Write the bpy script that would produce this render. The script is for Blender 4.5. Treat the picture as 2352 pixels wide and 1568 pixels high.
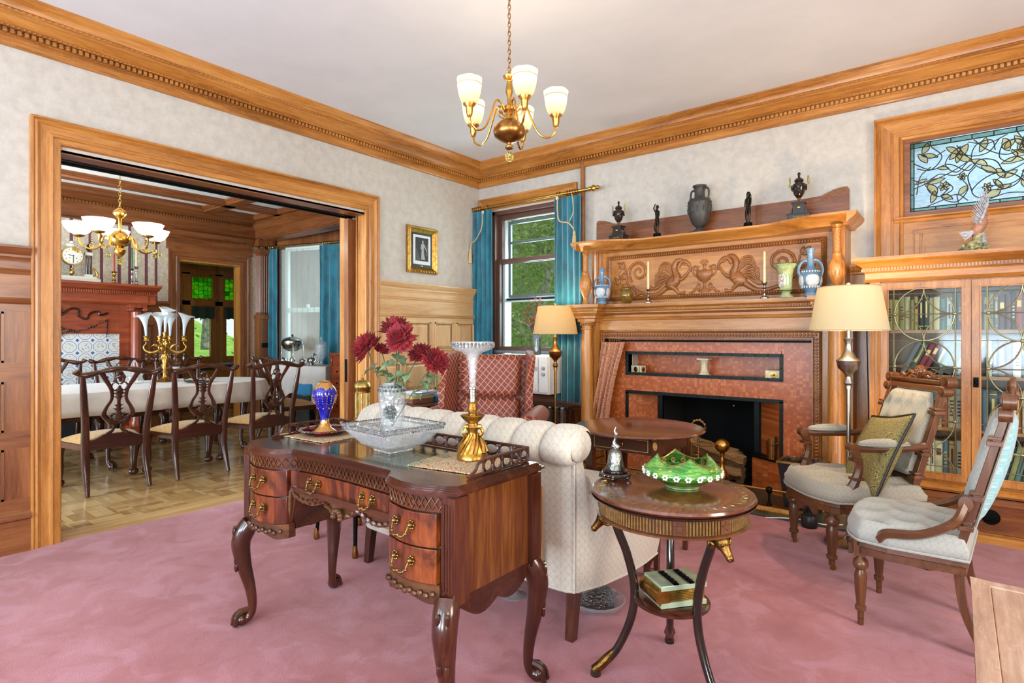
import bpy, bmesh, math, random
from mathutils import Vector as V, Matrix
from math import sin, cos, pi, radians, sqrt, atan2
for _o in list(bpy.data.objects): bpy.data.objects.remove(_o, do_unlink=True)
SC = bpy.context.scene; COL = SC.collection
R = random.Random(7)

# ---------------------------------------------------------------- camera, world, light, exposure
cam = bpy.data.cameras.new('camera'); co = bpy.data.objects.new('camera', cam); COL.objects.link(co)
co.location = (4.290, -4.873, 1.25); co.rotation_euler = (pi/2, 0, radians(38.05))
cam.sensor_width = 36; cam.lens = 36*1312/2352; cam.shift_y = -14/2352; cam.clip_start = .05; cam.clip_end = 300
SC.camera = co
SC.view_settings.view_transform = 'Standard'; SC.view_settings.look = 'None'
SC.view_settings.gamma = 1; SC.view_settings.use_curve_mapping = False
SC.view_settings.exposure = 0.36
SC.cycles.use_denoising = True
SC.cycles.max_bounces = 9; SC.cycles.diffuse_bounces = 4; SC.cycles.glossy_bounces = 4
SC.cycles.transmission_bounces = 9; SC.cycles.transparent_max_bounces = 16
SC.cycles.caustics_reflective = False; SC.cycles.caustics_refractive = False
SC.cycles.sample_clamp_indirect = 6
W = bpy.data.worlds.new('world'); SC.world = W; W.use_nodes = True
_bg = W.node_tree.nodes['Background']; _bg.inputs[0].default_value = (.86, .93, 1.0, 1); _bg.inputs[1].default_value = 1.0

def area_light(name, loc, target, sx, sy, power, col=(1, 1, 1)):
    l = bpy.data.lights.new(name, 'AREA'); l.shape = 'RECTANGLE'; l.size = sx; l.size_y = sy; l.energy = power; l.color = col
    o = bpy.data.objects.new(name, l); COL.objects.link(o); o.location = loc
    o.rotation_euler = (V(target)-V(loc)).to_track_quat('-Z', 'Y').to_euler(); return o
def bulb(name, loc, power, col=(1, .8, .55), r=.03):
    l = bpy.data.lights.new(name, 'POINT'); l.energy = power; l.color = col; l.shadow_soft_size = r
    o = bpy.data.objects.new(name, l); COL.objects.link(o); o.location = loc; return o
# area lights standing for unseen windows behind the camera, plus added fill lights
DL = (.70, .86, 1)
for x in (.9, 2.6, 4.6): area_light('daylight_south', (x, -7.9, 1.75), (x, -3, 1.3), 1.15, 2.0, 62 if x > 1 else 42, DL)
for x in (.9, 2.6, 4.6): area_light('ceiling_fill', (x, -7.85, .95), (x-.2, -4.0, 3.15), 1.1, .7, 62, DL)  # added uplights that brighten the ceiling, no window sill here
for y in (-6.2, -3.2): area_light('daylight_east', (7.4, y, 1.75), (1, y, 1.0), 1.2, 2.0, 115, (1, .95, .86))
area_light('dining_fill', (-2.1, -7.0, 1.7), (-2.2, -2, 1.5), 2.6, 1.9, 190, DL)  # added fill light for the dining room, no window in that wall
area_light('dining_ceiling_fill', (-2.1, -6.95, .9), (-2.2, -4, 3), 2.6, .6, 150, DL)  # added uplight aimed at the dining room ceiling
area_light('daylight_window', (.72, .6, 1.9), (1.6, -3, .2), .85, 1.4, 40, DL)
area_light('daylight_bay', (-3.2, .75, 1.8), (-2.2, -2.5, .4), .9, 1.5, 40, DL)
area_light('daylight_high_window', (4.67, .5, 2.5), (4.2, -3, .5), 1.2, .45, 14, DL)
sun = bpy.data.lights.new('sun', 'SUN'); sun.energy = 2.2; sun.angle = radians(2); sun.color = (1, .96, .88)
so = bpy.data.objects.new('sun', sun); COL.objects.link(so); so.rotation_euler = (radians(38), 0, radians(150))

# ---------------------------------------------------------------- materials
def hx(s):
    s = s.lstrip('#'); c = [int(s[i:i+2], 16)/255 for i in (0, 2, 4)]
    return tuple((x/12.92 if x <= .04045 else ((x+.055)/1.055)**2.4) for x in c)+(1,)
class N:
    def __init__(s, name):
        s.m = bpy.data.materials.new(name); s.m.use_nodes = True; s.t = s.m.node_tree
        s.b = s.t.nodes['Principled BSDF']; s.k = 0
    def n(s, typ, ins=None, **props):
        nd = s.t.nodes.new(typ)
        for k, v in props.items(): setattr(nd, k, v)
        for k, v in (ins or {}).items():
            if isinstance(v, bpy.types.NodeSocket): s.t.links.new(v, nd.inputs[k])
            else: nd.inputs[k].default_value = v
        return nd
    def co(s, scale=(1, 1, 1), rot=(0, 0, 0), loc=(0, 0, 0), kind='Object'):
        tc = s.n('ShaderNodeTexCoord')
        return s.n('ShaderNodeMapping', {0: tc.outputs[kind], 1: loc, 2: rot, 3: scale}).outputs[0]
    def noise(s, vec, scale, detail=4, rough=.55, dist=0.):
        return s.n('ShaderNodeTexNoise', {'Vector': vec, 'Scale': scale, 'Detail': detail, 'Roughness': rough, 'Distortion': dist}).outputs[0]
    def ramp(s, fac, stops, interp='LINEAR'):
        r = s.n('ShaderNodeValToRGB', {0: fac}); e = r.color_ramp; e.interpolation = interp
        while len(e.elements) < len(stops): e.elements.new(.5)
        for el, (p, c) in zip(e.elements, stops):
            el.position = p; el.color = c if not isinstance(c, (float, int)) else (c, c, c, 1)
        return r.outputs[0]
    def mix(s, f, a, b, mode='MIX'):
        x = s.n('ShaderNodeMix', data_type='RGBA', blend_type=mode)
        for i, v in ((0, f), (6, a), (7, b)):
            if isinstance(v, bpy.types.NodeSocket): s.t.links.new(v, x.inputs[i])
            else: x.inputs[i].default_value = v
        return x.outputs[2]
    def math(s, op, a, b=0., c=0.):
        x = s.n('ShaderNodeMath', operation=op)
        for i, v in enumerate((a, b, c)):
            if isinstance(v, bpy.types.NodeSocket): s.t.links.new(v, x.inputs[i])
            elif i < len(x.inputs): x.inputs[i].default_value = v
        return x.outputs[0]
    def sep(s, vec):
        x = s.n('ShaderNodeSeparateXYZ', {0: vec}); return x.outputs
    def bump(s, h, strength=.2, dist=.01):
        s.t.links.new(s.n('ShaderNodeBump', {'Height': h, 'Strength': strength, 'Distance': dist}).outputs[0], s.b.inputs['Normal'])
    def set(s, **kw):
        M = dict(col='Base Color', rough='Roughness', metal='Metallic', trans='Transmission Weight', ior='IOR', spec='Specular IOR Level',
                 coat='Coat Weight', coatr='Coat Roughness', sheen='Sheen Weight', alpha='Alpha', emc='Emission Color', ems='Emission Strength', sss='Subsurface Weight')
        for k, v in kw.items():
            i = s.b.inputs[M[k]]
            if isinstance(v, bpy.types.NodeSocket): s.t.links.new(v, i)
            elif isinstance(v, str): i.default_value = hx(v)
            else: i.default_value = v
        return s
MT = {}
def plain(name, c, rough=.5, metal=0., c2=None, sc=30., bump=0., **kw):
    n = N(name); MT[name] = n.m
    if c2:
        f = n.noise(n.co(), sc, 3)
        n.set(col=n.mix(n.ramp(f, [(.35, 0.), (.65, 1.)]), hx(c), hx(c2)))
    else: n.set(col=c)
    if bump: n.bump(n.noise(n.co(), sc*2, 3), bump)
    n.set(rough=rough, metal=metal, **kw); return n.m
def wood(name, a, b, c, ax='z', rough=.38, s=1., fleck=.25, coat=.15, wave=0.):
    n = N(name); MT[name] = n.m
    st = {'x': (.09, 1, 1), 'y': (1, .09, 1), 'z': (1, 1, .09)}[ax]
    v = n.co(tuple(k*s for k in st))
    g = n.noise(v, 9, 6, .6, .8); fine = n.noise(v, 70, 4, .6)
    f = n.math('MULTIPLY_ADD', fine, .35, n.math('MULTIPLY', g, .72))
    col = n.ramp(f, [(.32, hx(a)), (.52, hx(b)), (.75, hx(c))])
    if fleck:
        q = {'x': (.6, 2.4, 2.4), 'y': (2.4, .6, 2.4), 'z': (2.4, 2.4, .6)}[ax]
        fl = n.noise(n.co(tuple(k*s for k in q)), 17, 2, .5, 2.2)
        col = n.mix(n.math('MULTIPLY', n.ramp(fl, [(.56, 0.), (.62, 1.), (.66, 0.)]), fleck), col, hx(c))
    if wave:
        wv = n.noise(n.co((1.6, 1.6, .7)), 4.2, 3, .55, 2.2)
        col = n.mix(n.math('MULTIPLY', n.ramp(wv, [(.40, 1.), (.56, 0.)]), wave), col, hx(a))
    n.set(col=col, rough=rough, coat=coat, coatr=.2); n.bump(fine, .08, .004); return n.m
for ax in 'xyz':
    wood('oak_'+ax, '#6b3c10', '#a66a2a', '#c9914c', ax, fleck=.35)
    wood('dark_oak_'+ax, '#482510', '#744120', '#955f35', ax, rough=.33)
    wood('mahogany_'+ax, '#1e0b06', '#3c1a0e', '#5f311b', ax, rough=.2, fleck=0, coat=.5)
    wood('walnut_'+ax, '#361c0d', '#5a341b', '#7a4d2c', ax, rough=.3, fleck=0, coat=.3)
for ax in 'xyz': wood('cherry_'+ax, '#5c2213', '#8a3b20', '#ab5a34', ax, rough=.3, fleck=.2)
wood('carved_walnut', '#2c160b', '#4b2a16', '#6f4726', 'x', rough=.3, fleck=0)
wood('carved_oak', '#6d3c17', '#8d5524', '#a96f36', 'x', rough=.42, fleck=0)
wood('pale_oak_z', '#a87c4c', '#c49a68', '#d6b284', 'z'); wood('pale_oak_y', '#a87c4c', '#c49a68', '#d6b284', 'y')
wood('striped_veneer', '#351608', '#5d3013', '#8a5824', 'z', rough=.28, fleck=0, coat=.4, s=1.6)
wood('flame_veneer', '#2a0d05', '#66290f', '#9a5220', 'z', rough=.2, fleck=0, coat=.5, s=.9, wave=.75)
wood('worn_wood', '#8a6550', '#b08c74', '#d9c3b2', 'y', rough=.5, fleck=.2)
wood('tabletop_veneer', '#37180c', '#5a2d18', '#7c4829', 'y', rough=.14, fleck=0, coat=.7, s=1.3)
wood('log_bark', '#3a2413', '#7d5a33', '#b08a58', 'x', rough=.9, fleck=.5, coat=0, s=2.2)
plain('plaster_white', '#dce0e2', .85, c2='#d6dbdd', sc=3)
def _wallpaper():
    n = N('wallpaper'); MT['wallpaper'] = n.m
    f = n.noise(n.co((1, 1, 1)), 14, 5, .7); g = n.noise(n.co((60, 60, 14)), 3, 2)
    col = n.mix(n.ramp(f, [(.38, 0.), (.62, 1.)]), hx('#b4aea4'), hx('#c2bdb3'))
    col = n.mix(n.math('MULTIPLY', g, .22), col, hx('#a49c92')); n.set(col=col, rough=.8)
_wallpaper()
def _stripe():
    n = N('striped_wallpaper'); MT['striped_wallpaper'] = n.m
    y = n.sep(n.co())[1]; u = n.math('FRACT', n.math('DIVIDE', n.math('ADD', y, 10.), .31))
    a = n.math('LESS_THAN', n.math('ABSOLUTE', n.math('SUBTRACT', u, .14)), .06)
    b = n.math('LESS_THAN', n.math('ABSOLUTE', n.math('SUBTRACT', u, .52)), .055)
    f = n.noise(n.co(), 26, 4, .7)
    c = n.mix(n.ramp(f, [(.4, 0.), (.6, 1.)]), hx('#b9ab98'), hx('#d0c8b8'))
    n.set(col=n.mix(n.math('MAXIMUM', a, b), c, hx('#6b3a44')), rough=.7)
_stripe()
def _carpet():
    n = N('pink_carpet'); MT['pink_carpet'] = n.m
    big = n.noise(n.co(), 1.3, 4, .65, .6); mid = n.noise(n.co(), 5, 3, .6, 1.); fine = n.noise(n.co(), 190, 3, .8)
    c = n.mix(n.ramp(big, [(.35, 0.), (.62, 1.)]), hx('#a0524f'), hx('#b56e74'))
    c = n.mix(n.math('MULTIPLY', n.ramp(mid, [(.50, 0.), (.64, 1.)]), .55), c, hx('#c0828e'))
    c = n.mix(n.math('MULTIPLY', n.ramp(mid, [(.32, 1.), (.44, 0.)]), .6), c, hx('#934444'))
    c = n.mix(n.math('MULTIPLY', n.ramp(fine, [(.36, 1.), (.54, 0.)]), .6), c, hx('#94505c'))
    n.set(col=c, rough=1., sheen=.3, spec=.1); n.bump(fine, .5, .01)
_carpet()
def _parquet():
    n = N('parquet'); MT['parquet'] = n.m
    v = n.co(); x, y, z = n.sep(v)
    cell = n.math('MODULO', n.math('ADD', n.math('FLOOR', n.math('MULTIPLY', n.math('ADD', x, 10.), 1/.3)), n.math('FLOOR', n.math('MULTIPLY', n.math('ADD', y, 10.), 1/.3))), 2.)
    def pl(a, b):
        i = n.math('FLOOR', n.math('MULTIPLY', a, 1/.06)); j = n.math('FLOOR', n.math('MULTIPLY', b, 1/.3))
        cv = n.n('ShaderNodeCombineXYZ', {0: i, 1: j, 2: 0.})
        return n.n('ShaderNodeTexWhiteNoise', {0: cv.outputs[0]}).outputs[0], n.math('LESS_THAN', n.math('FRACT', n.math('MULTIPLY', a, 1/.06)), .035)
    r1, e1 = pl(x, y); r2, e2 = pl(y, x)
    edge = n.math('ADD', n.math('MULTIPLY', e1, cell), n.math('MULTIPLY', e2, n.math('SUBTRACT', 1., cell)))
    rr = n.math('ADD', n.math('MULTIPLY', r1, cell), n.math('MULTIPLY', r2, n.math('SUBTRACT', 1., cell)))
    grain = n.noise(n.co((30, 3, 1)), 3, 5, .6)
    c = n.ramp(n.math('MULTIPLY_ADD', grain, .5, n.math('MULTIPLY', rr, .5)), [(.2, hx('#8f6a3c')), (.5, hx('#b08a56')), (.85, hx('#c9a672'))])
    n.set(col=n.mix(n.math('MULTIPLY', edge, .6), c, hx('#5b3d1e')), rough=.22, coat=.3, coatr=.15)
_parquet()
wood('threshold_oak', '#a37c49', '#c39a63', '#d8b47e', 'y', rough=.25, fleck=0)
def _mosaic():
    n = N('mosaic_tile'); MT['mosaic_tile'] = n.m
    v = n.co(); x, y, z = n.sep(v); s = 1/.022
    fx = n.math('MULTIPLY', n.math('ADD', x, n.math('MULTIPLY', y, 1.)), s); fz = n.math('MULTIPLY', z, s)
    cv = n.n('ShaderNodeCombineXYZ', {0: n.math('FLOOR', fx), 1: n.math('FLOOR', fz), 2: 0.})
    w = n.n('ShaderNodeTexWhiteNoise', {0: cv.outputs[0]}).outputs[0]
    e = n.math('MAXIMUM', n.math('LESS_THAN', n.math('FRACT', fx), .07), n.math('LESS_THAN', n.math('FRACT', fz), .07))
    c = n.ramp(w, [(0., hx('#9a4a1e')), (.6, hx('#ab5726')), (1., hx('#c07038'))])
    n.set(col=n.mix(n.math('MULTIPLY', e, .6), c, hx('#7d3a20')), rough=.35)
_mosaic()
def _delft():
    n = N('delft_tile'); MT['delft_tile'] = n.m
    v = n.co(); x, y, z = n.sep(v); s = 1/.155
    fy = n.math('FRACT', n.math('MULTIPLY', n.math('ADD', y, 5.), s)); fz = n.math('FRACT', n.math('MULTIPLY', n.math('ADD', z, .05), s))
    ay = n.math('ABSOLUTE', n.math('SUBTRACT', fy, .5)); az = n.math('ABSOLUTE', n.math('SUBTRACT', fz, .5))
    o = n.math('MAXIMUM', n.math('MAXIMUM', ay, az), n.math('MULTIPLY', n.math('ADD', ay, az), .72))
    ring = n.math('LESS_THAN', n.math('ABSOLUTE', n.math('SUBTRACT', o, .43)), .018)
    pic = n.math('MULTIPLY', n.math('LESS_THAN', o, .30), n.ramp(n.noise(n.co(), 55, 3, .8), [(.52, 0.), (.6, 1.)]))
    corner = n.math('GREATER_THAN', n.math('ADD', ay, az), .86)
    c = n.mix(ring, hx('#d9dad6'), hx('#5b74a8')); c = n.mix(n.math('MULTIPLY', pic, .8), c, hx('#7c6a5e')); c = n.mix(corner, c, hx('#4a659e'))
    n.set(col=c, rough=.2)
_delft()
def _velvet():
    n = N('teal_velvet'); MT['teal_velvet'] = n.m
    f = n.noise(n.co((1, 1, .5)), 9, 4, .6)
    n.set(col=n.mix(n.ramp(f, [(.3, 0.), (.7, 1.)]), hx('#00495c'), hx('#04768a')), rough=.75, sheen=.8)
_velvet()
def _damask(name, a, b, s=22., r=.85):
    n = N(name); MT[name] = n.m
    x, y, z = n.sep(n.co()); h = n.math('ADD', x, n.math('MULTIPLY', y, .97))
    p = n.math('MULTIPLY', n.math('SINE', n.math('MULTIPLY', n.math('ADD', h, z), s*pi)), n.math('SINE', n.math('MULTIPLY', n.math('SUBTRACT', h, z), s*pi)))
    q = n.math('MULTIPLY', n.math('SINE', n.math('MULTIPLY', h, s*pi*1.42)), n.math('SINE', n.math('MULTIPLY', z, s*pi*1.42)))
    e = n.math('MAXIMUM', n.ramp(n.math('ABSOLUTE', p), [(.0, 1.), (.10, .8), (.16, 0.)]), n.ramp(n.math('ABSOLUTE', q), [(.0, 1.), (.04, .8), (.09, 0.)]))
    n.set(col=n.mix(n.math('MULTIPLY', e, .55), hx(a), hx(b)), rough=r, sheen=.2); n.bump(e, .15, .004)
_damask('cream_damask', '#c6bdae', '#aaa091', 26.); _damask('grey_upholstery', '#9b9484', '#898272', 34.)
_damask('pale_upholstery', '#a5a49c', '#93928a', 34.); _damask('blue_fabric', '#7fb0b8', '#b9d2d2', 30.)
def _lattice():
    n = N('red_lattice'); MT['red_lattice'] = n.m
    x, y, z = n.sep(n.co()); h = n.math('ADD', x, n.math('MULTIPLY', y, .9)); s = 1/.062
    u = n.math('FRACT', n.math('MULTIPLY', n.math('ADD', n.math('MULTIPLY', h, 1.15), z), s)); w = n.math('FRACT', n.math('MULTIPLY', n.math('SUBTRACT', n.math('MULTIPLY', h, 1.15), z), s))
    e = n.math('MAXIMUM', n.math('LESS_THAN', u, .11), n.math('LESS_THAN', w, .11))
    n.set(col=n.mix(n.math('MULTIPLY', e, .85), hx('#702013'), hx('#bf9060')), rough=.55, sheen=.1)
_lattice()
def _paisley(name, cols, s, vor=True):
    n = N(name); MT[name] = n.m
    vo = n.n('ShaderNodeTexVoronoi', {'Vector': n.co(), 'Scale': s}).outputs[0]; f = n.noise(n.co(), s*1.4, 3, .6, 2.)
    c = n.ramp(n.math('FRACT', n.math('MULTIPLY_ADD', vo, 2.6, f)), [(i/len(cols), hx(c)) for i, c in enumerate(cols)], 'CONSTANT')
    n.set(col=c, rough=.85)
_paisley('paisley_cotton', ['#c9835a', '#e0b08c', '#7b3a35', '#d8a27c', '#4d3438', '#c47a55'], 40)
_paisley('tapestry_mat', ['#cbb58c', '#8b2f2b', '#e0d2ad', '#6e7a4c', '#d3bd94', '#9c4a3c', '#c9b084'], 24)
_paisley('olive_weave', ['#6d5f30', '#8f8048', '#3f3521', '#a8985c', '#75673a'], 48)
_paisley('leaded_swirl', ['#9fb3bd', '#a9bcc4', '#93a8b4'], 6)
def _met(name, c, rough, c2=None, bump=0.): return plain(name, c, rough, 1., c2=c2, bump=bump)
_met('old_brass', '#6d5732', .4, '#8f7440', .2)
_met('brass', '#c79a4b', .25); _met('aged_brass', '#a97f45', .32, '#8f6534'); _met('gilt', '#c49a52', .3, '#9c7430', .15); _met('old_gilt', '#94703a', .4, '#5e4120', .3); _met('pale_gilt', '#bfa865', .35, '#8f7a3f', .2)
_met('nickel', '#b0aca4', .3); _met('silver', '#c2c1bd', .22, '#8f8e8a', .1); _met('chased_silver', '#a9aaa6', .32, '#55564f', .5); _met('iron', '#2a2e2c', .45)
_met('dark_iron', '#1a1a1a', .5); _met('bronze', '#2e2b28', .35, '#40392f')
plain('black_marble', '#16120f', .15, c2='#2b1c15', sc=12, coat=.5); plain('basalt', '#33312f', .5, c2='#3d3b37')
plain('valance_green', '#31463d', .8); plain('soot', '#060606', .95); plain('slate', '#2c332d', .3, c2='#3a4138', sc=8); plain('black_plastic', '#141414', .4)
plain('white_plastic', '#d9d9d6', .4); plain('grey_plastic', '#9c9da0', .45); plain('white_paint', '#d8dadb', .5); plain('bronze_paint', '#5a3c30', .45); plain('grey_metal_paint', '#6f7478', .4)
plain('linen', '#cfc8c0', .7, c2='#c6bfb8', sc=10, sheen=.3); plain('grey_cloth', '#a8a49c', .8); plain('ivory', '#d8cfae', .5, c2='#c2b68f')
plain('candle_wax', '#dccfa0', .5, sss=.1); plain('red_wax', '#b23c26', .45); plain('green_wax', '#2f6b3a', .45)
plain('crimson_petal', '#5c0610', .75, c2='#86101c', sc=40); plain('scarlet_petal', '#b3261b', .6, c2='#d24431', sc=60)
plain('leaf_green', '#5d7350', .6, c2='#7f8f68', sc=40); plain('twig', '#3e2b22', .8); plain('stem_green', '#4a5a3c', .7)
plain('gold_fabric', '#bf9148', .75, c2='#96692c', sc=90, bump=.3, sheen=.3); plain('jasper_blue', '#52718c', .25, c2='#6f8fa6', sc=8, coat=.5); plain('jasper_white', '#c9c9c4', .45, c2='#a9b4bb', sc=40, bump=.3)
plain('green_china', '#6f9a68', .2, c2='#b9ba85', sc=30, coat=.5); plain('china_white', '#d9d6cc', .25, coat=.4); plain('cardboard', '#b18a5e', .85); plain('lampshade_lining', '#d8cfb4', .8)
plain('pink_cushion', '#bd8fa6', .7, c2='#c9a0b4', sc=6, sheen=.4); plain('cream_cord', '#bda67a', .8, bump=.3, sc=60); plain('book_cream', '#c9ba8a', .6); plain('page_white', '#d5cdb8', .8)
plain('marble_green', '#8a9c80', .18, c2='#b7bfa2', sc=9, coat=.4); plain('khaki_backing', '#a97848', .9, c2='#b28252', sc=80); plain('blue_paper', '#5b9cc0', .6); plain('paper', '#cfd3d6', .6)
plain('siding_white', '#cfd4d6', .6); plain('grass_ground', '#6d9a30', .9, c2='#93bb48', sc=2.5, bump=.4); plain('birch_bark', '#b9b6ab', .8, c2='#6f6c62', sc=9)
plain('hill_green', '#54703f', .95, c2='#93a970', sc=2.6, bump=.5)
def _leafm(name, a, b):
    n = N(name); MT[name] = n.m; c = n.mix(n.ramp(n.noise(n.co(), 5, 4, .8), [(.35, 0.), (.65, 1.)]), hx(a), hx(b))
    d = n.n('ShaderNodeBsdfDiffuse', {0: c}); t = n.n('ShaderNodeBsdfTranslucent', {0: c}); m = n.n('ShaderNodeMixShader', {0: .5})
    n.t.links.new(d.outputs[0], m.inputs[1]); n.t.links.new(t.outputs[0], m.inputs[2]); n.t.links.new(m.outputs[0], n.t.nodes['Material Output'].inputs[0])
_leafm('tree_leaf', '#7b9350', '#b3c288'); _leafm('tree_leaf_dark', '#5f7a42', '#94a970')
plain('enamel_white', '#dcdad2', .3); plain('navy_cloth', '#27364a', .8); plain('amber_glass', '#b48a2c', .08, c2='#7d5a18', sc=30, trans=.55, coat=.5)
def glass(name, c='#ffffff', rough=.03, ior=1.45, pattern=0., dens=0.):
    n = N(name); MT[name] = n.m; n.set(col=c, rough=rough, trans=1., ior=ior)
    if pattern: n.bump(n.n('ShaderNodeTexVoronoi', {'Vector': n.co(), 'Scale': pattern}).outputs[0], .7, .01)
    return n.m
glass('crystal', '#f4f8fa', .04, 1.42, 55.); glass('clear_glass', '#f6fafa', .02); glass('cut_crystal', '#e4e8ea', .12, 1.4, 90.)
glass('yellow_crystal', '#ffe87a', .03, 1.5, 60.); glass('cranberry_glass', '#e0304a', .05, 1.4)
def _thin(name, c, alpha, rough=.05, base=.012, bmp=0.):
    n = N(name); MT[name] = n.m
    gl = n.n('ShaderNodeBsdfGlossy', {0: hx('#ffffff'), 1: rough})
    if bmp: n.t.links.new(n.n('ShaderNodeBump', {'Height': n.n('ShaderNodeTexVoronoi', {'Vector': n.co(), 'Scale': bmp}).outputs[0], 'Strength': .8, 'Distance': .01}).outputs[0], gl.inputs['Normal'])
    tr = n.n('ShaderNodeBsdfTransparent', {0: hx(c)})
    lw = n.n('ShaderNodeLayerWeight', {0: .5}); fr = n.math('MULTIPLY_ADD', n.math('POWER', lw.outputs[1], 3.5), .5, base); mx = n.n('ShaderNodeMixShader', {0: fr})
    n.t.links.new(tr.outputs[0], mx.inputs[1]); n.t.links.new(gl.outputs[0], mx.inputs[2])
    if alpha > 0:
        df = n.n('ShaderNodeBsdfDiffuse', {0: hx(c)}); m2 = n.n('ShaderNodeMixShader', {0: alpha})
        n.t.links.new(mx.outputs[0], m2.inputs[1]); n.t.links.new(df.outputs[0], m2.inputs[2]); mx = m2
    n.t.links.new(mx.outputs[0], n.t.nodes['Material Output'].inputs[0]); return n.m
_thin('window_glass', '#f4f9f8', 0.); _thin('sheet_glass', '#eef7f3', .0); _thin('sheer_cloth', '#f0f4f0', .2, .5); _thin('pressed_glass', '#f8fafa', .15, .15, .09, 60.); _thin('vase_glass', '#f6f9fb', .10, .14, .05, 45.)
def _shade(name, c, col, st):
    # frosted glass / fabric shade with a lamp burning inside it
    n = N(name); MT[name] = n.m
    d = n.n('ShaderNodeBsdfDiffuse', {0: hx(c)}); t = n.n('ShaderNodeBsdfTranslucent', {0: hx(c)}); m = n.n('ShaderNodeMixShader', {0: .5})
    n.t.links.new(d.outputs[0], m.inputs[1]); n.t.links.new(t.outputs[0], m.inputs[2])
    e = n.n('ShaderNodeEmission', {0: hx(col), 1: st}); a = n.n('ShaderNodeAddShader')
    n.t.links.new(m.outputs[0], a.inputs[0]); n.t.links.new(e.outputs[0], a.inputs[1])
    n.t.links.new(a.outputs[0], n.t.nodes['Material Output'].inputs[0]); return n.m
_shade('frosted_shade', '#b3a18a', '#ffd7a8', .04); _shade('bowl_shade', '#f2ead8', '#ffe2ae', .5); _shade('fabric_shade', '#cfc6aa', '#ffe4b4', .08); _shade('fabric_shade_dim', '#c6b48e', '#ffd08a', .06)
def emit(name, c, s):
    n = N(name); MT[name] = n.m; n.set(col='#000000', emc=c, ems=s); return n.m
emit('bulb_glow', '#ffe2a8', 4)
def _cobalt():
    n = N('cobalt_enamel'); MT['cobalt_enamel'] = n.m
    z = n.sep(n.co())[2]; f = n.noise(n.co((40, 40, 12)), 2, 2)
    k = n.math('MULTIPLY_ADD', f, .05, z)
    top = n.math('GREATER_THAN', k, .245); bot = n.math('LESS_THAN', k, .085); g = n.math('MAXIMUM', top, bot)
    sp = n.n('ShaderNodeTexVoronoi', {'Vector': n.co(), 'Scale': 34.}).outputs[0]
    dots = n.math('LESS_THAN', sp, .13); g2 = n.math('MAXIMUM', g, n.math('MULTIPLY', dots, n.math('LESS_THAN', z, .23)))
    n.set(col=n.mix(g2, hx('#060f8c'), hx('#c9974a')), metal=n.math('MULTIPLY', g2, .85), rough=.12, coat=.8)
_cobalt()
def _greenglass():
    n = N('green_art_glass'); MT['green_art_glass'] = n.m
    x, y, z = n.sep(n.co()); f = n.noise(n.co((2, 2, 9)), 5, 3, .6, 2.)
    a = n.math('ARCTAN2', y, x); u = n.math('SUBTRACT', n.math('FRACT', n.math('MULTIPLY', a, 26/(2*pi))), .5)
    w = n.math('MULTIPLY', n.math('SUBTRACT', z, .088), 22.)
    d = n.math('ADD', n.math('MULTIPLY', u, u), n.math('MULTIPLY', w, w))
    fl = n.math('LESS_THAN', d, .19)
    c = n.ramp(f, [(.3, hx('#0f5a1c')), (.5, hx('#3f9a34')), (.62, hx('#8fbf4a')), (.75, hx('#2c7d52'))])
    n.set(col=c, rough=.08, coat=.9, trans=.3)
_greenglass()
def _hextile():
    n = N('green_stained_glass'); MT['green_stained_glass'] = n.m
    v = n.n('ShaderNodeTexVoronoi', {'Vector': n.co((0, 1, 1)), 'Scale': 13., 'Randomness': .35}, feature='DISTANCE_TO_EDGE').outputs[0]
    w = n.n('ShaderNodeTexVoronoi', {'Vector': n.co((0, 1, 1)), 'Scale': 13., 'Randomness': .35}).outputs[1]
    c = n.ramp(n.sep(w)[0], [(0., hx('#2f8f3a')), (.5, hx('#9fd04a')), (1., hx('#5fd06a'))])
    lead = n.math('LESS_THAN', v, .035)
    tr = n.n('ShaderNodeBsdfTranslucent', {0: n.mix(lead, c, hx('#101010'))}); tp = n.n('ShaderNodeBsdfTransparent', {0: n.mix(lead, c, hx('#000000'))})
    m = n.n('ShaderNodeMixShader', {0: .5}); n.t.links.new(tr.outputs[0], m.inputs[1]); n.t.links.new(tp.outputs[0], m.inputs[2])
    n.t.links.new(m.outputs[0], n.t.nodes['Material Output'].inputs[0])
_hextile()
def _stain(name, c, k=.5):
    n = N(name); MT[name] = n.m; f = n.noise(n.co((2, 2, 9)), 7, 4, .7, 1.5)
    cc = n.mix(n.ramp(f, [(.3, 0.), (.7, 1.)]), hx(c), n.mix(.35, hx(c), hx('#ffffff')))
    tr = n.n('ShaderNodeBsdfTranslucent', {0: cc}); tp = n.n('ShaderNodeBsdfTransparent', {0: cc}); m = n.n('ShaderNodeMixShader', {0: k})
    n.t.links.new(tr.outputs[0], m.inputs[1]); n.t.links.new(tp.outputs[0], m.inputs[2]); n.t.links.new(m.outputs[0], n.t.nodes['Material Output'].inputs[0])
_stain('pale_blue_pane', '#bccad3', .75); _stain('amber_pane', '#e2b768', .7); _stain('sea_green_pane', '#b9cdc2', .75)
_thin('trumpet_glass', '#e9f2f6', .55, .1)
plain('lead_came', '#2c2c2a', .5, .6); plain('bright_came', '#8e8868', .35, .8)

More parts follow.
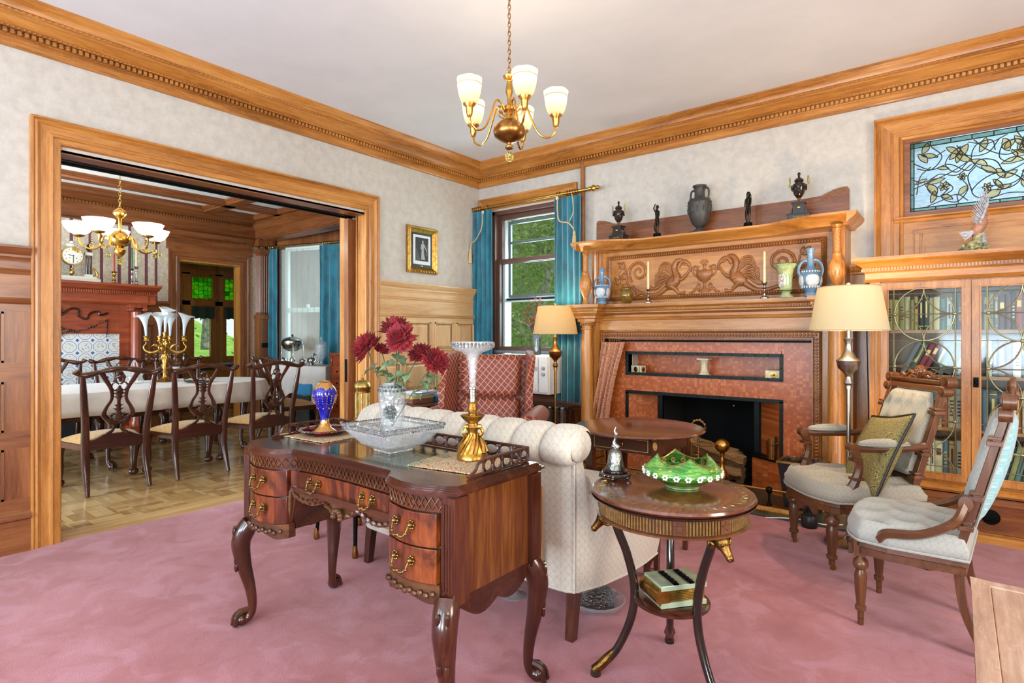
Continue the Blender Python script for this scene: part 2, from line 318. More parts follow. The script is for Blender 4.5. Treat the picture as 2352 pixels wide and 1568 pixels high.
# ---------------------------------------------------------------- mesh builder
def RT(loc=(0, 0, 0), rz=0., rx=0., ry=0., s=1.):
    return Matrix.Translation(V(loc)) @ Matrix.Rotation(rz, 4, 'Z') @ Matrix.Rotation(ry, 4, 'Y') @ Matrix.Rotation(rx, 4, 'X') @ Matrix.Scale(s, 4)
class G:
    def __init__(s): s.v = []; s.f = []; s.M = None
    def put(s, vs, fs):
        b = len(s.v)
        s.v += [tuple(s.M @ V(p)) for p in vs] if s.M else [tuple(p) for p in vs]
        s.f += [tuple(b+i for i in f) for f in fs]; return s
    def box(s, x0, y0, z0, x1, y1, z1):
        x0, x1 = sorted((x0, x1)); y0, y1 = sorted((y0, y1)); z0, z1 = sorted((z0, z1))
        return s.put([(x, y, z) for z in (z0, z1) for y in (y0, y1) for x in (x0, x1)],
                     [(0, 2, 3, 1), (4, 5, 7, 6), (0, 1, 5, 4), (2, 6, 7, 3), (0, 4, 6, 2), (1, 3, 7, 5)])
    def cbox(s, c, d): return s.box(c[0]-d[0]/2, c[1]-d[1]/2, c[2]-d[2]/2, c[0]+d[0]/2, c[1]+d[1]/2, c[2]+d[2]/2)
    def prism(s, pts, d0, d1, ax='z'):
        f = {'x': lambda p, d: (d, p[0], p[1]), 'y': lambda p, d: (p[0], d, p[1]), 'z': lambda p, d: (p[0], p[1], d)}[ax]
        n = len(pts); return s.put([f(p, d0) for p in pts]+[f(p, d1) for p in pts],
            [tuple(range(n))[::-1], tuple(range(n, 2*n))]+[(i, (i+1) % n, n+(i+1) % n, n+i) for i in range(n)])
    def lathe(s, prof, c=(0, 0, 0), n=24, ax='z', wob=None, cap=True):
        vs = []; m = len(prof)
        for r, z in prof:
            for i in range(n):
                a = 2*pi*i/n; q = r*(wob(a, z) if wob else 1)
                p = {'z': (q*cos(a), q*sin(a), z), 'x': (z, q*cos(a), q*sin(a)), 'y': (q*cos(a), z, q*sin(a))}[ax]
                vs.append((p[0]+c[0], p[1]+c[1], p[2]+c[2]))
        fs = [(j*n+i, j*n+(i+1) % n, (j+1)*n+(i+1) % n, (j+1)*n+i) for j in range(m-1) for i in range(n)]
        if cap:
            if prof[0][0] > 1e-4: fs.append(tuple(range(n))[::-1])
            if prof[-1][0] > 1e-4: fs.append(tuple(range((m-1)*n, m*n)))
        return s.put(vs, fs)
    def tube(s, pts, r, n=8, cap=True, flat=1.):
        pts = [V(p) for p in pts]; m = len(pts); rs = r if isinstance(r, (list, tuple)) else [r]*m; vs = []
        t = [(pts[min(i+1, m-1)]-pts[max(i-1, 0)]).normalized() for i in range(m)]
        u = t[0].orthogonal().normalized()
        for i in range(m):
            u = (u-t[i]*u.dot(t[i])).normalized(); w = t[i].cross(u)
            for k in range(n):
                a = 2*pi*k/n; vs.append(pts[i]+(u*cos(a)+w*sin(a)*flat)*rs[i])
        fs = [(i*n+k, i*n+(k+1) % n, (i+1)*n+(k+1) % n, (i+1)*n+k) for i in range(m-1) for k in range(n)]
        if cap: fs += [tuple(range(n))[::-1], tuple(range((m-1)*n, m*n))]
        return s.put(vs, fs)
    def sph(s, c, r, n=12, m=8):
        r = r if isinstance(r, (list, tuple)) else (r, r, r)
        vs = [(c[0], c[1], c[2]-r[2])]
        for j in range(1, m):
            b = pi*j/m-pi/2
            for i in range(n): a = 2*pi*i/n; vs.append((c[0]+r[0]*cos(b)*cos(a), c[1]+r[1]*cos(b)*sin(a), c[2]+r[2]*sin(b)))
        vs.append((c[0], c[1], c[2]+r[2])); L = len(vs)-1
        fs = [(0, 1+(i+1) % n, 1+i) for i in range(n)]+[(L, L-n+i, L-n+(i+1) % n) for i in range(n)]
        fs += [(1+j*n+i, 1+j*n+(i+1) % n, 1+(j+1)*n+(i+1) % n, 1+(j+1)*n+i) for j in range(m-2) for i in range(n)]
        return s.put(vs, fs)
    def grid(s, fn, nu, nv, cu=False, cv=False):
        vs = [fn(i/(nu if cu else nu-1), j/(nv if cv else nv-1)) for j in range(nv) for i in range(nu)]
        fs = [(j*nu+i, j*nu+(i+1) % nu, ((j+1) % nv)*nu+(i+1) % nu, ((j+1) % nv)*nu+i) for j in range(nv if cv else nv-1) for i in range(nu if cu else nu-1)]
        return s.put(vs, fs)
    def slab(s, fn, nu, nv, th):  # closed sheet with thickness th(u,v) along its normal
        def P(u, v): return V(fn(u, v))
        def Nn(u, v):
            e = 1e-3; a = P(min(u+e, 1), v)-P(max(u-e, 0), v); b = P(u, min(v+e, 1))-P(u, max(v-e, 0)); c = a.cross(b); return c.normalized() if c.length > 1e-12 else V((0, 0, 1))
        A = [P(i/(nu-1), j/(nv-1)) for j in range(nv) for i in range(nu)]
        t = th if callable(th) else (lambda u, v: th)
        B = [A[j*nu+i]+Nn(i/(nu-1), j/(nv-1))*t(i/(nu-1), j/(nv-1)) for j in range(nv) for i in range(nu)]
        L = len(A); q = lambda i, j: j*nu+i
        fs = [(q(i, j), q(i, j+1), q(i+1, j+1), q(i+1, j)) for j in range(nv-1) for i in range(nu-1)]
        fs += [tuple(L+k for k in f[::-1]) for f in list(fs)]
        for i in range(nu-1): fs += [(q(i, 0), q(i+1, 0), L+q(i+1, 0), L+q(i, 0)), (q(i+1, nv-1), q(i, nv-1), L+q(i, nv-1), L+q(i+1, nv-1))]
        for j in range(nv-1): fs += [(q(0, j+1), q(0, j), L+q(0, j), L+q(0, j+1)), (q(nu-1, j), q(nu-1, j+1), L+q(nu-1, j+1), L+q(nu-1, j))]
        return s.put(A+B, fs)
    def mold(s, prof, p0, p1, nrm, m0=0., m1=0.):  # moulding: prof = [(out, up)], mitred ends
        p0 = V(p0); p1 = V(p1); nrm = V(nrm); d = (p1-p0).normalized(); up = nrm.cross(d); up = up if up.z > .1 else (-up if up.z < -.1 else up)
        return s.moldu(prof, p0, p1, nrm, up, m0, m1)
    def moldu(s, prof, p0, p1, nrm, up, m0=0., m1=0.):
        p0 = V(p0); p1 = V(p1); nrm = V(nrm); up = V(up); d = (p1-p0).normalized(); n = len(prof)
        a = [p0+nrm*o+up*u+d*(m0*o) for o, u in prof]; b = [p1+nrm*o+up*u-d*(m1*o) for o, u in prof]
        return s.put(a+b, [tuple(range(n))[::-1], tuple(range(n, 2*n))]+[(i, (i+1) % n, n+(i+1) % n, n+i) for i in range(n)])
def build(name, g, mat, parent=None, smooth=35, bev=0., sub=0, seg=2):
    me = bpy.data.meshes.new(name); me.from_pydata(g.v, [], g.f)
    bm = bmesh.new(); bm.from_mesh(me); bmesh.ops.remove_doubles(bm, verts=bm.verts, dist=1e-6); bmesh.ops.recalc_face_normals(bm, faces=bm.faces); bm.to_mesh(me); bm.free()
    me.materials.append(MT[mat])
    if smooth:
        me.shade_smooth()
        if smooth < 180: me.set_sharp_from_angle(angle=radians(smooth))
    o = bpy.data.objects.new(name, me); COL.objects.link(o)
    if parent: o.parent = parent
    if bev: b = o.modifiers.new('bevel', 'BEVEL'); b.width = bev; b.segments = seg; b.limit_method = 'ANGLE'; b.angle_limit = radians(40); b.harden_normals = False
    if sub: b = o.modifiers.new('smooth', 'SUBSURF'); b.levels = sub; b.render_levels = sub
    return o
def struct(name, g, mat, **k): o = build(name, g, mat, **k); o['kind'] = 'structure'; return o
def tag(o, label, cat, group=None, kind=None):
    o['label'] = label; o['category'] = cat
    if group: o['group'] = group
    if kind: o['kind'] = kind
    return o
def thing(name, label, cat, loc=(0, 0, 0), rz=0., group=None):
    o = bpy.data.objects.new(name, None); COL.objects.link(o); o.location = loc; o.rotation_euler = (0, 0, rz); o.empty_display_size = .1
    return tag(o, label, cat, group)
def solo(name, g, mat, label, cat, loc=(0, 0, 0), rz=0., group=None, kind=None, **k):
    o = build(name, g, mat, **k); o.location = loc; o.rotation_euler = (0, 0, rz); return tag(o, label, cat, group, kind)
def dup(o, loc=None, rz=None, label=None, group=None, parent=None, sc=None):
    c = o.copy(); COL.objects.link(c)
    if parent: c.parent = parent
    else:
        if loc is not None: c.location = loc
        if rz is not None: c.rotation_euler = (0, 0, rz)
        if sc: c.scale = (sc, sc, sc)
        if label: c['label'] = label
        if group: c['group'] = group
    for ch in [x for x in bpy.data.objects if x.parent == o]: dup(ch, parent=c)
    return c
def circ(cx, cy, r, n=24, a0=0., a1=2*pi): return [(cx+r*cos(a0+(a1-a0)*i/n), cy+r*sin(a0+(a1-a0)*i/n)) for i in range(n)]
def bez(*P, n=10):  # Catmull-Rom through points
    P = [V(p) for p in P]; Q = [P[0]*2-P[1]]+P+[P[-1]*2-P[-2]]; out = []
    for i in range(1, len(Q)-2):
        a, b, c, d = Q[i-1:i+3]
        for k in range(n):
            t = k/n; out.append(.5*((2*b)+(c-a)*t+(2*a-5*b+4*c-d)*t*t+(3*b-a-3*c+d)*t**3))
    out.append(P[-1]); return out
def lerps(vals, n):  # resample list of numbers
    m = len(vals)-1; return [vals[min(int(i/(n-1)*m), m-1)]*(1-(i/(n-1)*m-min(int(i/(n-1)*m), m-1)))+vals[min(int(i/(n-1)*m), m-1)+1]*(i/(n-1)*m-min(int(i/(n-1)*m), m-1)) for i in range(n)]
def frame(g, a0, b0, a1, b1, w, d0, d1, ax):  # rectangular frame in a plane
    for r in ((a0, b0, a1, b0+w), (a0, b1-w, a1, b1), (a0, b0+w, a0+w, b1-w), (a1-w, b0+w, a1, b1-w)):
        if ax == 'y': g.box(r[0], d0, r[1], r[2], d1, r[3])
        elif ax == 'x': g.box(d0, r[0], r[1], d1, r[2], r[3])
        else: g.box(r[0], r[1], d0, r[2], r[3], d1)
    return g
def curtain(x0, x1, z0, z1, y0, folds, amp, ax='x', sway=0., bottom=1.):  # pleated cloth sheet
    g = G()
    def fn(u, v):
        z = z1+(z0-z1)*v; k = (bottom-1)*v+1; c = (x0+x1)/2; x = c+(x0-c+(x1-x0)*u)*k+sway*v*v
        y = y0+amp*(.5+.5*v)*sin(u*folds*2*pi+.8*sin(5*u))+.25*amp*sin(u*folds*4.7+v*5)
        return (x, y, z) if ax == 'x' else (y, x, z)
    return g.slab(fn, folds*10+1, 14, .004)
# ================================================================ SETTING: living room shell
DX = -4.2          # far wall of the dining room
struct('floor', G().box(0, -9, -.1, 8, .9, 0), 'pink_carpet', smooth=0)
struct('floor', G().box(DX-3.2, -7.5, -.1, -.22, 1.28, -.004), 'parquet', smooth=0)
struct('floor', G().box(-.22, -7.5, -.1, 0, .05, -.002), 'threshold_oak', smooth=0)
struct('ceiling', G().box(-.18, -9, 3.15, 8, .2, 3.3), 'plaster_white', smooth=0)
g = G()
for b in ((-9, -3.86, 0, 3.15), (-1.56, .0, 0, 3.15), (-3.86, -1.56, 2.44, 3.15)): g.box(-.36, b[0], b[2], 0, b[1], b[3])
g.box(-.2, -3.86, 2.36, 0, -1.56, 2.44)
struct('wall_left', g, 'wallpaper', smooth=0)
g = G(); WT = .34
for x0, x1, z0, z1 in ((-.36, .2, 0, 3.15), (1.12, 1.9, 0, 3.15), (.2, 1.12, 0, .66), (.2, 1.12, 2.62, 3.15), (1.9, 3.2, 1.14, 3.15), (3.2, 4.0, 0, 3.15), (4.0, 5.35, 2.62, 3.15), (4.0, 5.35, 0, 2.11), (5.35, 8, 0, 3.15)):
    g.box(x0, 0, z0, x1, WT, z1)
struct('wall_back', g, 'wallpaper', smooth=0)
struct('wall_south', G().box(-.36, -8.3, 0, 8, -8.1, 3.15), 'wallpaper', smooth=0); struct('wall_east', G().box(7.6, -8.3, 0, 7.8, .2, 3.15), 'wallpaper', smooth=0)
# crown: frieze, dentils, beads, cove, ogee
CR = [(0, 2.905), (.022, 2.905), (.03, 2.915), (.03, 2.945), (.04, 2.952), (.034, 2.958), (.034, 2.992), (.062, 2.995), (.062, 3.008), (.07, 3.012), (.085, 3.03), (.105, 3.045),
      (.118, 3.052), (.118, 3.062), (.128, 3.066), (.128, 3.076), (.135, 3.08), (.14, 3.1), (.155, 3.118), (.17, 3.128), (.176, 3.138), (.176, 3.15), (0, 3.15)]
def crown(name, p0, p1, nrm, m0, m1, mat, prof=CR, dent=True, zoff=0.):
    prof = [(a, b+zoff) for a, b in prof]
    g = G().moldu(prof, p0, p1, nrm, (0, 0, 1), m0, m1)
    if dent:
        a = V(p0); d = V(p1)-a; L = d.length; d.normalize(); n = V(nrm); k = int(L/.032)
        for i in range(k):
            c = a+d*(.05+i*.032); q = c+d*.018
            A = c+n*.03; B = q+n*.066
            g.box(min(A.x, B.x), min(A.y, B.y), 2.964+zoff, max(A.x, B.x), max(A.y, B.y), 2.987+zoff)
        for i in range(int(L/.024)):
            c = a+d*(.05+i*.024)+n*.066; g.sph((c.x, c.y, 3.0+zoff), (.008, .008, .006), 5, 3)
        for i in range(int(L/.03)):
            c = a+d*(.1+i*.03)+n*.13; g.sph((c.x, c.y, 3.071+zoff), (.008 if abs(d.y) > .5 else .012, .012 if abs(d.y) > .5 else .008, .006), 5, 3)
    return struct(name, g, mat, smooth=30)
crown('trim_1', (0, -8, 0), (0, 0, 0), (1, 0, 0), 0, 1, 'oak_y')
crown('trim_2', (0, 0, 0), (6.5, 0, 0), (0, -1, 0), 1, 0, 'oak_x')
# doorway casing between the rooms
CAS = [(0, 0), (.034, 0), (.034, .012), (.026, .018), (.034, .03), (.026, .042), (.02, .048), (.02, .085), (.026, .09), (.03, .1), (.03, .105), (.022, .11), (.022, .142), (.012, .148), (0, .148)]
def casing(name, a, b, z0, z1, nrm, ax, mat_v, mat_h, prof=CAS, foot=True):  # three-sided casing, outer edge a..b
    w = prof[-1][1]; N_ = V(nrm); P = (lambda t, z: (0, t, z)) if ax == 'y' else (lambda t, z: (t, 0, z))
    off = V(nrm)*0; g = G(); h = G()
    D = V((0, 1, 0)) if ax == 'y' else V((1, 0, 0))
    def sweep(gg, p0, p1, inward, m0, m1):
        n = len(prof); d = (V(p1)-V(p0)).normalized()
        A = [V(p0)+N_*o+V(inward)*u+d*(m0*u) for o, u in prof]; B = [V(p1)+N_*o+V(inward)*u-d*(m1*u) for o, u in prof]
        gg.put(A+B, [tuple(range(n))[::-1], tuple(range(n, 2*n))]+[(i, (i+1) % n, n+(i+1) % n, n+i) for i in range(n)])
    sweep(g, P(a, z0), P(a, z1), D, 0, 1); sweep(g, P(b, z0), P(b, z1), -D, 0, 1); sweep(h, P(a, z1), P(b, z1), V((0, 0, -1)), 1, 1)
    return g, h
g, h = casing('c', -3.98, -1.44, 0, 2.543, (1, 0, 0), 'y', 0, 0)
struct('trim_3', g, 'oak_z', smooth=25); struct('trim_4', h, 'oak_y', smooth=25)
g = G()   # jamb linings, with the slot and the track of the sliding door
g.box(-.37, -3.86, 0, .0, -3.835, 2.36); g.box(-.09, -1.59, 0, 0, -1.56, 2.36); g.box(-.15, -1.575, 0, -.09, -1.56, 2.36); g.box(-.37, -1.59, 0, -.22, -1.56, 2.44)
g.box(-.11, -1.60, 0, -.098, -1.56, 2.36)
struct('trim_5', g, 'oak_z', smooth=0, bev=.002)
g = G().box(-.13, -3.84, 2.352, 0, -1.58, 2.375).box(-.37, -3.84, 2.43, -.21, -1.58, 2.445).box(-.235, -3.84, 2.352, -.21, -1.58, 2.445)
struct('trim_6', g, 'dark_oak_y', smooth=0)
g = G().box(-.21, -3.84, 2.347, -.13, -1.58, 2.37).box(-.205, -3.84, 2.335, -.19, -1.58, 2.35)
struct('trim_7', g, 'dark_iron', smooth=0)
d = thing('sliding_door', 'oak pocket door showing only its edge in the dining room doorway', 'door', (-.172, -1.56, 0))
build('panel', G().box(-.03, -.1, .01, .03, .0, 2.33), 'dark_oak_z', d, bev=.002)
build('edge_pull', G().box(-.018, -.103, .82, .018, -.1, 1.03), 'dark_iron', d)
# wainscot of the left wall
CAP = [(0, 1.675), (.028, 1.675), (.03, 1.69), (.036, 1.7), (.036, 1.712), (.05, 1.73), (.058, 1.75), (.062, 1.752), (.062, 1.765), (0, 1.765)]
R2 = [(0, 1.6), (.026, 1.6), (.032, 1.608), (.026, 1.616), (.032, 1.625), (.026, 1.634), (0, 1.634)]
R3 = [(0, 1.43), (.028, 1.43), (.04, 1.438), (.028, 1.447), (.036, 1.457), (.028, 1.467), (0, 1.467)]
BASE = [(0, 0), (.034, 0), (.034, .185), (.05, .195), (.05, .21), (.038, .222), (.03, .232), (0, .232)]
def raised(g, h, a0, a1, z0, z1, ax, face, out):  # sunk panel with a raised field: stiles g, panel h
    s = .012
    def B(gg, u0, u1, w0, w1, d0, d1):
        if ax == 'y': gg.box(face+out*d0, u0, w0, face+out*d1, u1, w1)
        else: gg.box(u0, face+out*d0, w0, u1, face+out*d1, w1)
    for r in ((a0, a1, z0, z0+s), (a0, a1, z1-s, z1), (a0, a0+s, z0, z1), (a1-s, a1, z0, z1)): B(g, *r, .018, .034)
    q = .045; P = []
    def pt(u, w, d): return (face+out*d, u, w) if ax == 'y' else (u, face+out*d, w)
    A = [pt(a0+s, z0+s, .006), pt(a1-s, z0+s, .006), pt(a1-s, z1-s, .006), pt(a0+s, z1-s, .006)]
    Bq = [pt(a0+q, z0+q, .024), pt(a1-q, z0+q, .024), pt(a1-q, z1-q, .024), pt(a0+q, z1-q, .024)]
    h.put(A+Bq, [(4, 5, 6, 7)]+[(i, (i+1) % 4, 4+(i+1) % 4, 4+i) for i in range(4)])
def wainscot(i, a0, a1, ax, face, out, cols, rows, mv, mh, cap=CAP, r2=R2, r3=R3, base=BASE, top=None, m=(0, 0)):
    P = (lambda t: (face, t, 0)) if ax == 'y' else (lambda t: (t, face, 0)); nrm = (out, 0, 0) if ax == 'y' else (0, out, 0)
    gh = G(); gv = G(); gp = G()
    for pr in (cap, r2, r3, base):
        if pr: gh.moldu(pr, P(a0), P(a1), nrm, (0, 0, 1), *m)
    ztop = cap[0][1]
    def B(gg, u0, u1, w0, w1, d):
        if ax == 'y': gg.box(face, u0, w0, face+out*d, u1, w1)
        else: gg.box(u0, face, w0, u1, face+out*d, w1)
    B(gh, a0, a1, rows[0][1], ztop, .024)
    zz = [r for r in rows]
    for k, (w0, w1) in enumerate(zz):
        nxt = zz[k+1][1] if k+1 < len(zz) else .2
        B(gh, a0, a1, nxt, w0, .024)
        e = a0
        for c0, c1 in cols: B(gv, e, c0, w0, w1, .0242); raised(gv, gp, c0, c1, w0, w1, ax, face, out); e = c1
        B(gv, e, a1, w0, w1, .0242)
    struct('trim_%d' % i, gh, mh, smooth=25); struct('trim_%d' % (i+1), gv, mv, smooth=0); struct('trim_%d' % (i+2), gp, mv, smooth=0)
ROWS = [(1.095, 1.385), (.7, .985), (.31, .6)]
wainscot(8, -1.44, 0, 'y', 0, 1, [(-1.40, -1.17), (-1.128, -.778), (-.716, -.446), (-.39, -.12)], ROWS, 'pale_oak_z', 'pale_oak_y')
wainscot(11, -7.5, -3.98, 'y', 0, 1, [(-5.6, -5.2), (-5.12, -4.7), (-4.62, -4.10)], ROWS, 'dark_oak_z', 'dark_oak_y')
# apron and wainscot under the window, and between fireplace and bookcase
wainscot(14, 0, 1.6, 'x', 0, -1, [(.12, .6), (.72, 1.28)], [(.24, .5)], 'dark_oak_z', 'dark_oak_x', cap=[(0, .6), (.03, .6), (.035, .63), (.07, .645), (.07, .665), (0, .665)], r2=[(0, .535), (.03, .535), (.04, .545), (.03, .56), (0, .56)], r3=None, m=(0, 0))
g = G().box(3.4, -.03, 0, 4.4, 0, 1.7).moldu(CAP, (3.4, 0, 0), (3.83, 0, 0), (0, -1, 0), (0, 0, 1)).box(3.4, -.04, 1.595, 3.83, 0, 1.62)
struct('trim_17', g, 'oak_z', smooth=20)
struct('trim_18', G().tube([(1.375, -.02, 1.9), (1.375, -.02, 3.04)], .022, 12), 'carved_oak')     # the round wooden pole between window and chimney breast

# ---------------------------------------------------------------- window behind the wing chair
w1 = G(); C2 = [(0, 0), (.03, 0), (.03, .018), (.022, .024), (.026, .036), (.018, .044), (.018, .11), (.024, .118), (.012, .13), (0, .13)]
g, h = casing('c', .02, 1.305, .66, 2.772, (0, -1, 0), 'x', 0, 0, prof=C2)
struct('trim_19', g, 'oak_z', smooth=25); struct('trim_20', h, 'oak_x', smooth=25)
g = G()
for a in ((.2, .235), (1.085, 1.12)): g.box(a[0], .0, .66, a[1], .2, 2.62)
g.box(.2, 0, 2.58, 1.12, .2, 2.62).box(.2, 0, .66, 1.12, .2, .69)
win = struct('window_1', g, 'bronze_paint', smooth=0, bev=.002)
win['label'] = 'double-hung window between two teal curtains'
def sash(par, name, x0, x1, z0, z1, y, w, mat, d=.035, wb=None):
    g = G(); frame(g, x0, z0, x1, z1, w, y, y+d, 'y')
    if wb: g.box(x0, y, z0, x1, y+d, z0+wb)
    s = build(name, g, mat, par, smooth=0, bev=.003); build('pane', G().box(x0+w, y+d*.45, z0+w, x1-w, y+d*.55, z1-w), 'window_glass', s, smooth=0); return s
sash(win, 'upper_sash', .235, 1.085, 2.04, 2.58, .07, .05, 'bronze_paint')
sash(win, 'lower_sash', .235, 1.085, 1.08, 2.09, .03, .045, 'bronze_paint')
g = G(); frame(g, .25, .67, 1.07, 2.57, .03, .12, .17, 'y'); g.box(.28, .12, 1.62, 1.04, .16, 1.655); 
build('storm_frame', g, 'white_paint', win, smooth=0, bev=.002)
g = G(); frame(g, .31, 1.67, 1.02, 2.52, .03, .15, .18, 'y'); g.box(.33, .15, 2.27, 1.0, .17, 2.295).box(.3, .12, 1.635, 1.05, .15, 1.665)
build('storm_sash', g, 'grey_metal_paint', win, smooth=0, bev=.002)
g = G().box(.235, -.02, 1.06, 1.085, .1, 1.085).box(.0, -.055, .655, 1.31, .0, .675)
build('sill', g, 'grey_metal_paint', win, smooth=0, bev=.003)
# ---------------------------------------------------------------- high stained-glass window over the bookcase
SG = [(0, 0), (.045, 0), (.045, .012), (.036, .02), (.042, .034), (.03, .044), (.03, .1), (.036, .104), (.036, .112), (.03, .118), (.03, .15), (.04, .158), (.03, .172), (.015, .178), (0, .178)]
g, h = casing('c', 3.808, 5.54, 1.72, 2.792, (0, -1, 0), 'x', 0, 0, prof=SG)
struct('trim_21', g, 'oak_z', smooth=25); struct('trim_22', h, 'oak_x', smooth=25)
g = G().moldu([(0, 0), (.03, 0), (.04, .02), (.055, .03), (.055, .04), (0, .04)], (3.93, 0, 2.035), (5.42, 0, 2.035), (0, -1, 0), (0, 0, 1)).box(3.98, -.022, 1.72, 5.4, 0, 2.04)
frame(g, 4.045, 1.76, 5.3, 1.985, .03, -.034, -.02, 'y'); frame(g, 4.09, 1.79, 5.27, 1.955, .015, -.03, -.02, 'y'); g.box(4.105, -.03, 1.8, 5.25, -.02, 1.94)
struct('trim_23', g, 'oak_x', smooth=0, bev=.003)
g = G(); frame(g, 3.985, 2.075, 5.365, 2.63, .035, -.012, .05, 'y')
w2 = struct('window_2', g, 'dark_oak_x', smooth=0, bev=.003)
GX0, GX1, GZ0, GZ1 = 4.022, 5.328, 2.112, 2.593
build('clear_field', G().box(GX0, .02, GZ0, GX1, .024, GZ1), 'pale_blue_pane', w2, smooth=0)
g = G(); g.box(GX0, .017, GZ1-.035, GX1, .0199, GZ1).box(GX0, .017, GZ0, GX0+.02, .0199, GZ1).box(GX0, .017, GZ0, GX1, .0199, GZ0+.025)
build('border_glass', g, 'sea_green_pane', w2, smooth=0)
LEAD = G(); AMB = G(); SX = GX0; SW = .615
def lp(u, v): return (SX+u, .014, GZ0+v)
def lead(pts, r=.0035, n=8):
    LEAD.tube(bez(*[lp(*p) for p in pts], n=n), r, 5)
def petal(u, v, a, L, w, bend=0.):
    P = []; w *= 1.25; L *= 1.1
    for k in range(9):
        t = k/8; x = L*t; P.append((x, w*sin(pi*t)**.8+bend*t*t))
    for k in range(7, 0, -1):
        t = k/8; P.append((L*t, -w*.55*sin(pi*t)+bend*t*t))
    Q = [lp(u+x*cos(a)-y*sin(a), v+x*sin(a)+y*cos(a)) for x, y in P]
    n = len(Q); AMB.put([(q[0], .0166, q[2]) for q in Q], [tuple(range(n))]); LEAD.tube(Q+[Q[0]], .003, 5)
def flower(u, v, r=.018):
    for k in range(6): c = (u+r*cos(k*pi/3), v+r*sin(k*pi/3)); petal(u, v, k*pi/3, r*1.9, r*.5)
    LEAD.tube([lp(u+r*.5*cos(t*pi/4), v+r*.5*sin(t*pi/4)) for t in range(9)], .003, 5)
def motif(sgn, c):  # half of the scroll design mirrored about c
    X = lambda u: c+sgn*u
    def L(*p): lead([(X(u), v) for u, v in p])
    def Pt(u, v, a, l, w, b=0.): petal(X(u), v, a if sgn > 0 else pi-a, l, w*(1 if sgn > 0 else -1), b*sgn)
    L((0, .35), (.05, .40), (.12, .38), (.14, .30), (.09, .26), (.05, .30), (.08, .34)); L((0, .10), (.06, .17), (.14, .2), (.22, .17), (.28, .1), (.24, .05), (.18, .09))
    L((.0, .25), (.1, .2), (.2, .22), (.28, .3), (.26, .4), (.18, .42), (.16, .35)); L((.28, .28), (.36, .22), (.46, .24), (.52, .16), (.46, .09), (.38, .13), (.42, .19))
    L((.3, .42), (.38, .38), (.42, .30), (.36, .24), (.30, .30)); L((.42, .4), (.5, .36), (.56, .4)); L((.3, .04), (.36, .09), (.44, .06), (.52, .03)); L((.0, .18), (.08, .12), (.2, .12))
    L((.28, .1), (.3, .2), (.26, .26)); L((.5, .3), (.56, .24), (.58, .12)); L((.36, .09), (.35, .03)); L((.1, .44), (.2, .40), (.3, .43))
    L((.06, .46), (.02, .36), (.1, .31), (.2, .36), (.27, .44)); L((.0, .05), (.1, .06), (.2, .03)); L((.12, .2), (.16, .28), (.24, .3), (.3, .24), (.4, .3), (.5, .28), (.6, .34)); L((.34, .2), (.3, .12), (.36, .04), (.44, .08), (.4, .14))
    L((.5, .44), (.44, .36), (.5, .28), (.58, .3)); L((.0, .3), (.04, .33), (.03, .38)); L((.14, .42), (.2, .34), (.3, .34), (.36, .42)); L((.02, .2), (.05, .12), (.12, .09), (.16, .14), (.12, .18)); L((.46, .24), (.54, .2), (.61, .23)); L((.3, .3), (.4, .24), (.5, .2), (.6, .16))
    Pt(.06, .40, -.8, .07, .018); Pt(.3, .42, -1.2, .08, .02); Pt(.36, .3, 1.6, .08, .018, .02); Pt(.52, .33, .9, .08, .02); Pt(.12, .16, 1.1, .07, .02); Pt(.3, .14, -.9, .07, .018); Pt(.52, .22, -.4, .07, .012); Pt(.4, .27, .2, .06, .012); Pt(.05, .2, -.6, .07, .018); Pt(.55, .40, 2.0, .07, .02)
    Pt(0, .35, 2.3, .09, .02); Pt(.02, .26, .2, .10, .02, -.03); Pt(.09, .33, .9, .08, .025, .03); Pt(.15, .2, .4, .09, .02, .02); Pt(.2, .25, .8, .1, .018, -.03)
    Pt(.24, .35, 1.9, .09, .02); Pt(.28, .3, .3, .09, .02, .03); Pt(.35, .36, .7, .08, .018); Pt(.4, .33, 2.2, .09, .02); Pt(.46, .36, .3, .09, .015); Pt(.42, .21, -.4, .1, .018, .02)
    Pt(.47, .1, 1.2, .1, .022, -.03); Pt(.38, .06, .5, .07, .015); Pt(.5, .05, 1.8, .08, .018); Pt(.22, .05, 2.4, .08, .03, .03); Pt(.08, .11, -.3, .07, .015); Pt(.12, .1, .6, .07, .015, .02)
    flower(X(.2), .115, .014); flower(X(.43), .155, .016); flower(X(.33), .205, .012)
motif(-1, .615); motif(1, .615)
for a in (.35, 1.0, 1.57, 2.14, 2.8): petal(.615, .3, a, .13 if a == 1.57 else .08, .022)
petal(.615, .3, -1.57, .1, .022); flower(.615, .19, .014); petal(.615, .07, 1.57, .09, .028); petal(.615, .1, -1.57, .06, .02)
for u in (0, GX1-GX0): lead([(u, 0), (u, .24), (u, .481)])
for v in (.004, .025, .446, .477): lead([(0, v), (.6, v), (GX1-GX0, v)])
lead([(.02, 0), (.02, .24), (.02, .481)])
for k in range(1, 12):
    u = k*.112; lead([(u, .446), (u, .463), (u, .477)]); lead([(u+.03, 0), (u+.03, .01), (u+.03, .025)])
for k in range(1, 4): lead([(0, k*.12), (.01, k*.12), (.02, k*.12)])
build('lead', LEAD, 'lead_came', w2); build('amber_glass', AMB, 'amber_pane', w2, smooth=0)

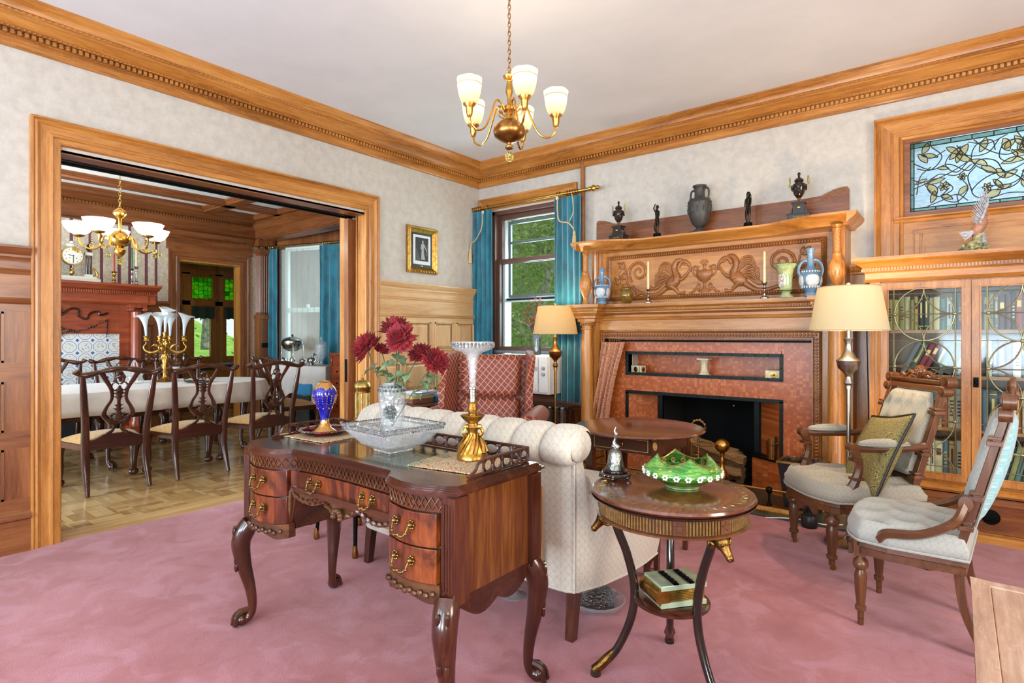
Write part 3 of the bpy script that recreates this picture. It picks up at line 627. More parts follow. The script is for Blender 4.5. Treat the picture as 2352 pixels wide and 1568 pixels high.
# ================================================================ SETTING: dining room shell
g = G()
DW = [(-7.5, -1.49, 0, 3.2), (-.63, .0, 0, 3.2), (-1.49, -.63, 2.3, 3.2)]
for a, b, z0, z1 in DW: g.box(DX-.2, a, z0, DX, b, z1)
struct('wall_south', G().box(DX-.2, -7.3, 0, -.36, -7.1, 3.02), 'striped_wallpaper', smooth=0)
struct('wall_far', g, 'striped_wallpaper', smooth=0)
struct('ceiling', G().box(DX-3.2, -7.5, 3.02, -.36, 1.28, 3.3), 'plaster_white', smooth=0)
BY = -.40   # plane where the bay opens
g = G().box(DX, BY, 2.69, -.36, BY+.2, 3.15)   # header over the bay
struct('trim_24', g, 'dark_oak_x', smooth=0)
g = G()
for a in (0,): g.moldu([(0, 2.70), (.03, 2.70), (.03, 2.72), (.02, 2.73), (.02, 2.84), (.03, 2.85), (.05, 2.87), (.07, 2.9), (.09, 2.93), (.11, 2.95), (.11, 2.97), (0, 2.97)], (DX, BY, 0), (-.36, BY, 0), (0, -1, 0), (0, 0, 1))
struct('trim_25', g, 'dark_oak_x', smooth=25)
FRZ = [(0, 2.67), (.03, 2.67), (.04, 2.69), (.025, 2.7), (.025, 2.86), (.035, 2.87), (.035, 2.905), (.08, 2.915), (.1, 2.925), (.16, 2.932), (.2, 2.95), (.3, 2.955), (.3, 2.99), (.34, 3.01), (.36, 3.02), (0, 3.02)]
g = G().moldu(FRZ, (DX, -7.2, 0), (DX, BY, 0), (1, 0, 0), (0, 0, 1))
y = -4.2
while y < BY-.05: g.box(DX+.03, y, 2.875, DX+.062, y+.022, 2.9); y += .036
struct('trim_26', g, 'dark_oak_y', smooth=25)
# coffered beams
BM = [(-.07, 2.952), (.07, 2.952), (.075, 2.97), (.09, 2.98), (.09, 2.99), (.11, 3.0), (.11, 3.02), (-.11, 3.02), (-.11, 3.0), (-.09, 2.99), (-.09, 2.98), (-.075, 2.97)]
g = G()
for x in (-3.33, -2.1): g.prism([(x+a, b) for a, b in BM], -7.2, BY, 'y')
struct('trim_27', g, 'dark_oak_y', smooth=25)
g = G()
for y in (-1.22, -4.3): g.prism([(y+a, b) for a, b in BM], DX+.1, -.36, 'x')
g.prism([(BY-.14+a*.6, b) for a, b in BM], DX+.1, -.36, 'x')
struct('trim_28', g, 'dark_oak_x', smooth=25)
# door surround of the far doorway with its entablature
g, h = casing('c', -1.63, -.5, 0, 2.44, (1, 0, 0), 'y', 0, 0, prof=[(0, 0), (.03, 0), (.03, .03), (.022, .04), (.022, .09), (.03, .1), (.022, .14), (0, .14)])
for q in (g, h): q.v = [(x+DX, y, z) for x, y, z in q.v]
h.moldu([(0, 2.44), (.03, 2.44), (.03, 2.58), (.045, 2.59), (.045, 2.62), (.07, 2.64), (.09, 2.665), (.09, 2.69), (0, 2.69)], (DX, -1.66, 0), (DX, -.47, 0), (1, 0, 0), (0, 0, 1))
y = -1.64
while y < -.49: h.box(DX+.04, y, 2.595, DX+.06, y+.018, 2.618); y += .03
struct('trim_29', g, 'dark_oak_z', smooth=25); struct('trim_30', h, 'dark_oak_y', smooth=25)
g = G().box(DX-.2, -1.5, 0, DX, -1.48, 2.3).box(DX-.2, -.64, 0, DX, -.62, 2.3).box(DX-.2, -1.5, 2.28, DX, -.62, 2.31)
struct('trim_31', g, 'oak_z', smooth=0)
# pilaster at the bay corner: fluted shaft on a panelled pedestal
g = G().box(DX, BY-.02, 0, DX+.16, BY+.16, 1.55).box(DX, BY-.03, 1.5, DX+.18, BY+.18, 1.56).box(DX, BY-.025, 1.36, DX+.17, BY+.17, 1.38).box(DX, BY, 1.56, DX+.14, BY+.14, 2.5)
for k in range(5): g.tube([(DX+.14, BY+.014+k*.028, 1.6), (DX+.14, BY+.014+k*.028, 2.46)], .009, 6)
for k in range(5): g.tube([(DX+.014+k*.028, BY, 1.6), (DX+.014+k*.028, BY, 2.46)], .009, 6)
g.box(DX, BY-.03, 2.5, DX+.17, BY+.17, 2.56).box(DX, BY-.06, 2.6, DX+.21, BY+.2, 2.69)
for s in (0, 1):
    for k in range(10): a = k*.7; g.sph((DX+.15+.03*cos(a)*(1-k*.07), BY+.02+s*.12+.03*sin(a)*(1-k*.07), 2.585), .014, 6, 4)
struct('trim_32', g, 'dark_oak_z', smooth=30)
solo('wall_outlet', G().box(0, -.06, -.035, .008, .06, .035).box(.008, -.03, -.012, .011, -.01, .012).box(.008, .01, -.012, .011, .03, .012), 'iron', 'dark double wall outlet on the fluted pilaster beside the bay curtain', 'outlet', (DX+.161, BY+.07, 1.1))
wainscot(33, -1.95, -1.63, 'y', DX, 1, [(-1.91, -1.81), (-1.77, -1.67)], [(.85, 1.4), (.25, .75)], 'dark_oak_z', 'dark_oak_y', cap=[(0, 1.63), (.03, 1.63), (.045, 1.66), (.06, 1.68), (.06, 1.71), (0, 1.71)], r2=[(0, 1.56), (.03, 1.56), (.04, 1.57), (.03, 1.585), (0, 1.585)], r3=None)
# bay: angled walls with a tall window; siding of the neighbouring wing outside
def ang(g, M): g.M = M; return g
BM1 = Matrix.Translation(V((DX+.05, -.20, 0))) @ Matrix.Rotation(radians(14), 4, 'Z')
g = ang(G(), BM1)
for b in ((-.1, .28, 0, 3.02), (1.18, 3.28, 0, 3.02), (.28, 1.18, 0, .7), (.28, 1.18, 2.6, 3.02)): g.box(b[0], 0, b[2], b[1], .14, b[3])
struct('wall_bay', g, 'dark_oak_z', smooth=0)
g = ang(G(), BM1); frame(g, .28, .7, 1.18, 2.6, .055, .04, .09, 'y'); g.box(.3, .03, 1.60, 1.16, .08, 1.67); g.box(.72, .05, 1.655, .76, .02, 1.72)
w3 = struct('window_3', g, 'white_paint', smooth=0, bev=.003)
build('pane', ang(G(), BM1).box(.32, .06, .74, 1.14, .064, 2.56), 'window_glass', w3, smooth=0)
g = G().box(DX-.2, BY+.16, 0, DX, 1.2, 3.02)
struct('wall_bay', g, 'dark_oak_z', smooth=0)
g = G().box(-1.05, BY, 0, -.36, 0, 3.15).box(-1.05, 0, 0, -.95, 1.24, 3.15)
struct('wall_bay', g, 'dark_oak_z', smooth=0)
# room beyond the far doorway, with casement windows looking on the lawn
g = G().box(DX-3.2, -7.5, 0, DX-3.0, -1.75, 3.13)
RX = -6.3
g = G()
for b in ((-3.6, -1.12, 0, 3.13), (.9, 1.6, 0, 3.13), (-1.12, .9, 0, .75), (-1.12, .9, 2.32, 3.13)): g.box(RX-.2, b[0], b[2], RX, b[1], b[3])
struct('wall_west', g, 'wallpaper', smooth=0)
struct('wall_north', G().box(RX-.2, 1.3, 0, DX-.2, 1.5, 3.13), 'wallpaper', smooth=0)
g = G(); frame(g, -1.2, .68, .98, 2.42, .1, RX, RX+.05, 'x'); g.box(RX, -1.2, 2.42, RX+.03, 1.0, 2.5)
for y in (-.56, .0, .56): g.box(RX-.02, y-.07, .75, RX+.05, y+.07, 2.35)
g.box(RX-.02, -1.15, 1.78, RX+.05, .95, 1.86); g.box(RX, -1.15, .74, RX+.08, .95, .8)
for y0, y1 in ((-1.1, -.63), (-.49, -.07), (.07, .49), (.63, .88)):
    frame(g, y0, .8, y1, 1.78, .07, RX-.03, RX+.03, 'x'); frame(g, y0, 1.86, y1, 2.32, .04, RX-.03, RX+.03, 'x')
w4 = struct('window_4', g, 'oak_z', smooth=0, bev=.003)
for y0, y1 in ((-1.1, -.63), (-.49, -.07), (.07, .49), (.63, .88)):
    build('stained_pane', G().box(RX-.01, y0+.03, 1.88, RX-.005, y1-.03, 2.3), 'green_stained_glass', w4, smooth=0)
    build('pane', G().box(RX-.01, y0+.06, .85, RX-.005, y1-.06, 1.74), 'window_glass', w4, smooth=0)
    b = G().slab(lambda u, v: (RX+.05+.012*sin(u*14), y0+.02+(y1-y0-.04)*u, 1.76-(.2+.018*abs(sin(u*9)))*v), 20, 5, .004)
    solo('window_valance', b, 'valance_green', 'dark green scalloped valance over a casement of the room beyond', 'valance', group='green valances in the far room')

# ================================================================ OUTSIDE
struct('hill', G().grid(lambda u, v: (-34+38*u, 15+12*v+1.2*sin(u*21)*cos(v*9), .2+12*v*min(1, max(0, (1-u)*3.2))+.5*sin(u*47+v*13)+.35*sin(u*91)), 90, 34), 'hill_green', smooth=60)
struct('ground', G().grid(lambda u, v: (-22+44*u, 1.8+34*v, -.55+6.5*v*v+.25*sin(u*13)*v), 40, 30), 'grass_ground')
struct('ground', G().grid(lambda u, v: (-6.8-26*v, -14+22*u, -.4+4.2*v*v+.2*sin(u*9)), 30, 20), 'grass_ground')
# ================================================================ FIREPLACE
def wthing(name, label, cat, base, group=None):  # a thing whose parts are modelled at their place in the room
    o = thing(name, label, cat, base, 0, group); WORLD[o.name] = base; return o
WORLD = {}
_build = build
def build(name, g, mat, parent=None, **k):
    o = _build(name, g, mat, parent, **k)
    if parent and parent.name in WORLD: o.matrix_parent_inverse = Matrix.Translation(-V(WORLD[parent.name]))
    return o
fp = wthing('fireplace', 'tall carved golden oak fireplace with a shelved overmantel and orange mosaic tile surround', 'fireplace', (2.6, 0, 0))
FX0, FX1 = 1.69, 3.44
solo('hearth_slab', G().box(1.45, -.70, 0, 3.72, -.04, .014), 'slate', 'black green stone hearth slab in front of the mosaic tile fireplace', 'hearth', (0, 0, 0), bev=.003)
# tile surround with two openings
g = G(); NX0, NX1, NZ0, NZ1 = 1.895, 3.205, .905, 1.09; OZ = .735
g.box(FX0, -.1, .014, NX0, -.001, 1.22).box(NX1, -.1, .014, FX1, -.001, 1.22).box(NX0, -.1, NZ1, NX1, -.001, 1.22).box(NX0, -.1, OZ, NX1, -.001, NZ0)
build('tile_surround', g, 'mosaic_tile', fp, smooth=0)
g = G(); g.box(NX0-.0, .11, NZ0-.02, NX1, .13, 1.14).box(NX0-.005, -.1, NZ0-.02, NX0, .12, 1.13).box(NX1, -.1, NZ0-.02, NX1+.005, .12, 1.13).box(NX0, -.09, NZ0-.012, NX1, .12, NZ0-.002).box(NX0, 0, NZ1+.001, NX1, .12, NZ1+.02)
build('niche_lining', g, 'mosaic_tile', fp, smooth=0)
def rivets(g, x0, z0, x1, z1, n, y=-.112):
    for k in range(n+1): g.sph((x0+(x1-x0)*k/n, y, z0+(z1-z0)*k/n), (.007, .005, .007), 8, 5)
g = G(); frame(g, NX0-.012, NZ0-.014, NX1+.014, NZ1+.016, .026, -.112, -.098, 'y')
rivets(g, NX0, NZ1+.003, NX1, NZ1+.003, 14); rivets(g, NX0, NZ0-.001, NX1, NZ0-.001, 14); rivets(g, NX0, NZ0+.09, NX1, NZ0+.09, 1)
build('niche_frame', g, 'iron', fp, smooth=30, bev=.001)
g = G(); g.box(NX0-.012, -.112, OZ-.012, NX1+.014, -.098, OZ+.016).box(NX0-.012, -.112, .28, NX0+.014, -.098, OZ).box(NX1-.012, -.112, .28, NX1+.014, -.098, OZ)
rivets(g, NX0, OZ+.002, NX1, OZ+.002, 14); rivets(g, NX0+.001, .33, NX0+.001, OZ-.06, 4); rivets(g, NX1+.001, .33, NX1+.001, OZ-.06, 4)
build('opening_frame', g, 'iron', fp, smooth=30, bev=.001)
g = G()
for s in (-1, 1):  # splayed tiled cheeks and the two hobs
    c = 2.55; X = lambda d: c+s*d
    g.prism([(X(.655), -.098), (X(.43), .14), (X(.44), .15), (X(.665), -.09)], .014, OZ+.02, 'z')
    g.prism([(X(.39), .0), (X(.69), -.165), (X(.69), -.102), (X(.652), -.098), (X(.44), .13)], .014, .265, 'z')
g.box(1.9, .0, OZ+.0, 3.2, .15, OZ+.02)
build('splayed_cheeks', g, 'mosaic_tile', fp, smooth=0)
for s in (-1, 1):
    X = lambda d: 2.55+s*d; g = G()
    g.prism([(X(.375), .005), (X(.70), -.18), (X(.70), -.1125), (X(.64), -.0975), (X(.425), .13)], .265, .282, 'z')
    g.prism([(X(.386), .0), (X(.416), -.018), (X(.412), -.024), (X(.382), -.006)], .014, .265, 'z')
    for z in (.05, .12, .19, .24): g.sph((X(.399), -.018, z), .006, 6, 4)
    g.prism([(X(.40), .1), (X(.44), .1), (X(.44), .13), (X(.40), .13)], .28, OZ, 'z')
    build('hob_plate', g, 'iron', fp, smooth=30)
g = G().box(2.1, .11, .001, 2.14, .75, .76).box(2.96, .11, .001, 3.0, .75, .76).box(2.1, .72, .001, 3.0, .76, .76).box(2.1, .1, .74, 3.0, .76, .78).box(2.1, -.04, .001, 3.0, .76, .0145)
build('firebox', g, 'soot', fp, smooth=0)
# beaded frame round the tiles
g = G(); BD = [(0, 0), (.02, 0), (.03, .008), (.022, .016), (.022, .045), (.035, .052), (.035, .062), (0, .062)]
def side(g, pr, p0, p1, inward, m0, m1, nrm=(0, -1, 0)):
    n = len(pr); d = (V(p1)-V(p0)).normalized()
    A = [V(p0)+V(nrm)*o+V(inward)*u+d*(m0*u) for o, u in pr]; B = [V(p1)+V(nrm)*o+V(inward)*u-d*(m1*u) for o, u in pr]
    g.put(A+B, [tuple(range(n))[::-1], tuple(range(n, 2*n))]+[(i, (i+1) % n, n+(i+1) % n, n+i) for i in range(n)])
X0, X1, Z1 = 1.63, 3.49, 1.285
side(g, BD, (X0, -.13, .014), (X0, -.13, Z1), (1, 0, 0), 0, 1); side(g, BD, (X1, -.13, .014), (X1, -.13, Z1), (-1, 0, 0), 0, 1); side(g, BD, (X0, -.13, Z1), (X1, -.13, Z1), (0, 0, -1), 1, 1)
x = X0+.03
while x < X1-.03: g.sph((x, -.158, Z1-.031), (.0105, .009, .012), 8, 5); x += .026
z = .05
while z < Z1-.04:
    for xx in (X0+.031, X1-.031): g.sph((xx, -.158, z), (.012, .009, .0105), 8, 5)
    z += .026
build('beaded_frame', g, 'carved_oak', fp, smooth=35)
g = G().box(1.50, -.13, .014, X0, 0, 1.32).box(X1, -.13, .014, 3.70, 0, 1.32).box(1.50, -.13, Z1, 3.70, 0, 1.50)
g.box(1.50, -.2, .014, 1.60, -.12, 1.32).box(3.60, -.2, .014, 3.70, -.12, 1.32)
build('pilaster_board', g, 'oak_z', fp, smooth=0, bev=.003)
# entablature and mantel shelf
ENT = [(.12, 1.30), (.165, 1.30), (.165, 1.385), (.18, 1.39), (.185, 1.405), (.175, 1.415), (.175, 1.435), (.2, 1.445), (.22, 1.452), (.22, 1.462), (.235, 1.47), (.235, 1.488), (.25, 1.495), (.262, 1.503), (.265, 1.52), (.265, 1.532), (.12, 1.532)]
g = G().moldu(ENT, (1.60, 0, 0), (3.62, 0, 0), (0, -1, 0), (0, 0, 1)); g.box(1.5, -.2, 1.49, 3.74, 0, 1.532)
build('frieze', g, 'oak_x', fp, smooth=25)
g = G(); SHF = [(0, 1.375), (.02, 1.375), (.02, 1.40), (.035, 1.41), (.035, 1.425), (.055, 1.44), (.07, 1.455), (.07, 1.465), (.08, 1.47), (.08, 1.488), (.09, 1.495), (.1, 1.505), (.1, 1.532), (0, 1.532)]
for xa, xb in ((1.52, 1.66), (3.54, 3.68)):
    for (p, q, nn) in (((xa, -.3, 0), (xb, -.3, 0), (0, -1, 0)), ((xa, 0, 0), (xa, -.3, 0), (-1, 0, 0)), ((xb, -.3, 0), (xb, 0, 0), (1, 0, 0))):
        g.moldu(SHF, p, q, nn, (0, 0, 1), -1 if nn[1] else 0 if p[1] == 0 else -1, -1 if (nn[1] or p[1] == 0) else 0)
    g.box(xa, -.3, 1.375, xb, 0, 1.532)
x = 1.66
while x < 3.55: g.sph((x, -.238, 1.479), (.007, .006, .009), 6, 4); x += .0175
for xa in (1.46, 3.48):
    for k in range(15): g.sph((xa+k*.0175, -.382, 1.479), (.007, .006, .009), 6, 4)
build('mantel_shelf', g, 'oak_x', fp, smooth=25)
COLX = (1.59, 3.61); CYY = -.3
def flut(nf, d): return lambda a, z: 1-d*abs(sin(a*nf/2))
for cx in COLX:
    g = G().box(cx-.075, CYY-.075, .014, cx+.075, CYY+.075, .22).lathe([(.068, .22), (.072, .235), (.06, .25), (.055, .26), (.055, .8), (.05, 1.3), (.056, 1.305), (.056, 1.315), (.048, 1.32), (.05, 1.35), (.068, 1.365), (.07, 1.376)], (cx, CYY, 0), 24)
    g.box(cx-.06, CYY+.05, .014, cx+.06, -.1, 1.375)
    c = build('column', g, 'oak_z', fp, smooth=35)
    g = G()
    for k in range(14): a = 2*pi*k/14; g.sph((cx+.06*cos(a), CYY+.06*sin(a), 1.352), (.008, .008, .018), 6, 4)
    build('capital_carving', g, 'carved_oak', c)
# overmantel
g = G().box(1.60, -.08, 1.532, 3.62, -.001, 2.03)
build('overmantel_board', g, 'oak_x', fp, smooth=0)
g = G(); RP = [(0, 0), (.02, 0), (.026, .008), (.02, .014), (.028, .022), (.02, .03), (.014, .036), (0, .036)]
PX0, PX1, PZ0, PZ1 = 1.685, 3.515, 1.568, 1.985
for p0, p1, w_ in (((PX0, -.08, PZ0), (PX0, -.08, PZ1), (1, 0, 0)), ((PX1, -.08, PZ0), (PX1, -.08, PZ1), (-1, 0, 0)), ((PX0, -.08, PZ1), (PX1, -.08, PZ1), (0, 0, -1)), ((PX0, -.08, PZ0), (PX1, -.08, PZ0), (0, 0, 1))): side(g, RP, p0, p1, w_, 1, 1)
x = PX0+.03
while x < PX1-.02:
    for z in (PZ1-.022, PZ0+.022): g.sph((x, -.108, z), (.007, .007, .011), 6, 4)
    x += .02
z = PZ0+.04
while z < PZ1-.03:
    for x in (PX0+.022, PX1-.022): g.sph((x, -.108, z), (.011, .007, .007), 6, 4)
    z += .02
build('rope_frame', g, 'carved_oak', fp, smooth=35)
CV = G(); PC = (2.60, 1.77)
def rel(pts, r, n=7, y=-.082, fl=.8):
    q = bez(*[(PC[0]+u, y, PC[1]+v) for u, v in pts], n=n); CV.tube(q, lerps(r, len(q)) if isinstance(r, (list, tuple)) else r, 7, True)
def spiral(u, v, r0, r1, a0, turns, w0, w1, s):
    n = int(14*abs(turns)); P = [(PC[0]+u+s*(r0+(r1-r0)*k/n)*cos(a0+turns*2*pi*k/n), -.083, PC[1]+v+(r0+(r1-r0)*k/n)*sin(a0+turns*2*pi*k/n)) for k in range(n+1)]
    CV.tube(P, lerps([w0, w1], n+1), 7)
def leafy(u, v, a, L, w):
    for k in (-1, 0, 1):
        aa = a+k*.55; l = L*(1 if k == 0 else .7)
        CV.put(*(lambda gg: (gg.v, gg.f))(G().sph((0, 0, 0), (l/2, .012, w*.5), 8, 5)) if False else ([], []))
        M = Matrix.Translation(V((PC[0]+u+cos(aa)*l/2, -.084, PC[1]+v+sin(aa)*l/2))) @ Matrix.Rotation(-aa, 4, 'Y')
        CV.M = M; CV.sph((0, 0, 0), (l/2, .011, w*.45), 9, 6); CV.M = None
for s in (-1, 1):
    S = lambda *p: [(s*u, v) for u, v in p]
    # beast: head, neck, body, wing, legs
    rel(S((.115, .045), (.13, .085), (.165, .115), (.2, .11), (.225, .07)), [.008, .014, .02, .018, .016]); rel(S((.12, .075), (.15, .09), (.18, .095)), [.007, .012, .01])
    rel(S((.19, .13), (.235, .125), (.262, .08), (.255, .03), (.24, -.01), (.25, -.06)), [.014, .022, .026, .028, .034, .04])
    CV.M = Matrix.Translation(V((PC[0]+s*.275, -.08, PC[1]-.055))) @ Matrix.Rotation(s*.7, 4, 'Y'); CV.sph((0, 0, 0), (.085, .03, .055), 12, 8); CV.M = None
    for k in range(5): rel(S((.27, .0), (.31+.012*k, .10-.01*k), (.37+.012*k, .115-.028*k), (.41, .06-.032*k)), [.008, .010, .009, .004])
    for k in range(5): rel(S((.30, -.02), (.36, .03-.022*k), (.43, .01-.03*k), (.40+.02*k, -.075-.008*k)), [.008, .010, .009, .004])
    rel(S((.24, -.02), (.20, -.035), (.165, -.01), (.13, .035), (.11, .03)), [.022, .018, .014, .011, .009]); rel(S((.135, .035), (.12, .05), (.105, .055)), [.008, .007, .005])
    rel(S((.29, -.09), (.25, -.12), (.225, -.15), (.17, -.155)), [.026, .018, .012, .012]); rel(S((.2, -.155), (.18, -.14), (.165, -.145)), [.01, .008, .006])
    # tail running into the great scroll
    rel(S((.33, -.10), (.42, -.155), (.53, -.15), (.63, -.105), (.655, -.06)), [.026, .02, .015, .012, .008])
    spiral(s*.60, .055, .108, .012, -.9, 1.75, .011, .008, s); spiral(s*.60, .055, .09, .02, -.7, 1.4, .006, .005, s)
    rel(S((.5, -.155), (.6, -.13), (.7, -.06), (.72, .02), (.735, .10)), [.014, .012, .010, .009, .006])
    leafy(s*.74, .1, pi/2-s*.9, .09, .035); leafy(s*.72, .02, pi/2-s*1.5, .08, .03); leafy(s*.71, -.06, -pi/2+s*1.0, .09, .035); leafy(s*.6, -.12, -pi/2+s*.4, .06, .03); leafy(s*.79, -.05, pi/2-s*.6, .09, .03); leafy(s*.47, -.12, pi/2-s*.2, .05, .02)
    rel(S((.72, .0), (.77, .0), (.8, .04), (.78, .075)), [.006, .006, .006, .005])
    # urn handles, feet scrolls
    spiral(s*.075, .055, .028, .008, 2.6, 1.2, .007, .006, s); rel(S((.02, -.045), (.07, -.02), (.098, .02), (.1, .055)), .007)
    spiral(s*.055, -.105, .024, .006, 1.4, 1.2, .006, .005, s); rel(S((.02, -.15), (.07, -.125), (.1, -.15), (.13, -.155)), [.010, .012, .01, .006])
CV.M = Matrix.Translation(V((PC[0], -.08, PC[1]))) @ Matrix.Scale(.45, 4, (0, 1, 0))
CV.lathe([(.0, -.155), (.05, -.155), (.05, -.135), (.02, -.12), (.012, -.09), (.014, -.075), (.05, -.05), (.068, -.01), (.07, .02), (.06, .03), (.02, .035), (.012, .05), (.016, .07), (.026, .08), (.0, .085)], n=20)
for k in range(9): CV.sph((-.03+.0075*k, 0, .095+.008*(k % 2)), .010, 7, 5)
for k in range(6): CV.sph((-.02+.008*k, 0, .115), .008, 7, 5)
CV.M = None
build('griffin_carving', CV, 'carved_oak', fp, smooth=60)
# top shelf, serpentine in plan
def serp(x):
    t = (x-2.61)/1.07; a = min(abs(t), 1.); s = min(max((a-.45)/.4, 0), 1); s = s*s*(3-2*s); return -(.245+.165*s)
TS = [(0, 2.03), (-.075, 2.03), (-.06, 2.045), (-.05, 2.05), (-.035, 2.062), (-.02, 2.066), (-.012, 2.078), (0, 2.085), (0, 2.098), (0, 2.098)]
xs = [1.535+(3.685-1.535)*k/60 for k in range(61)]; g = G(); rows = []
for o, z in [(-.12, 2.02), (-.085, 2.02), (-.075, 2.036), (-.055, 2.046), (-.04, 2.06), (-.022, 2.068), (-.012, 2.078), (0, 2.085), (0, 2.1)]:
    rows.append([(max(1.535-o*-1 if False else x, 0), serp(x)-o, z) for x in xs])
vs = [p for r in rows for p in r]; n = len(xs); L = len(rows)
vs += [(x, 0, 2.1) for x in xs]+[(x, 0, 2.02) for x in xs]
fs = [(j*n+i, j*n+i+1, (j+1)*n+i+1, (j+1)*n+i) for j in range(L+1) for i in range(n-1)]+[((L+1)*n+i, (L+1)*n+i+1, i+1, i) for i in range(n-1)]
fs += [tuple(j*n for j in range(L+2)), tuple(j*n+n-1 for j in range(L+2))[::-1]]
g.put(vs, fs)
ESH = [(0, 2.02), (.012, 2.036), (.03, 2.05), (.045, 2.062), (.055, 2.075), (.06, 2.085), (.06, 2.1), (0, 2.1)]
g.moldu(ESH, (1.535, 0, 0), (1.535, -.405, 0), (-1, 0, 0), (0, 0, 1), 0, 0).moldu(ESH, (3.685, -.405, 0), (3.685, 0, 0), (1, 0, 0), (0, 0, 1), 0, 0)
build('top_shelf', g, 'oak_x', fp, smooth=40)
BP = [(1.534, 2.1), (1.534, 2.33), (1.545, 2.35), (1.57, 2.352), (1.63, 2.34), (1.72, 2.305), (1.82, 2.3), (3.36, 2.3), (3.47, 2.305), (3.55, 2.34), (3.615, 2.352), (3.64, 2.35), (3.651, 2.33), (3.651, 2.1)]
bb = build('backboard', G().prism(BP, -.03, -.001, 'y'), 'dark_oak_x', fp, smooth=0, bev=.003)
PC = (2.5925, 2.3)
CV = G()
for s in (-1, 1):
    o = s*1.0; PCs = PC; PC = (2.5925+s*1.0, 2.31)
    spiral(0, .01, .028, .006, 0, 1.3, .005, .004, s)
    for k in range(3): rel([(-s*(.03+.03*k), .01-.01*k), (-s*(.06+.03*k), -.005-.01*k), (-s*(.05+.03*k), -.03-.006*k)], [.006, .005, .003], y=-.031)
    PC = PCs
for i in range(len(CV.v)): x, y, z = CV.v[i]; CV.v[i] = (x, y+.052 if y < -.06 else y, z)
build('corner_carving', CV, 'carved_oak', bb)
for cx in (1.60, 3.62):  # baluster posts under the top shelf
    tw = lambda a, z: 1-.1*abs(sin((a+z*38)*3)) if 1.83 < z < 1.985 else 1-.08*abs(sin(a*8)) if 1.64 < z < 1.715 else 1
    pr = [(.032, 1.532), (.036, 1.545), (.022, 1.56), (.022, 1.6), (.028, 1.61)]+[(.028+.027*sin(pi*.5*k/5), 1.61+.02*k) for k in range(1, 6)]+[(.056, 1.735), (.05, 1.76), (.034, 1.79), (.03, 1.81), (.034, 1.82)]+[(.026, 1.83+.0055*k) for k in range(28)]+[(.03, 1.985), (.034, 1.995), (.026, 2.0), (.036, 2.015), (.038, 2.02)]
    build('baluster', G().lathe(pr, (cx, -.345, 0), 32, wob=tw), 'oak_z', fp, smooth=50)
for cx, cy in ((1.645, -.12), (1.62, -.16), (1.6, -.21), (3.6, -.12), (3.625, -.16)):
    g = G().lathe([(.014, 1.532), (.012, 1.56), (.018, 1.62), (.012, 1.66), (.018, 1.69), (.009, 1.70), (.018, 1.71), (.011, 1.73), (.012, 2.02)], (cx, cy, 0), 10)
    build('colonnette', g, 'oak_z', fp, smooth=40)
build('side_panel', G().box(3.60, -.28, 1.532, 3.66, 0, 2.02), 'oak_z', fp, smooth=0); build('side_panel', G().box(1.56, -.06, 1.532, 1.62, 0, 2.02), 'oak_z', fp, smooth=0)
# firebox curtain rod with its drape
r = wthing('fireplace_rod', 'thin dark curtain rod across the top of the tiled fireplace', 'rod', (2.56, -.16, 1.2))
build('rod', G().tube([(1.70, -.15, 1.203), (3.43, -.15, 1.203)], .008, 8).box(1.69, -.155, 1.19, 1.70, -.1, 1.215).box(3.43, -.155, 1.19, 3.44, -.1, 1.215), 'iron', r)
g = G()
for k in range(7): g.tube([(1.745+k*.018, -.15+.013*cos(t), 1.2+.013*sin(t)) for t in [2*pi*j/10 for j in range(11)]], .003, 5)
build('curtain_ring', g, 'brass', r)
def drape(u, v):
    z = 1.19-.985*v; w = .235-.05*sin(pi*v) if v < .93 else .2-.6*(v-.93); c = 1.80-.0*v-.135*v; x = c-.5*w+w*u
    return (x-.03*sin(v*2.2), -.19-.08*v+.02*sin(u*26)+.012*sin(u*11+v*4), z)
cl = solo('fireplace_drape', G().slab(drape, 60, 26, .004), 'paisley_cotton', 'gathered orange patterned drape hanging beside the tiled fireplace opening', 'drape', smooth=60)
# small things in and on the fireplace
def keepsake(loc, rz, label):
    t = thing('keepsake_box', label, 'box', loc, rz)
    build('box', G().box(-.06, -.035, 0, .06, .035, .07), 'ivory', t, bev=.004)
    g = G()
    for s in (-1, 1):
        g.lathe([(.024, s*.0355), (.024, s*.037), (.019, s*.0375)], (0, 0, .035), 20, 'y'); g.sph((.005, s*.037, .036), (.012, .003, .01), 8, 5); g.sph((-.008, s*.037, .03), (.008, .003, .006), 8, 5)
        for x in (-.045, .045):
            for k in range(4): g.box(x-.004, s*.0352, .012+k*.013, x+.004, s*.0362, .019+k*.013)
        g.lathe([(.022, s*.0602), (.022, s*.0615), (.016, s*.0618)], (0, 0, .035), 20, 'x')
    build('relief', g, 'aged_brass', t)
keepsake((1.975, -.035, NZ0), -.3, 'small cream box with gilt oval relief in the niche end nearest the drape')
keepsake((3.135, -.03, NZ0), .1, 'small cream box with gilt oval relief in the niche end above the brass scuttle')
g = G().box(-.045, -.045, 0, .045, .045, .01).box(-.048, -.048, .138, .048, .048, .15).lathe([(.042, .01), (.042, .018), (.03, .03), (.034, .042), (.027, .05), (.025, .11), (.03, .115), (.027, .12), (.036, .132), (.038, .138)], n=28, wob=flut(14, .1))
solo('column_ornament', g, 'ivory', 'small carved column ornament in the centre of the tiled niche', 'ornament', (2.58, -.03, NZ0), smooth=45)
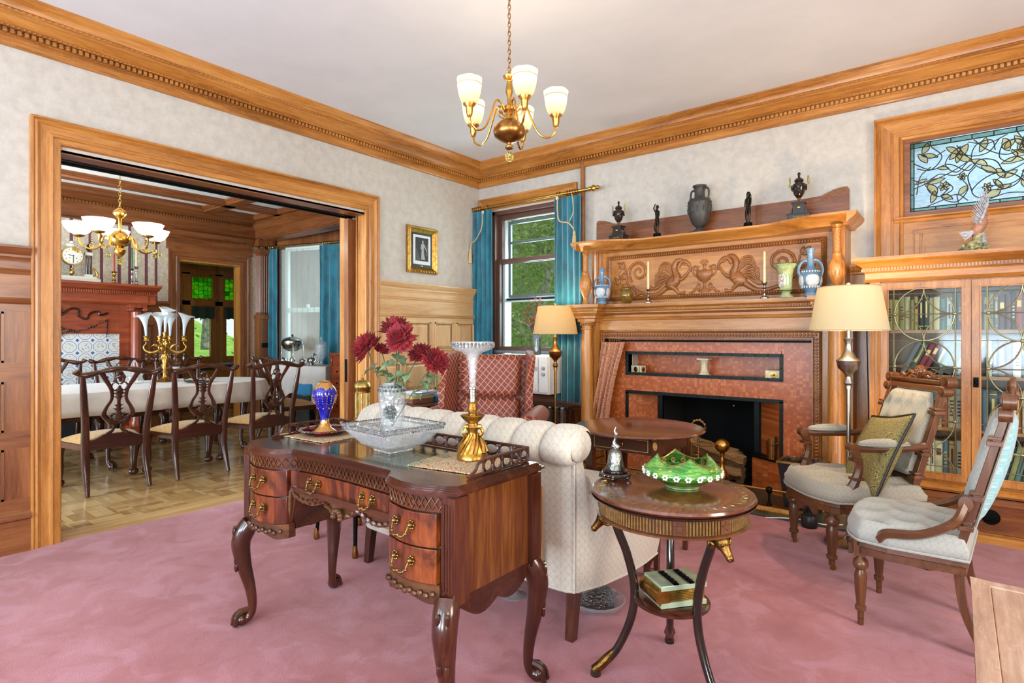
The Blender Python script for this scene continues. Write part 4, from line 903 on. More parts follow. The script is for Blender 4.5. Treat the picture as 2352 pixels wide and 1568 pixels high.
def candlestick(name, label, loc, H, cl, mat, wax, ch=.0, group=None, sc=1.):
    t = thing(name, label, 'candlestick', loc, 0, group)
    build('stick', G().lathe([(.0, 0), (.034*sc, 0), (.034*sc, .006), (.026*sc, .012), (.01*sc, .022), (.008*sc, .04), (.014*sc, .05), (.008*sc, .06), (.007*sc, H*.6), (.013*sc, H*.66), (.008*sc, H*.72), (.009*sc, H*.85), (.016*sc, H*.9), (.02*sc, H*.94), (.013*sc, H), (.0, H)], n=20), mat, t, smooth=50)
    if cl: build('candle', G().lathe([(.0105, H-.01), (.0105, H+cl*.3), (.0085, H+cl-.006), (.004, H+cl), (.0, H+cl+.001)], n=14), wax, t, smooth=50)
    return t
candlestick('brass_candlestick', 'tall plain brass candlestick on the tiled hob beside the firebox', (2.0, -.03, .282), .20, 0, 'aged_brass', None)
t = thing('coal_scuttle', 'tall narrow brass scuttle with looped handle on the tiled hob', 'scuttle', (3.13, -.08, .282))
build('body', G().grid(lambda u, v: ((.034+.006*v)*cos(u*2*pi), (.034+.006*v)*sin(u*2*pi), (.15+.03*cos(u*2*pi+.6)+.0*v)*v), 24, 6, cu=True).lathe([(.0, 0), (.036, 0), (.036, .004)], n=24), 'aged_brass', t, smooth=60)
build('handle', G().tube(bez((-.04, 0, .12), (-.02, -.03, .1), (.03, -.04, .12), (.07, 0, .145), (.03, .04, .125), (-.02, .03, .11), (-.04, 0, .12)), .003, 6), 'aged_brass', t)
def log(loc, L, r, ry, rz, label, seed):
    rr = random.Random(seed); K = [rr.uniform(.78, 1.15) for _ in range(12)]
    g = G(); n = 14; m = 22; g.M = Matrix.Rotation(rz, 4, 'Z') @ Matrix.Rotation(ry, 4, 'Y')
    vs = []
    for j in range(m):
        for i in range(n):
            a = 2*pi*i/n; q = r*K[i % 12]*(1+.06*sin(j*1.3+i))*(1 if 0 < j < m-1 else .9)
            vs.append((-L/2+L*j/(m-1)+.01*sin(i*2.1)*(1 if j in (0, m-1) else 0), q*cos(a), q*sin(a)*.9))
    fs = [(j*n+i, j*n+(i+1) % n, (j+1)*n+(i+1) % n, (j+1)*n+i) for j in range(m-1) for i in range(n)]+[tuple(range(n))[::-1], tuple(range((m-1)*n, m*n))]
    g.put(vs, fs); return solo('fireplace_log', g, 'log_bark', label, 'log', loc, group='logs in the firebox', smooth=25)
log((2.60, -.04, .115), .60, .085, .0, .04, 'split firewood log at the bottom of the pile behind the brass ball', 1)
log((2.52, .10, .24), .62, .085, .05, -.05, 'rough bark log lying crosswise behind the two front logs', 2)
log((2.66, -.05, .285), .52, .07, .28, .05, 'charred split log sloping down on top of the firewood pile', 3)
for x, lb in ((2.84, 'brass ball-topped andiron standing in front of the stacked logs'),):
    t = thing('andiron', lb, 'andiron', (x, -.37, .014))
    build('post', G().lathe([(.0, .0), (.045, 0), (.05, .02), (.03, .05), (.026, .1), (.045, .12), (.05, .15), (.04, .165), (.035, .18), (.025, .2), (.016, .22), (.02, .25), (.018, .28), (.014, .3), (.02, .325)], n=24), 'brass', t, smooth=50)
    build('ball', G().sph((0, 0, .38), .056, 28, 18), 'brass', t, smooth=180)
    build('bar', G().box(-.012, .03, .04, .012, .33, .06), 'dark_iron', t)
t = thing('fire_tool_stand', 'gilt fire tool stand with looped ring handle in front of the logs', 'tool stand', (2.70, -.50, .014))
g = G().lathe([(.0, 0), (.07, 0), (.07, .012), (.02, .03), (.009, .05), (.009, .44)], n=18).tube([(.052*cos(a), 0, .525+.055*sin(a)) for a in [2*pi*k/22 for k in range(23)]], .006, 7)
for k in range(14): a = 2*pi*k/14; g.sph((.054*cos(a), .004, .525+.057*sin(a)), .009+.003*(k % 2), 7, 5)
for k in range(10): g.sph((.011*cos(k*2), .011*sin(k*2), .2+.022*k), .008, 6, 4)
build('stand', g, 'aged_brass', t)
build('tool_rack', G().tube(bez((-.07, -.02, .40), (-.03, -.03, .41), (.0, -.02, .4), (.05, -.03, .39), (.12, -.03, .40)), [.006]*41, 6).tube(bez((-.0, .02, .41), (.04, .03, .415), (.1, .02, .41)), .008, 6), 'pale_gilt', t)
build('poker', G().tube([(-.05, -.03, .06), (-.045, -.02, .42)], .005, 6).lathe([(.008, .36), (.01, .39), (.006, .42)], (-.046, -.02, 0), 10), 'aged_brass', t)
t = wthing('fireplace_fender', 'low brass fender with ball ended rail standing on the dark hearth', 'fender', (2.6, -.6, .014))
def rail(z, r): return G().tube([(1.76, -.3, z), (1.76, -.6, z), (3.42, -.6, z), (3.42, -.3, z)], r, 8)
g = G()
for p, q, nn in (((1.74, -.62, 0), (3.44, -.62, 0), (0, -1, 0)),): g.moldu([(-.03, .014), (.03, .014), (.03, .03), (.02, .04), (.012, .055), (-.01, .06), (-.03, .06)], p, q, nn, (0, 0, 1))
g.box(3.40, -.62, .014, 3.46, -.3, .06).box(1.72, -.62, .014, 1.78, -.3, .06)
build('base_rail', g, 'aged_brass', t, smooth=30)
build('top_rail', rail(.165, .011), 'aged_brass', t)
for x in (1.76, 2.3, 2.9, 3.24, 3.42): build('post', G().lathe([(.02, .06), (.012, .075), (.008, .1), (.008, .14), (.012, .145)], (x, -.6, 0), 12).sph((x, -.6, .165), .024, 12, 8), 'dark_iron' if x > 3 else 'aged_brass', t)
t = thing('wood_box', 'dark tapering planter box with a gilt rim beside the fireplace column', 'box', (3.425, -.44, .014), 0)
g = G(); a, b = .10, .145
g.put([(-a, -a*.7, 0), (a, -a*.7, 0), (a, a*.7, 0), (-a, a*.7, 0), (-b, -b*.7, .34), (b, -b*.7, .34), (b, b*.7, .34), (-b, b*.7, .34)], [(0, 1, 2, 3)[::-1], (4, 5, 6, 7), (0, 1, 5, 4), (1, 2, 6, 5), (2, 3, 7, 6), (3, 0, 4, 7)])
build('body', g, 'black_plastic', t, smooth=0)
g = G(); frame(g, -.155, -.11, .155, .11, .022, .338, .352, 'z'); build('rim', g, 'pale_gilt', t, bev=.002)
g = G(); rr = random.Random(3)
for k in range(40): g.sph((rr.uniform(-.12, .12), rr.uniform(-.08, .08), .345+rr.uniform(0, .02)), rr.uniform(.008, .016), 6, 4)
pc = solo('pine_cones', g, 'twig', 'dark dried cones filling the gilt rimmed planter box', 'cones', (3.425, -.44, .014), kind='stuff')
g = G()
for x in (-.06, .0, .06): g.tube(bez((x-.03, -.098, .2), (x, -.1, .24), (x+.03, -.104, .2), (x, -.102, .17), (x-.03, -.098, .2)), .006, 5)
build('scroll_ornament', g, 'aged_brass', t)
t = thing('brass_finial_bell', 'gilt bell shaped finial standing on the planter box', 'bell', (3.44, -.42, .372), 0)
build('bell', G().lathe([(.0, 0), (.03, 0), (.034, .008), (.024, .02), (.022, .06), (.014, .075), (.006, .085)], n=20, wob=flut(10, .1)), 'pale_gilt', t, smooth=60)
build('knob', G().lathe([(.006, .085), (.014, .095), (.016, .1), (.006, .108), (.004, .118), (.0, .12)], n=14), 'pale_gilt', t, smooth=60)
solo('cable', G().tube(bez((3.70, -.66, .03), (3.6, -.7, .022), (3.5, -.68, .022), (3.38, -.71, .022), (3.25, -.73, .006)), .004, 6), 'white_plastic', 'thin pale cord trailing over the hearth edge under the armchair', 'cord')
solo('black_speaker', G().lathe([(.0, 0), (.045, 0), (.05, .01), (.05, .07), (.045, .08), (.0, .08)], n=24), 'black_plastic', 'small round black canister under the pale tufted armchair', 'canister', (3.52, -.74, .0), smooth=40)

# ---------------------------------------------------------------- figures, urns and vases on the two shelves
def skin(name, verts, edges, mat, parent=None, sub=2):
    me = bpy.data.meshes.new(name); me.from_pydata([v[:3] for v in verts], edges, [])
    me.materials.append(MT[mat]); o = bpy.data.objects.new(name, me); COL.objects.link(o)
    if parent: o.parent = parent
    m = o.modifiers.new('skin', 'SKIN'); m.use_smooth_shade = True; m.branch_smoothing = .3
    for i, v in enumerate(verts):
        sv = me.skin_vertices[0].data[i]; r = v[3]; sv.radius = (r, v[4] if len(v) > 4 else r); sv.use_root = (i == 0)
    m = o.modifiers.new('smooth', 'SUBSURF'); m.levels = sub; m.render_levels = sub; return o
def figurine(label, loc, rz, armup, longhair):
    t = thing('bronze_figurine', label, 'figurine', loc, rz)
    k = .145/1.0  # unit: standing height about 0.25 m
    v = [(0, 0, .155, .020, .015), (.001, 0, .185, .016, .012), (-.002, 0, .215, .020, .013), (-.002, 0, .24, .009), (0, -.002, .262, .014, .015), (0, -.002, .275, .009, .01),
         (.014, 0, .145, .0135), (.017, -.004, .09, .0095), (.013, .002, .045, .006), (.013, -.012, .036, .006, .004),
         (-.013, 0, .145, .0135), (-.01, -.010, .09, .0095), (-.016, .004, .045, .006), (-.018, -.008, .036, .006, .004)]
    e = [(0, 1), (1, 2), (2, 3), (3, 4), (4, 5), (0, 6), (6, 7), (7, 8), (8, 9), (0, 10), (10, 11), (11, 12), (12, 13)]
    v += [(.024, 0, .228, .0075), (.032, -.004, .19, .006), (.03, -.014, .155, .0045), (.03, -.016, .145, .005, .003)]; e += [(2, 14), (14, 15), (15, 16), (16, 17)]
    if armup: v += [(-.024, 0, .23, .0075), (-.042, -.004, .262, .006), (-.02, -.006, .29, .0045), (-.008, -.004, .292, .005, .003)]
    else: v += [(-.024, 0, .228, .0075), (-.034, .003, .19, .006), (-.018, -.016, .165, .0045), (-.008, -.018, .168, .005, .003)]
    e += [(2, 18), (18, 19), (19, 20), (20, 21)]
    skin('body', v, e, 'bronze', t)
    build('plinth', G().lathe([(.0, 0), (.036, 0), (.036, .012), (.032, .02), (.032, .036), (.0, .038)], n=18), 'dark_iron', t)
    g = G().sph((0, .004, .268), (.015, .014, .016), 10, 8)
    if longhair: g.sph((.004, .01, .245), (.017, .012, .03), 10, 8).sph((.01, .012, .222), (.013, .009, .022), 10, 8)
    build('hair', g, 'bronze', t)
    if not longhair: build('drapery', G().slab(lambda u, v: (-.022-.03*u*(v**.5)+.004*sin(v*9), .006+.008*sin(u*8), .15-.09*v), 8, 8, .005), 'bronze', t)
    return t
def urn(loc, label, rz=0):
    t = thing('marble_urn', label, 'urn', loc, rz)
    build('base', G().box(-.075, -.045, .008, .075, .045, .05).box(-.08, -.05, .046, .08, .05, .054).box(-.04, -.035, .054, .04, .035, .13).box(-.05, -.042, .128, .05, .042, .14)
          .prism([(-.065, .054), (-.04, .054), (-.04, .1)], -.03, .03, 'y').prism([(.065, .054), (.04, .054), (.04, .1)], -.03, .03, 'y'), 'black_marble', t, smooth=0, bev=.002)
    g = G()
    for x in (-.06, 0, .06): g.lathe([(.009, 0), (.01, .008)], (x, -.03, 0), 8).lathe([(.009, 0), (.01, .008)], (x, .03, 0), 8)
    g.lathe([(.03, .14), (.014, .148), (.008, .16), (.014, .172)], n=16)
    for s in (-1, 1):
        g.tube(bez((s*.046, 0, .27), (s*.062, 0, .262), (s*.066, 0, .28), (s*.062, 0, .31)), .004, 6).lathe([(.005, .28), (.006, .3), (.006, .32), (.004, .332)], (s*.062, 0, 0), 8)
    for k in range(5): g.sph((-.03+.015*k, -.0455, .03), (.005, .002, .005), 6, 4)
    g.sph((0, -.036, .1), (.012, .003, .01), 8, 5); build('gilt_mount', g, 'pale_gilt', t, smooth=50)
    b = build('body', G().lathe([(.014, .172), (.02, .18), (.034, .2), (.045, .235), (.048, .262), (.044, .275), (.03, .285), (.026, .292), (.034, .3), (.03, .312), (.015, .322), (.008, .33)], n=26, wob=lambda a, z: 1-.06*abs(sin(a*6)) if z < .25 else 1), 'black_marble', t, smooth=60)
    g = G()
    for k in range(6):
        a0 = k*pi/3
        for j in range(7): q = j/6; a = a0+q*pi/3; g.sph((.05*cos(a), .05*sin(a), .266-.03*sin(pi*q)), .0065, 6, 4)
    build('garland', g, 'bronze', b)
    build('finial', G().sph((0, 0, .338), (.008, .008, .01), 8, 6).sph((0, 0, .352), (.011, .011, .014), 8, 6), 'bronze', t); return t
urn((1.86, -.20, 2.1), 'small black marble urn with gilt mounts at the window end of the top mantel shelf', -.1)
urn((3.35, -.20, 2.1), 'small black marble urn with gilt mounts at the bookcase end of the top shelf', .1)
figurine('bronze nude figurine raising one arm to its head, on the top mantel shelf', (2.22, -.18, 2.1), -.5, True, False)
figurine('bronze long haired nude figurine standing with lowered arms on the top mantel shelf', (2.98, -.18, 2.1), -.5, False, True)
t = thing('black_amphora', 'large matt black amphora with two loop handles in the middle of the top shelf', 'vase', (2.58, -.14, 2.1), -.35)
build('foot', G().box(-.065, -.065, 0, .065, .065, .018).lathe([(.055, .018), (.05, .03), (.03, .042), (.026, .05), (.04, .062)], n=24), 'basalt', t, smooth=40)
build('body', G().lathe([(.04, .062), (.065, .09), (.088, .16), (.096, .22), (.094, .255), (.098, .26), (.094, .268), (.085, .28), (.05, .295), (.042, .31), (.04, .36), (.05, .385), (.056, .39), (.056, .402), (.046, .405), (.036, .36), (.034, .3)], n=36, cap=False), 'basalt', t, smooth=50)
for s in (-1, 1): build('handle', G().tube(bez((s*.078, 0, .275), (s*.094, 0, .31), (s*.088, 0, .36), (s*.062, 0, .372), (s*.042, 0, .352)), .008, 8), 'basalt', t)
g = G()
for k in range(12): a = 2*pi*k/12; g.sph((.094*cos(a), .094*sin(a), .2), (.008, .008, .03), 6, 6).sph((.095*cos(a+.15), .095*sin(a+.15), .238), .006, 6, 4)
for k in range(26): a = 2*pi*k/26; g.sph((.08*cos(a), .08*sin(a), .283), (.006, .006, .008), 6, 4)
build('relief_band', g, 'basalt', t)
def jasper(loc, label, rz, sc=1.):
    t = thing('blue_white_vase', label, 'vase', loc, rz); t.scale = (sc, sc, sc)
    build('body', G().lathe([(.036, 0), (.042, .004), (.038, .02), (.03, .028), (.045, .05), (.062, .085), (.066, .11), (.063, .14), (.05, .168), (.03, .185), (.022, .205), (.019, .26), (.021, .29), (.028, .305), (.03, .31), (.024, .31), (.015, .28)], n=30, cap=False), 'jasper_blue', t, smooth=60)
    for s in (-1, 1): build('handle', G().tube(bez((s*.06, 0, .13), (s*.072, 0, .17), (s*.058, 0, .215), (s*.03, 0, .235), (s*.02, 0, .225)), .0065, 7, flat=1.6), 'jasper_blue', t)
    g = G()
    for k in range(4):
        a = k*pi/2-pi/2; g.M = Matrix.Rotation(a, 4, 'Z')
        g.sph((.05, 0, .105), (.02, .042, .045), 14, 10)
        g.M = None
    for k in range(20): a = 2*pi*k/20; g.sph((.052*cos(a), .052*sin(a), .062), (.006, .006, .01), 5, 4).sph((.052*cos(a), .052*sin(a), .16), (.006, .006, .008), 5, 4)
    build('relief', g, 'jasper_white', t); return t
jasper((1.735, -.28, 1.532), 'blue and white relief vase with two handles at the window end of the mantel shelf', .2, 1.05)
jasper((3.44, -.27, 1.532), 'blue and white relief vase with two handles beside the green vase', .4, 1.12)
solo('amber_jar', G().lathe([(.0, 0), (.034, 0), (.04, .01), (.06, .06), (.06, .085), (.05, .11), (.034, .122), (.034, .135), (.04, .14), (.038, .142), (.03, .13), (.03, .118), (.048, .1), (.054, .07), (.034, .012), (.0, .008)], n=32), 'amber_glass', 'squat amber lustre glass jar on the mantel shelf beside the blue vase', 'jar', (1.975, -.27, 1.532), smooth=60)
candlestick('glass_candlestick', 'clear candlestick with ivory taper in front of the carved beast nearest the amber jar', (2.17, -.25, 1.532), .12, .24, 'silver', 'candle_wax')
candlestick('glass_candlestick', 'clear candlestick with ivory taper standing next to the green vase', (3.12, -.25, 1.532), .12, .24, 'silver', 'candle_wax')
t = thing('green_trumpet_vase', 'green porcelain vase with flared gilt rim and painted flowers on the mantel', 'vase', (3.275, -.27, 1.532), -.5)
build('body', G().lathe([(.0, 0), (.048, 0), (.05, .008), (.036, .02), (.03, .035), (.044, .045), (.05, .05), (.042, .056), (.044, .1), (.048, .17), (.06, .21), (.082, .24), (.086, .248), (.08, .25), (.055, .215), (.042, .17)], n=32, cap=False), 'green_china', t, smooth=60)
g = G().tube([(.084*cos(a), .084*sin(a), .248) for a in [2*pi*k/32 for k in range(33)]], .003, 6).tube([(.049*cos(a), .049*sin(a), .05) for a in [2*pi*k/32 for k in range(33)]], .004, 6)
build('gilt_rim', g, 'pale_gilt', t)
g = G(); rr = random.Random(5)
for k in range(26): a = -pi/2+rr.uniform(-.5, .5); z = .08+rr.random()*.09; g.sph((.046*cos(a), .046*sin(a), z), (.009, .004, .009), 7, 5)
build('painted_flowers', g, 'china_white', t)
g = G()
for k in range(9): a = -pi/2+rr.uniform(-.4, .4); z = .09+rr.random()*.07; g.sph((.049*cos(a), .049*sin(a), z), (.006, .004, .006), 7, 5)
build('painted_blossom', g, 'pink_cushion', t)
# ================================================================ BOOKCASE with leaded doors
bc = wthing('bookcase', 'built-in golden oak bookcase with leaded glass doors under the stained glass window', 'bookcase', (4.67, 0, 0))
BX0, BX1, BYF = 3.82, 5.52, -.40
g = G().box(BX0, -.38, .03, BX0+.06, 0, 1.62).box(BX1-.06, -.38, .03, BX1, 0, 1.62).box(BX0, -.38, 1.56, BX1, 0, 1.75).box(4.81, -.38, .3, 4.87, 0, 1.6).box(BX0, -.385, .0, BX1, 0, .06).box(BX0, -.38, .28, BX1, 0, .345)
g.box(BX0, -.40, .345, BX0+.06, -.38, 1.60)
for k in range(3): g.tube([(BX0+.012+k*.02, -.401, .36), (BX0+.012+k*.02, -.401, 1.59)], .006, 6)
build('carcass', g, 'oak_z', bc, smooth=30)
build('back_board', G().box(BX0+.06, -.02, .3, BX1-.06, -.001, 1.6), 'dark_oak_z', bc, smooth=0)
CN = [(0, 1.6), (.008, 1.6), (.014, 1.612), (.006, 1.622), (.006, 1.66), (.012, 1.668), (.02, 1.672), (.02, 1.695), (.035, 1.71), (.055, 1.722), (.07, 1.73), (.078, 1.74), (.078, 1.762), (0, 1.762)]
g = G().moldu(CN, (BX0-.02, BYF, 0), (BX1+.02, BYF, 0), (0, -1, 0), (0, 0, 1), -1, -1).moldu(CN, (BX0-.02, 0, 0), (BX0-.02, BYF, 0), (-1, 0, 0), (0, 0, 1), 0, -1).box(BX0-.02, BYF, 1.6, BX1+.02, 0, 1.762)
x = BX0-.03
while x < BX1: g.box(x, BYF-.03, 1.675, x+.009, BYF-.018, 1.694); x += .017
y = -.01
while y > BYF: g.box(BX0-.05, y-.009, 1.675, BX0-.038, y, 1.694); y -= .017
build('cornice', g, 'oak_x', bc, smooth=25)
LG = [(0, .28), (.03, .28), (.045, .295), (.045, .31), (.03, .322), (0, .33)]
g = G().moldu(LG, (BX0, BYF+.02, 0), (BX1, BYF+.02, 0), (0, -1, 0), (0, 0, 1), 0, 0).moldu([(0, 0), (.035, 0), (.035, .035), (.025, .045), (0, .05)], (BX0, BYF+.02, 0), (BX1, BYF+.02, 0), (0, -1, 0), (0, 0, 1))
build('ledge_moulding', g, 'oak_x', bc, smooth=25)
for x0, x1 in ((3.88, 4.34), (4.35, 4.81), (4.88, 5.45)):
    g = G().box(x0, BYF+.005, .06, x1, -.36, .27); frame(g, x0+.005, .065, x1-.005, .265, .03, BYF-.005, BYF+.006, 'y')
    d = build('drawer', g, 'dark_oak_x', bc, smooth=0, bev=.003)
    if x0 > 4: build('drawer_pull', G().lathe([(.03, 0), (.045, -.006), (.04, -.012), (.0, -.014)], ((x0+x1)/2-.14, BYF, .16), 18, 'y').tube(bez(((x0+x1)/2-.18, BYF-.012, .16), ((x0+x1)/2-.14, BYF-.03, .145), ((x0+x1)/2-.1, BYF-.012, .16)), .006, 6), 'dark_iron', d)
SHZ = (.345, .67, 1.0, 1.285)
for z in SHZ[1:]: build('shelf', G().box(BX0+.06, -.36, z-.02, BX1-.06, -.02, z), 'oak_x', bc, smooth=0)
def bdoor(x0, x1, knob):
    g = G(); z0, z1, w = .345, 1.592, .045; frame(g, x0, z0, x1, z1, w, BYF-.005, BYF+.018, 'y')
    frame(g, x0+w-.006, z0+w-.006, x1-w+.006, z1-w+.006, .008, BYF-.008, BYF, 'y')
    d = build('door', g, 'oak_z', bc, smooth=0, bev=.002)
    build('pane', G().box(x0+w, BYF+.006, z0+w, x1-w, BYF+.009, z1-w), 'window_glass', d, smooth=0)
    L = G(); a, b, c0, c1 = x0+w, x1-w, z0+w, z1-w; y = BYF-.001; cx = (a+b)/2
    def T(pts, r=.0032): L.tube(pts, r, 6)
    for x in (a+.03, b-.03): T([(x, y, c0), (x, y, c1)], .004)
    for z in (c1-.03, 1.385, 1.05-.003, .71, c0+.04, 1.218, .882): T([(a, y, z), (b, y, z)], .0025 if z in (1.218, .882, .547) else .003)
    rx = (b-a)/2-.034
    for k in range(4):
        cz = 1.385-.335*k; rz = .168
        full = [(cx+rx*cos(t), y-.002, cz+rz*sin(t)) for t in [2*pi*j/40 for j in range(41)] if cz+rz*sin(t) > c0]
        if cz-rz > c0:
            T(full, .0042)
            for sx in (-1, 1):
                for sz in (-1, 1):
                    T([(cx+sx*(rx-rx*sin(t)), y-.002, cz+sz*(rz-rz*cos(t))) for t in [pi/2*j/12 for j in range(13)]], .0038)
            for q in ((cx, cz-rz), (cx-rx, cz), (cx+rx, cz)): L.sph((q[0], y-.004, q[1]), (.011, .006, .011), 10, 6)
        else:
            T([(cx+rx*cos(t), y-.002, cz+rz*sin(t)) for t in [pi*j/20 for j in range(21)]], .0042)
    build('came', L, 'bright_came', d)
    if knob: kb = build('knob', G().cbox((x0+.022, BYF-.009, .965), (.026, .006, .06)).lathe([(.006, -.006), (.011, -.016), (.013, -.022), (.008, -.028), (.0, -.03)], (x0+.022, BYF-.006, .965), 16, 'y'), 'dark_iron', d, bev=.002)
bdoor(3.88, 4.347, False); bdoor(4.349, 4.815, True); bdoor(4.87, 5.16, False); bdoor(5.162, 5.45, True)
# the books, one by one
for nm, c in (('olive', '#8f8a55'), ('cream', '#cfc196'), ('tan', '#b39a62'), ('dark_green', '#33473a'), ('teal_green', '#5f7f78'), ('grey', '#6d7071'), ('black', '#1f2022'), ('navy', '#25303f'),
              ('maroon', '#7a1e2e'), ('brown', '#5a3322'), ('rust', '#9c4a2a'), ('slate_blue', '#556f80'), ('white', '#d5d0c0')): plain('book_'+nm, c, .6)
plain('book_gilt', '#c9a860', .4, .3)
ORD = 'first second third fourth fifth sixth seventh eighth ninth tenth eleventh twelfth thirteenth fourteenth fifteenth sixteenth seventeenth eighteenth'.split()
ROWN = ('bottom', 'third', 'second', 'top')
def bookmesh(w, h, d, c, mark):
    g = G(); g.box(-w/2, -d/2, 0, -w/2+.003, d/2, h).box(w/2-.003, -d/2, 0, w/2, d/2, h)
    g.prism([(-w/2, -d/2), (-w*.35, -d/2-.004), (0, -d/2-.006), (w*.35, -d/2-.004), (w/2, -d/2), (w/2, -d/2+.003), (-w/2, -d/2+.003)], 0, h, 'z')
    b = build('book', g, 'book_'+c, smooth=40)
    build('pages', G().box(-w/2+.003, -d/2+.003, .004, w/2-.003, d/2-.004, h-.004), 'page_white', b, smooth=0)
    if mark:
        q = G()
        if mark == 1: q.box(-w*.3, -d/2-.0068, h*.62, w*.3, -d/2-.003, h*.80)
        elif mark == 2: q.box(-w*.42, -d/2-.0066, h*.9, w*.42, -d/2-.003, h*.915).box(-w*.42, -d/2-.0066, h*.1, w*.42, -d/2-.003, h*.115).box(-w*.15, -d/2-.0068, h*.35, w*.15, -d/2-.003, h*.8)
        else:
            for k in range(5): q.box(-w*.25, -d/2-.0068, h*(.3+.09*k), w*.25, -d/2-.003, h*(.34+.09*k))
        build('title_band', q, 'book_gilt' if c in ('black', 'navy', 'dark_green', 'maroon', 'brown', 'grey', 'slate_blue', 'rust') else 'book_brown', b, smooth=0)
    return b
ROWS_ = {3: ['olive', 'olive', 'tan', 'olive', 'cream', 'olive', 'tan', 'black', 'dark_green', 'cream', 'cream', 'teal_green', 'white', 'dark_green', 'grey', 'cream', 'olive', 'tan', 'black', 'grey', 'tan', 'olive', 'grey', 'brown', 'brown', 'black', 'rust'],
         2: ['grey', 'dark_green', 'maroon', 'maroon', 'black', 'teal_green', 'grey', 'white', 'cream', 'white', 'black', 'brown', 'brown', 'white', 'black', 'rust', 'brown', 'navy'],
         1: ['tan', 'olive', 'cream', 'brown', 'olive', 'cream', 'tan', 'grey', 'cream', 'rust', 'cream', 'white', 'tan', 'slate_blue', 'dark_green', 'black', 'brown', 'rust', 'cream', 'tan', 'navy'],
         0: ['olive', 'brown', 'cream', 'cream', 'tan', 'grey', 'cream', 'white', 'cream', 'slate_blue', 'tan', 'white', 'cream', 'brown', 'tan', 'dark_green', 'navy', 'navy', 'olive', 'teal_green', 'dark_green']}
rb = random.Random(11)
for row, cols in ROWS_.items():
    x = BX0+.065; cnt = {0: 0, 1: 0}; zf = SHZ[row]; room = (SHZ+(1.56,))[row+1]-.025-zf
    for i, c in enumerate(cols):
        w = rb.uniform(.022, .042) if row != 3 else rb.uniform(.018, .034)
        if row == 2: w = rb.uniform(.026, .04)
        h = min(room*rb.uniform(.78, .93), .245); d = rb.uniform(.13, .17); lean = 0
        if row == 2 and i < 9: lean = .42 if i < 4 else .38; 
        if row == 0 and i > 15: lean = .22
        if i == 0 and row == 2: x += .10
        b = bookmesh(w, h, d, c, rb.choice((0, 1, 2, 3)))
        if lean:  # leaning, pivot on the lower corner
            h2 = h; xx = x+w/2*cos(lean)+.0; b.location = (xx, -.26, zf+w/2*sin(lean)+.001); b.rotation_euler = (0, lean, 0); x += w/cos(lean)+.0015
            if (row == 2 and i == 8): x += h*sin(lean)*.95
            if i == 3 and row == 2: x += .012
        else: b.location = (x+w/2, -.26+rb.uniform(-.012, .012), zf+.0005); x += w+.0012
        if row == 3 and i == 17: x = 4.36
        if row == 1 and i == 11: x = 4.36
        dr = 0 if b.location.x < 4.345 else 1; cnt[dr] += 1
        th = 'thin' if w < .028 else 'thick' if w > .034 else ''
        tag(b, ' '.join(('%s %s %s book, %s in the %s row behind the %s door' % ('leaning' if lean else '', th, c.replace('_', ' '), ORD[cnt[dr]-1], ROWN[row], 'plain' if dr == 0 else 'knobbed')).split()), 'book', 'books in the leaded glass bookcase')
        if x > 4.78: break
# eagle sculpture on the bookcase
e = thing('eagle_sculpture', 'painted eagle sculpture with one raised wing perched on a mossy stump', 'sculpture', (4.37, -.23, 1.762), .62)
plain('feather_grey', '#8f929c', .6, c2='#c2c3c8', sc=50); plain('feather_brown', '#8a5a44', .6, c2='#a8806a', sc=60); plain('moss', '#4c5f3c', .8, c2='#c2b283', sc=45, bump=.5)
g = G(); rr = random.Random(2)
g.lathe([(.0, 0), (.085, 0), (.085, .008), (.0, .009)], n=24)
g.tube(bez((-.09, 0, .015), (-.04, 0, .04), (.0, 0, .07), (.02, 0, .13)), [.02]*10+[.03]*11+[.024]*10, 9)
for k in range(26): g.sph((rr.uniform(-.09, .06), rr.uniform(-.03, .03), rr.uniform(.01, .06)), rr.uniform(.008, .02), 6, 4)
build('stump', g, 'moss', e, smooth=30)
build('body', G().tube([(-.005, 0, .11), (.012, 0, .15), (.03, 0, .185), (.045, 0, .21), (.052, 0, .232), (.058, 0, .245)], [.012, .03, .034, .028, .018, .016], 14).sph((.062, 0, .25), (.017, .013, .014), 10, 8), 'feather_brown', e, smooth=180)
build('beak', G().tube([(.074, 0, .25), (.084, 0, .247), (.086, 0, .24)], [.006, .004, .001], 6), 'book_gilt', e)
def wing(M):
    g = G(); g.M = M
    for k in range(15):
        t = k/14; L = .055+.06*t; th = radians(158-62*t); x0 = .045*t**1.3; z0 = .12*t; y0 = .002*(k % 2)
        g.tube([(x0, y0, z0), (x0+L*.5*cos(th), y0+.003, z0+L*.5*sin(th)), (x0+L*cos(th), y0, z0+L*sin(th))], [.009, .0095, .0015], 6, flat=.35)
    g.tube([(0, 0, 0), (.02, 0, .05), (.045, 0, .115), (.05, 0, .16)], [.02, .018, .012, .005], 8, flat=.4)
    return g
build('raised_wing', wing(RT((.02, -.012, .19), .0, 0, 0, 1.05)), 'feather_grey', e, smooth=50)
build('lowered_wing', wing(RT((.02, .02, .18), 0, 0, radians(150), .75)), 'feather_grey', e, smooth=50)
g = G()
for k in range(6): a = -.3+.13*k; g.tube([(-.005, 0, .15), (-.05, (k-2.5)*.005, .125+a*.05), (-.085, (k-2.5)*.011, .11+a*.09)], [.008, .008, .003], 6, flat=.4)
build('tail', g, 'feather_grey', e)
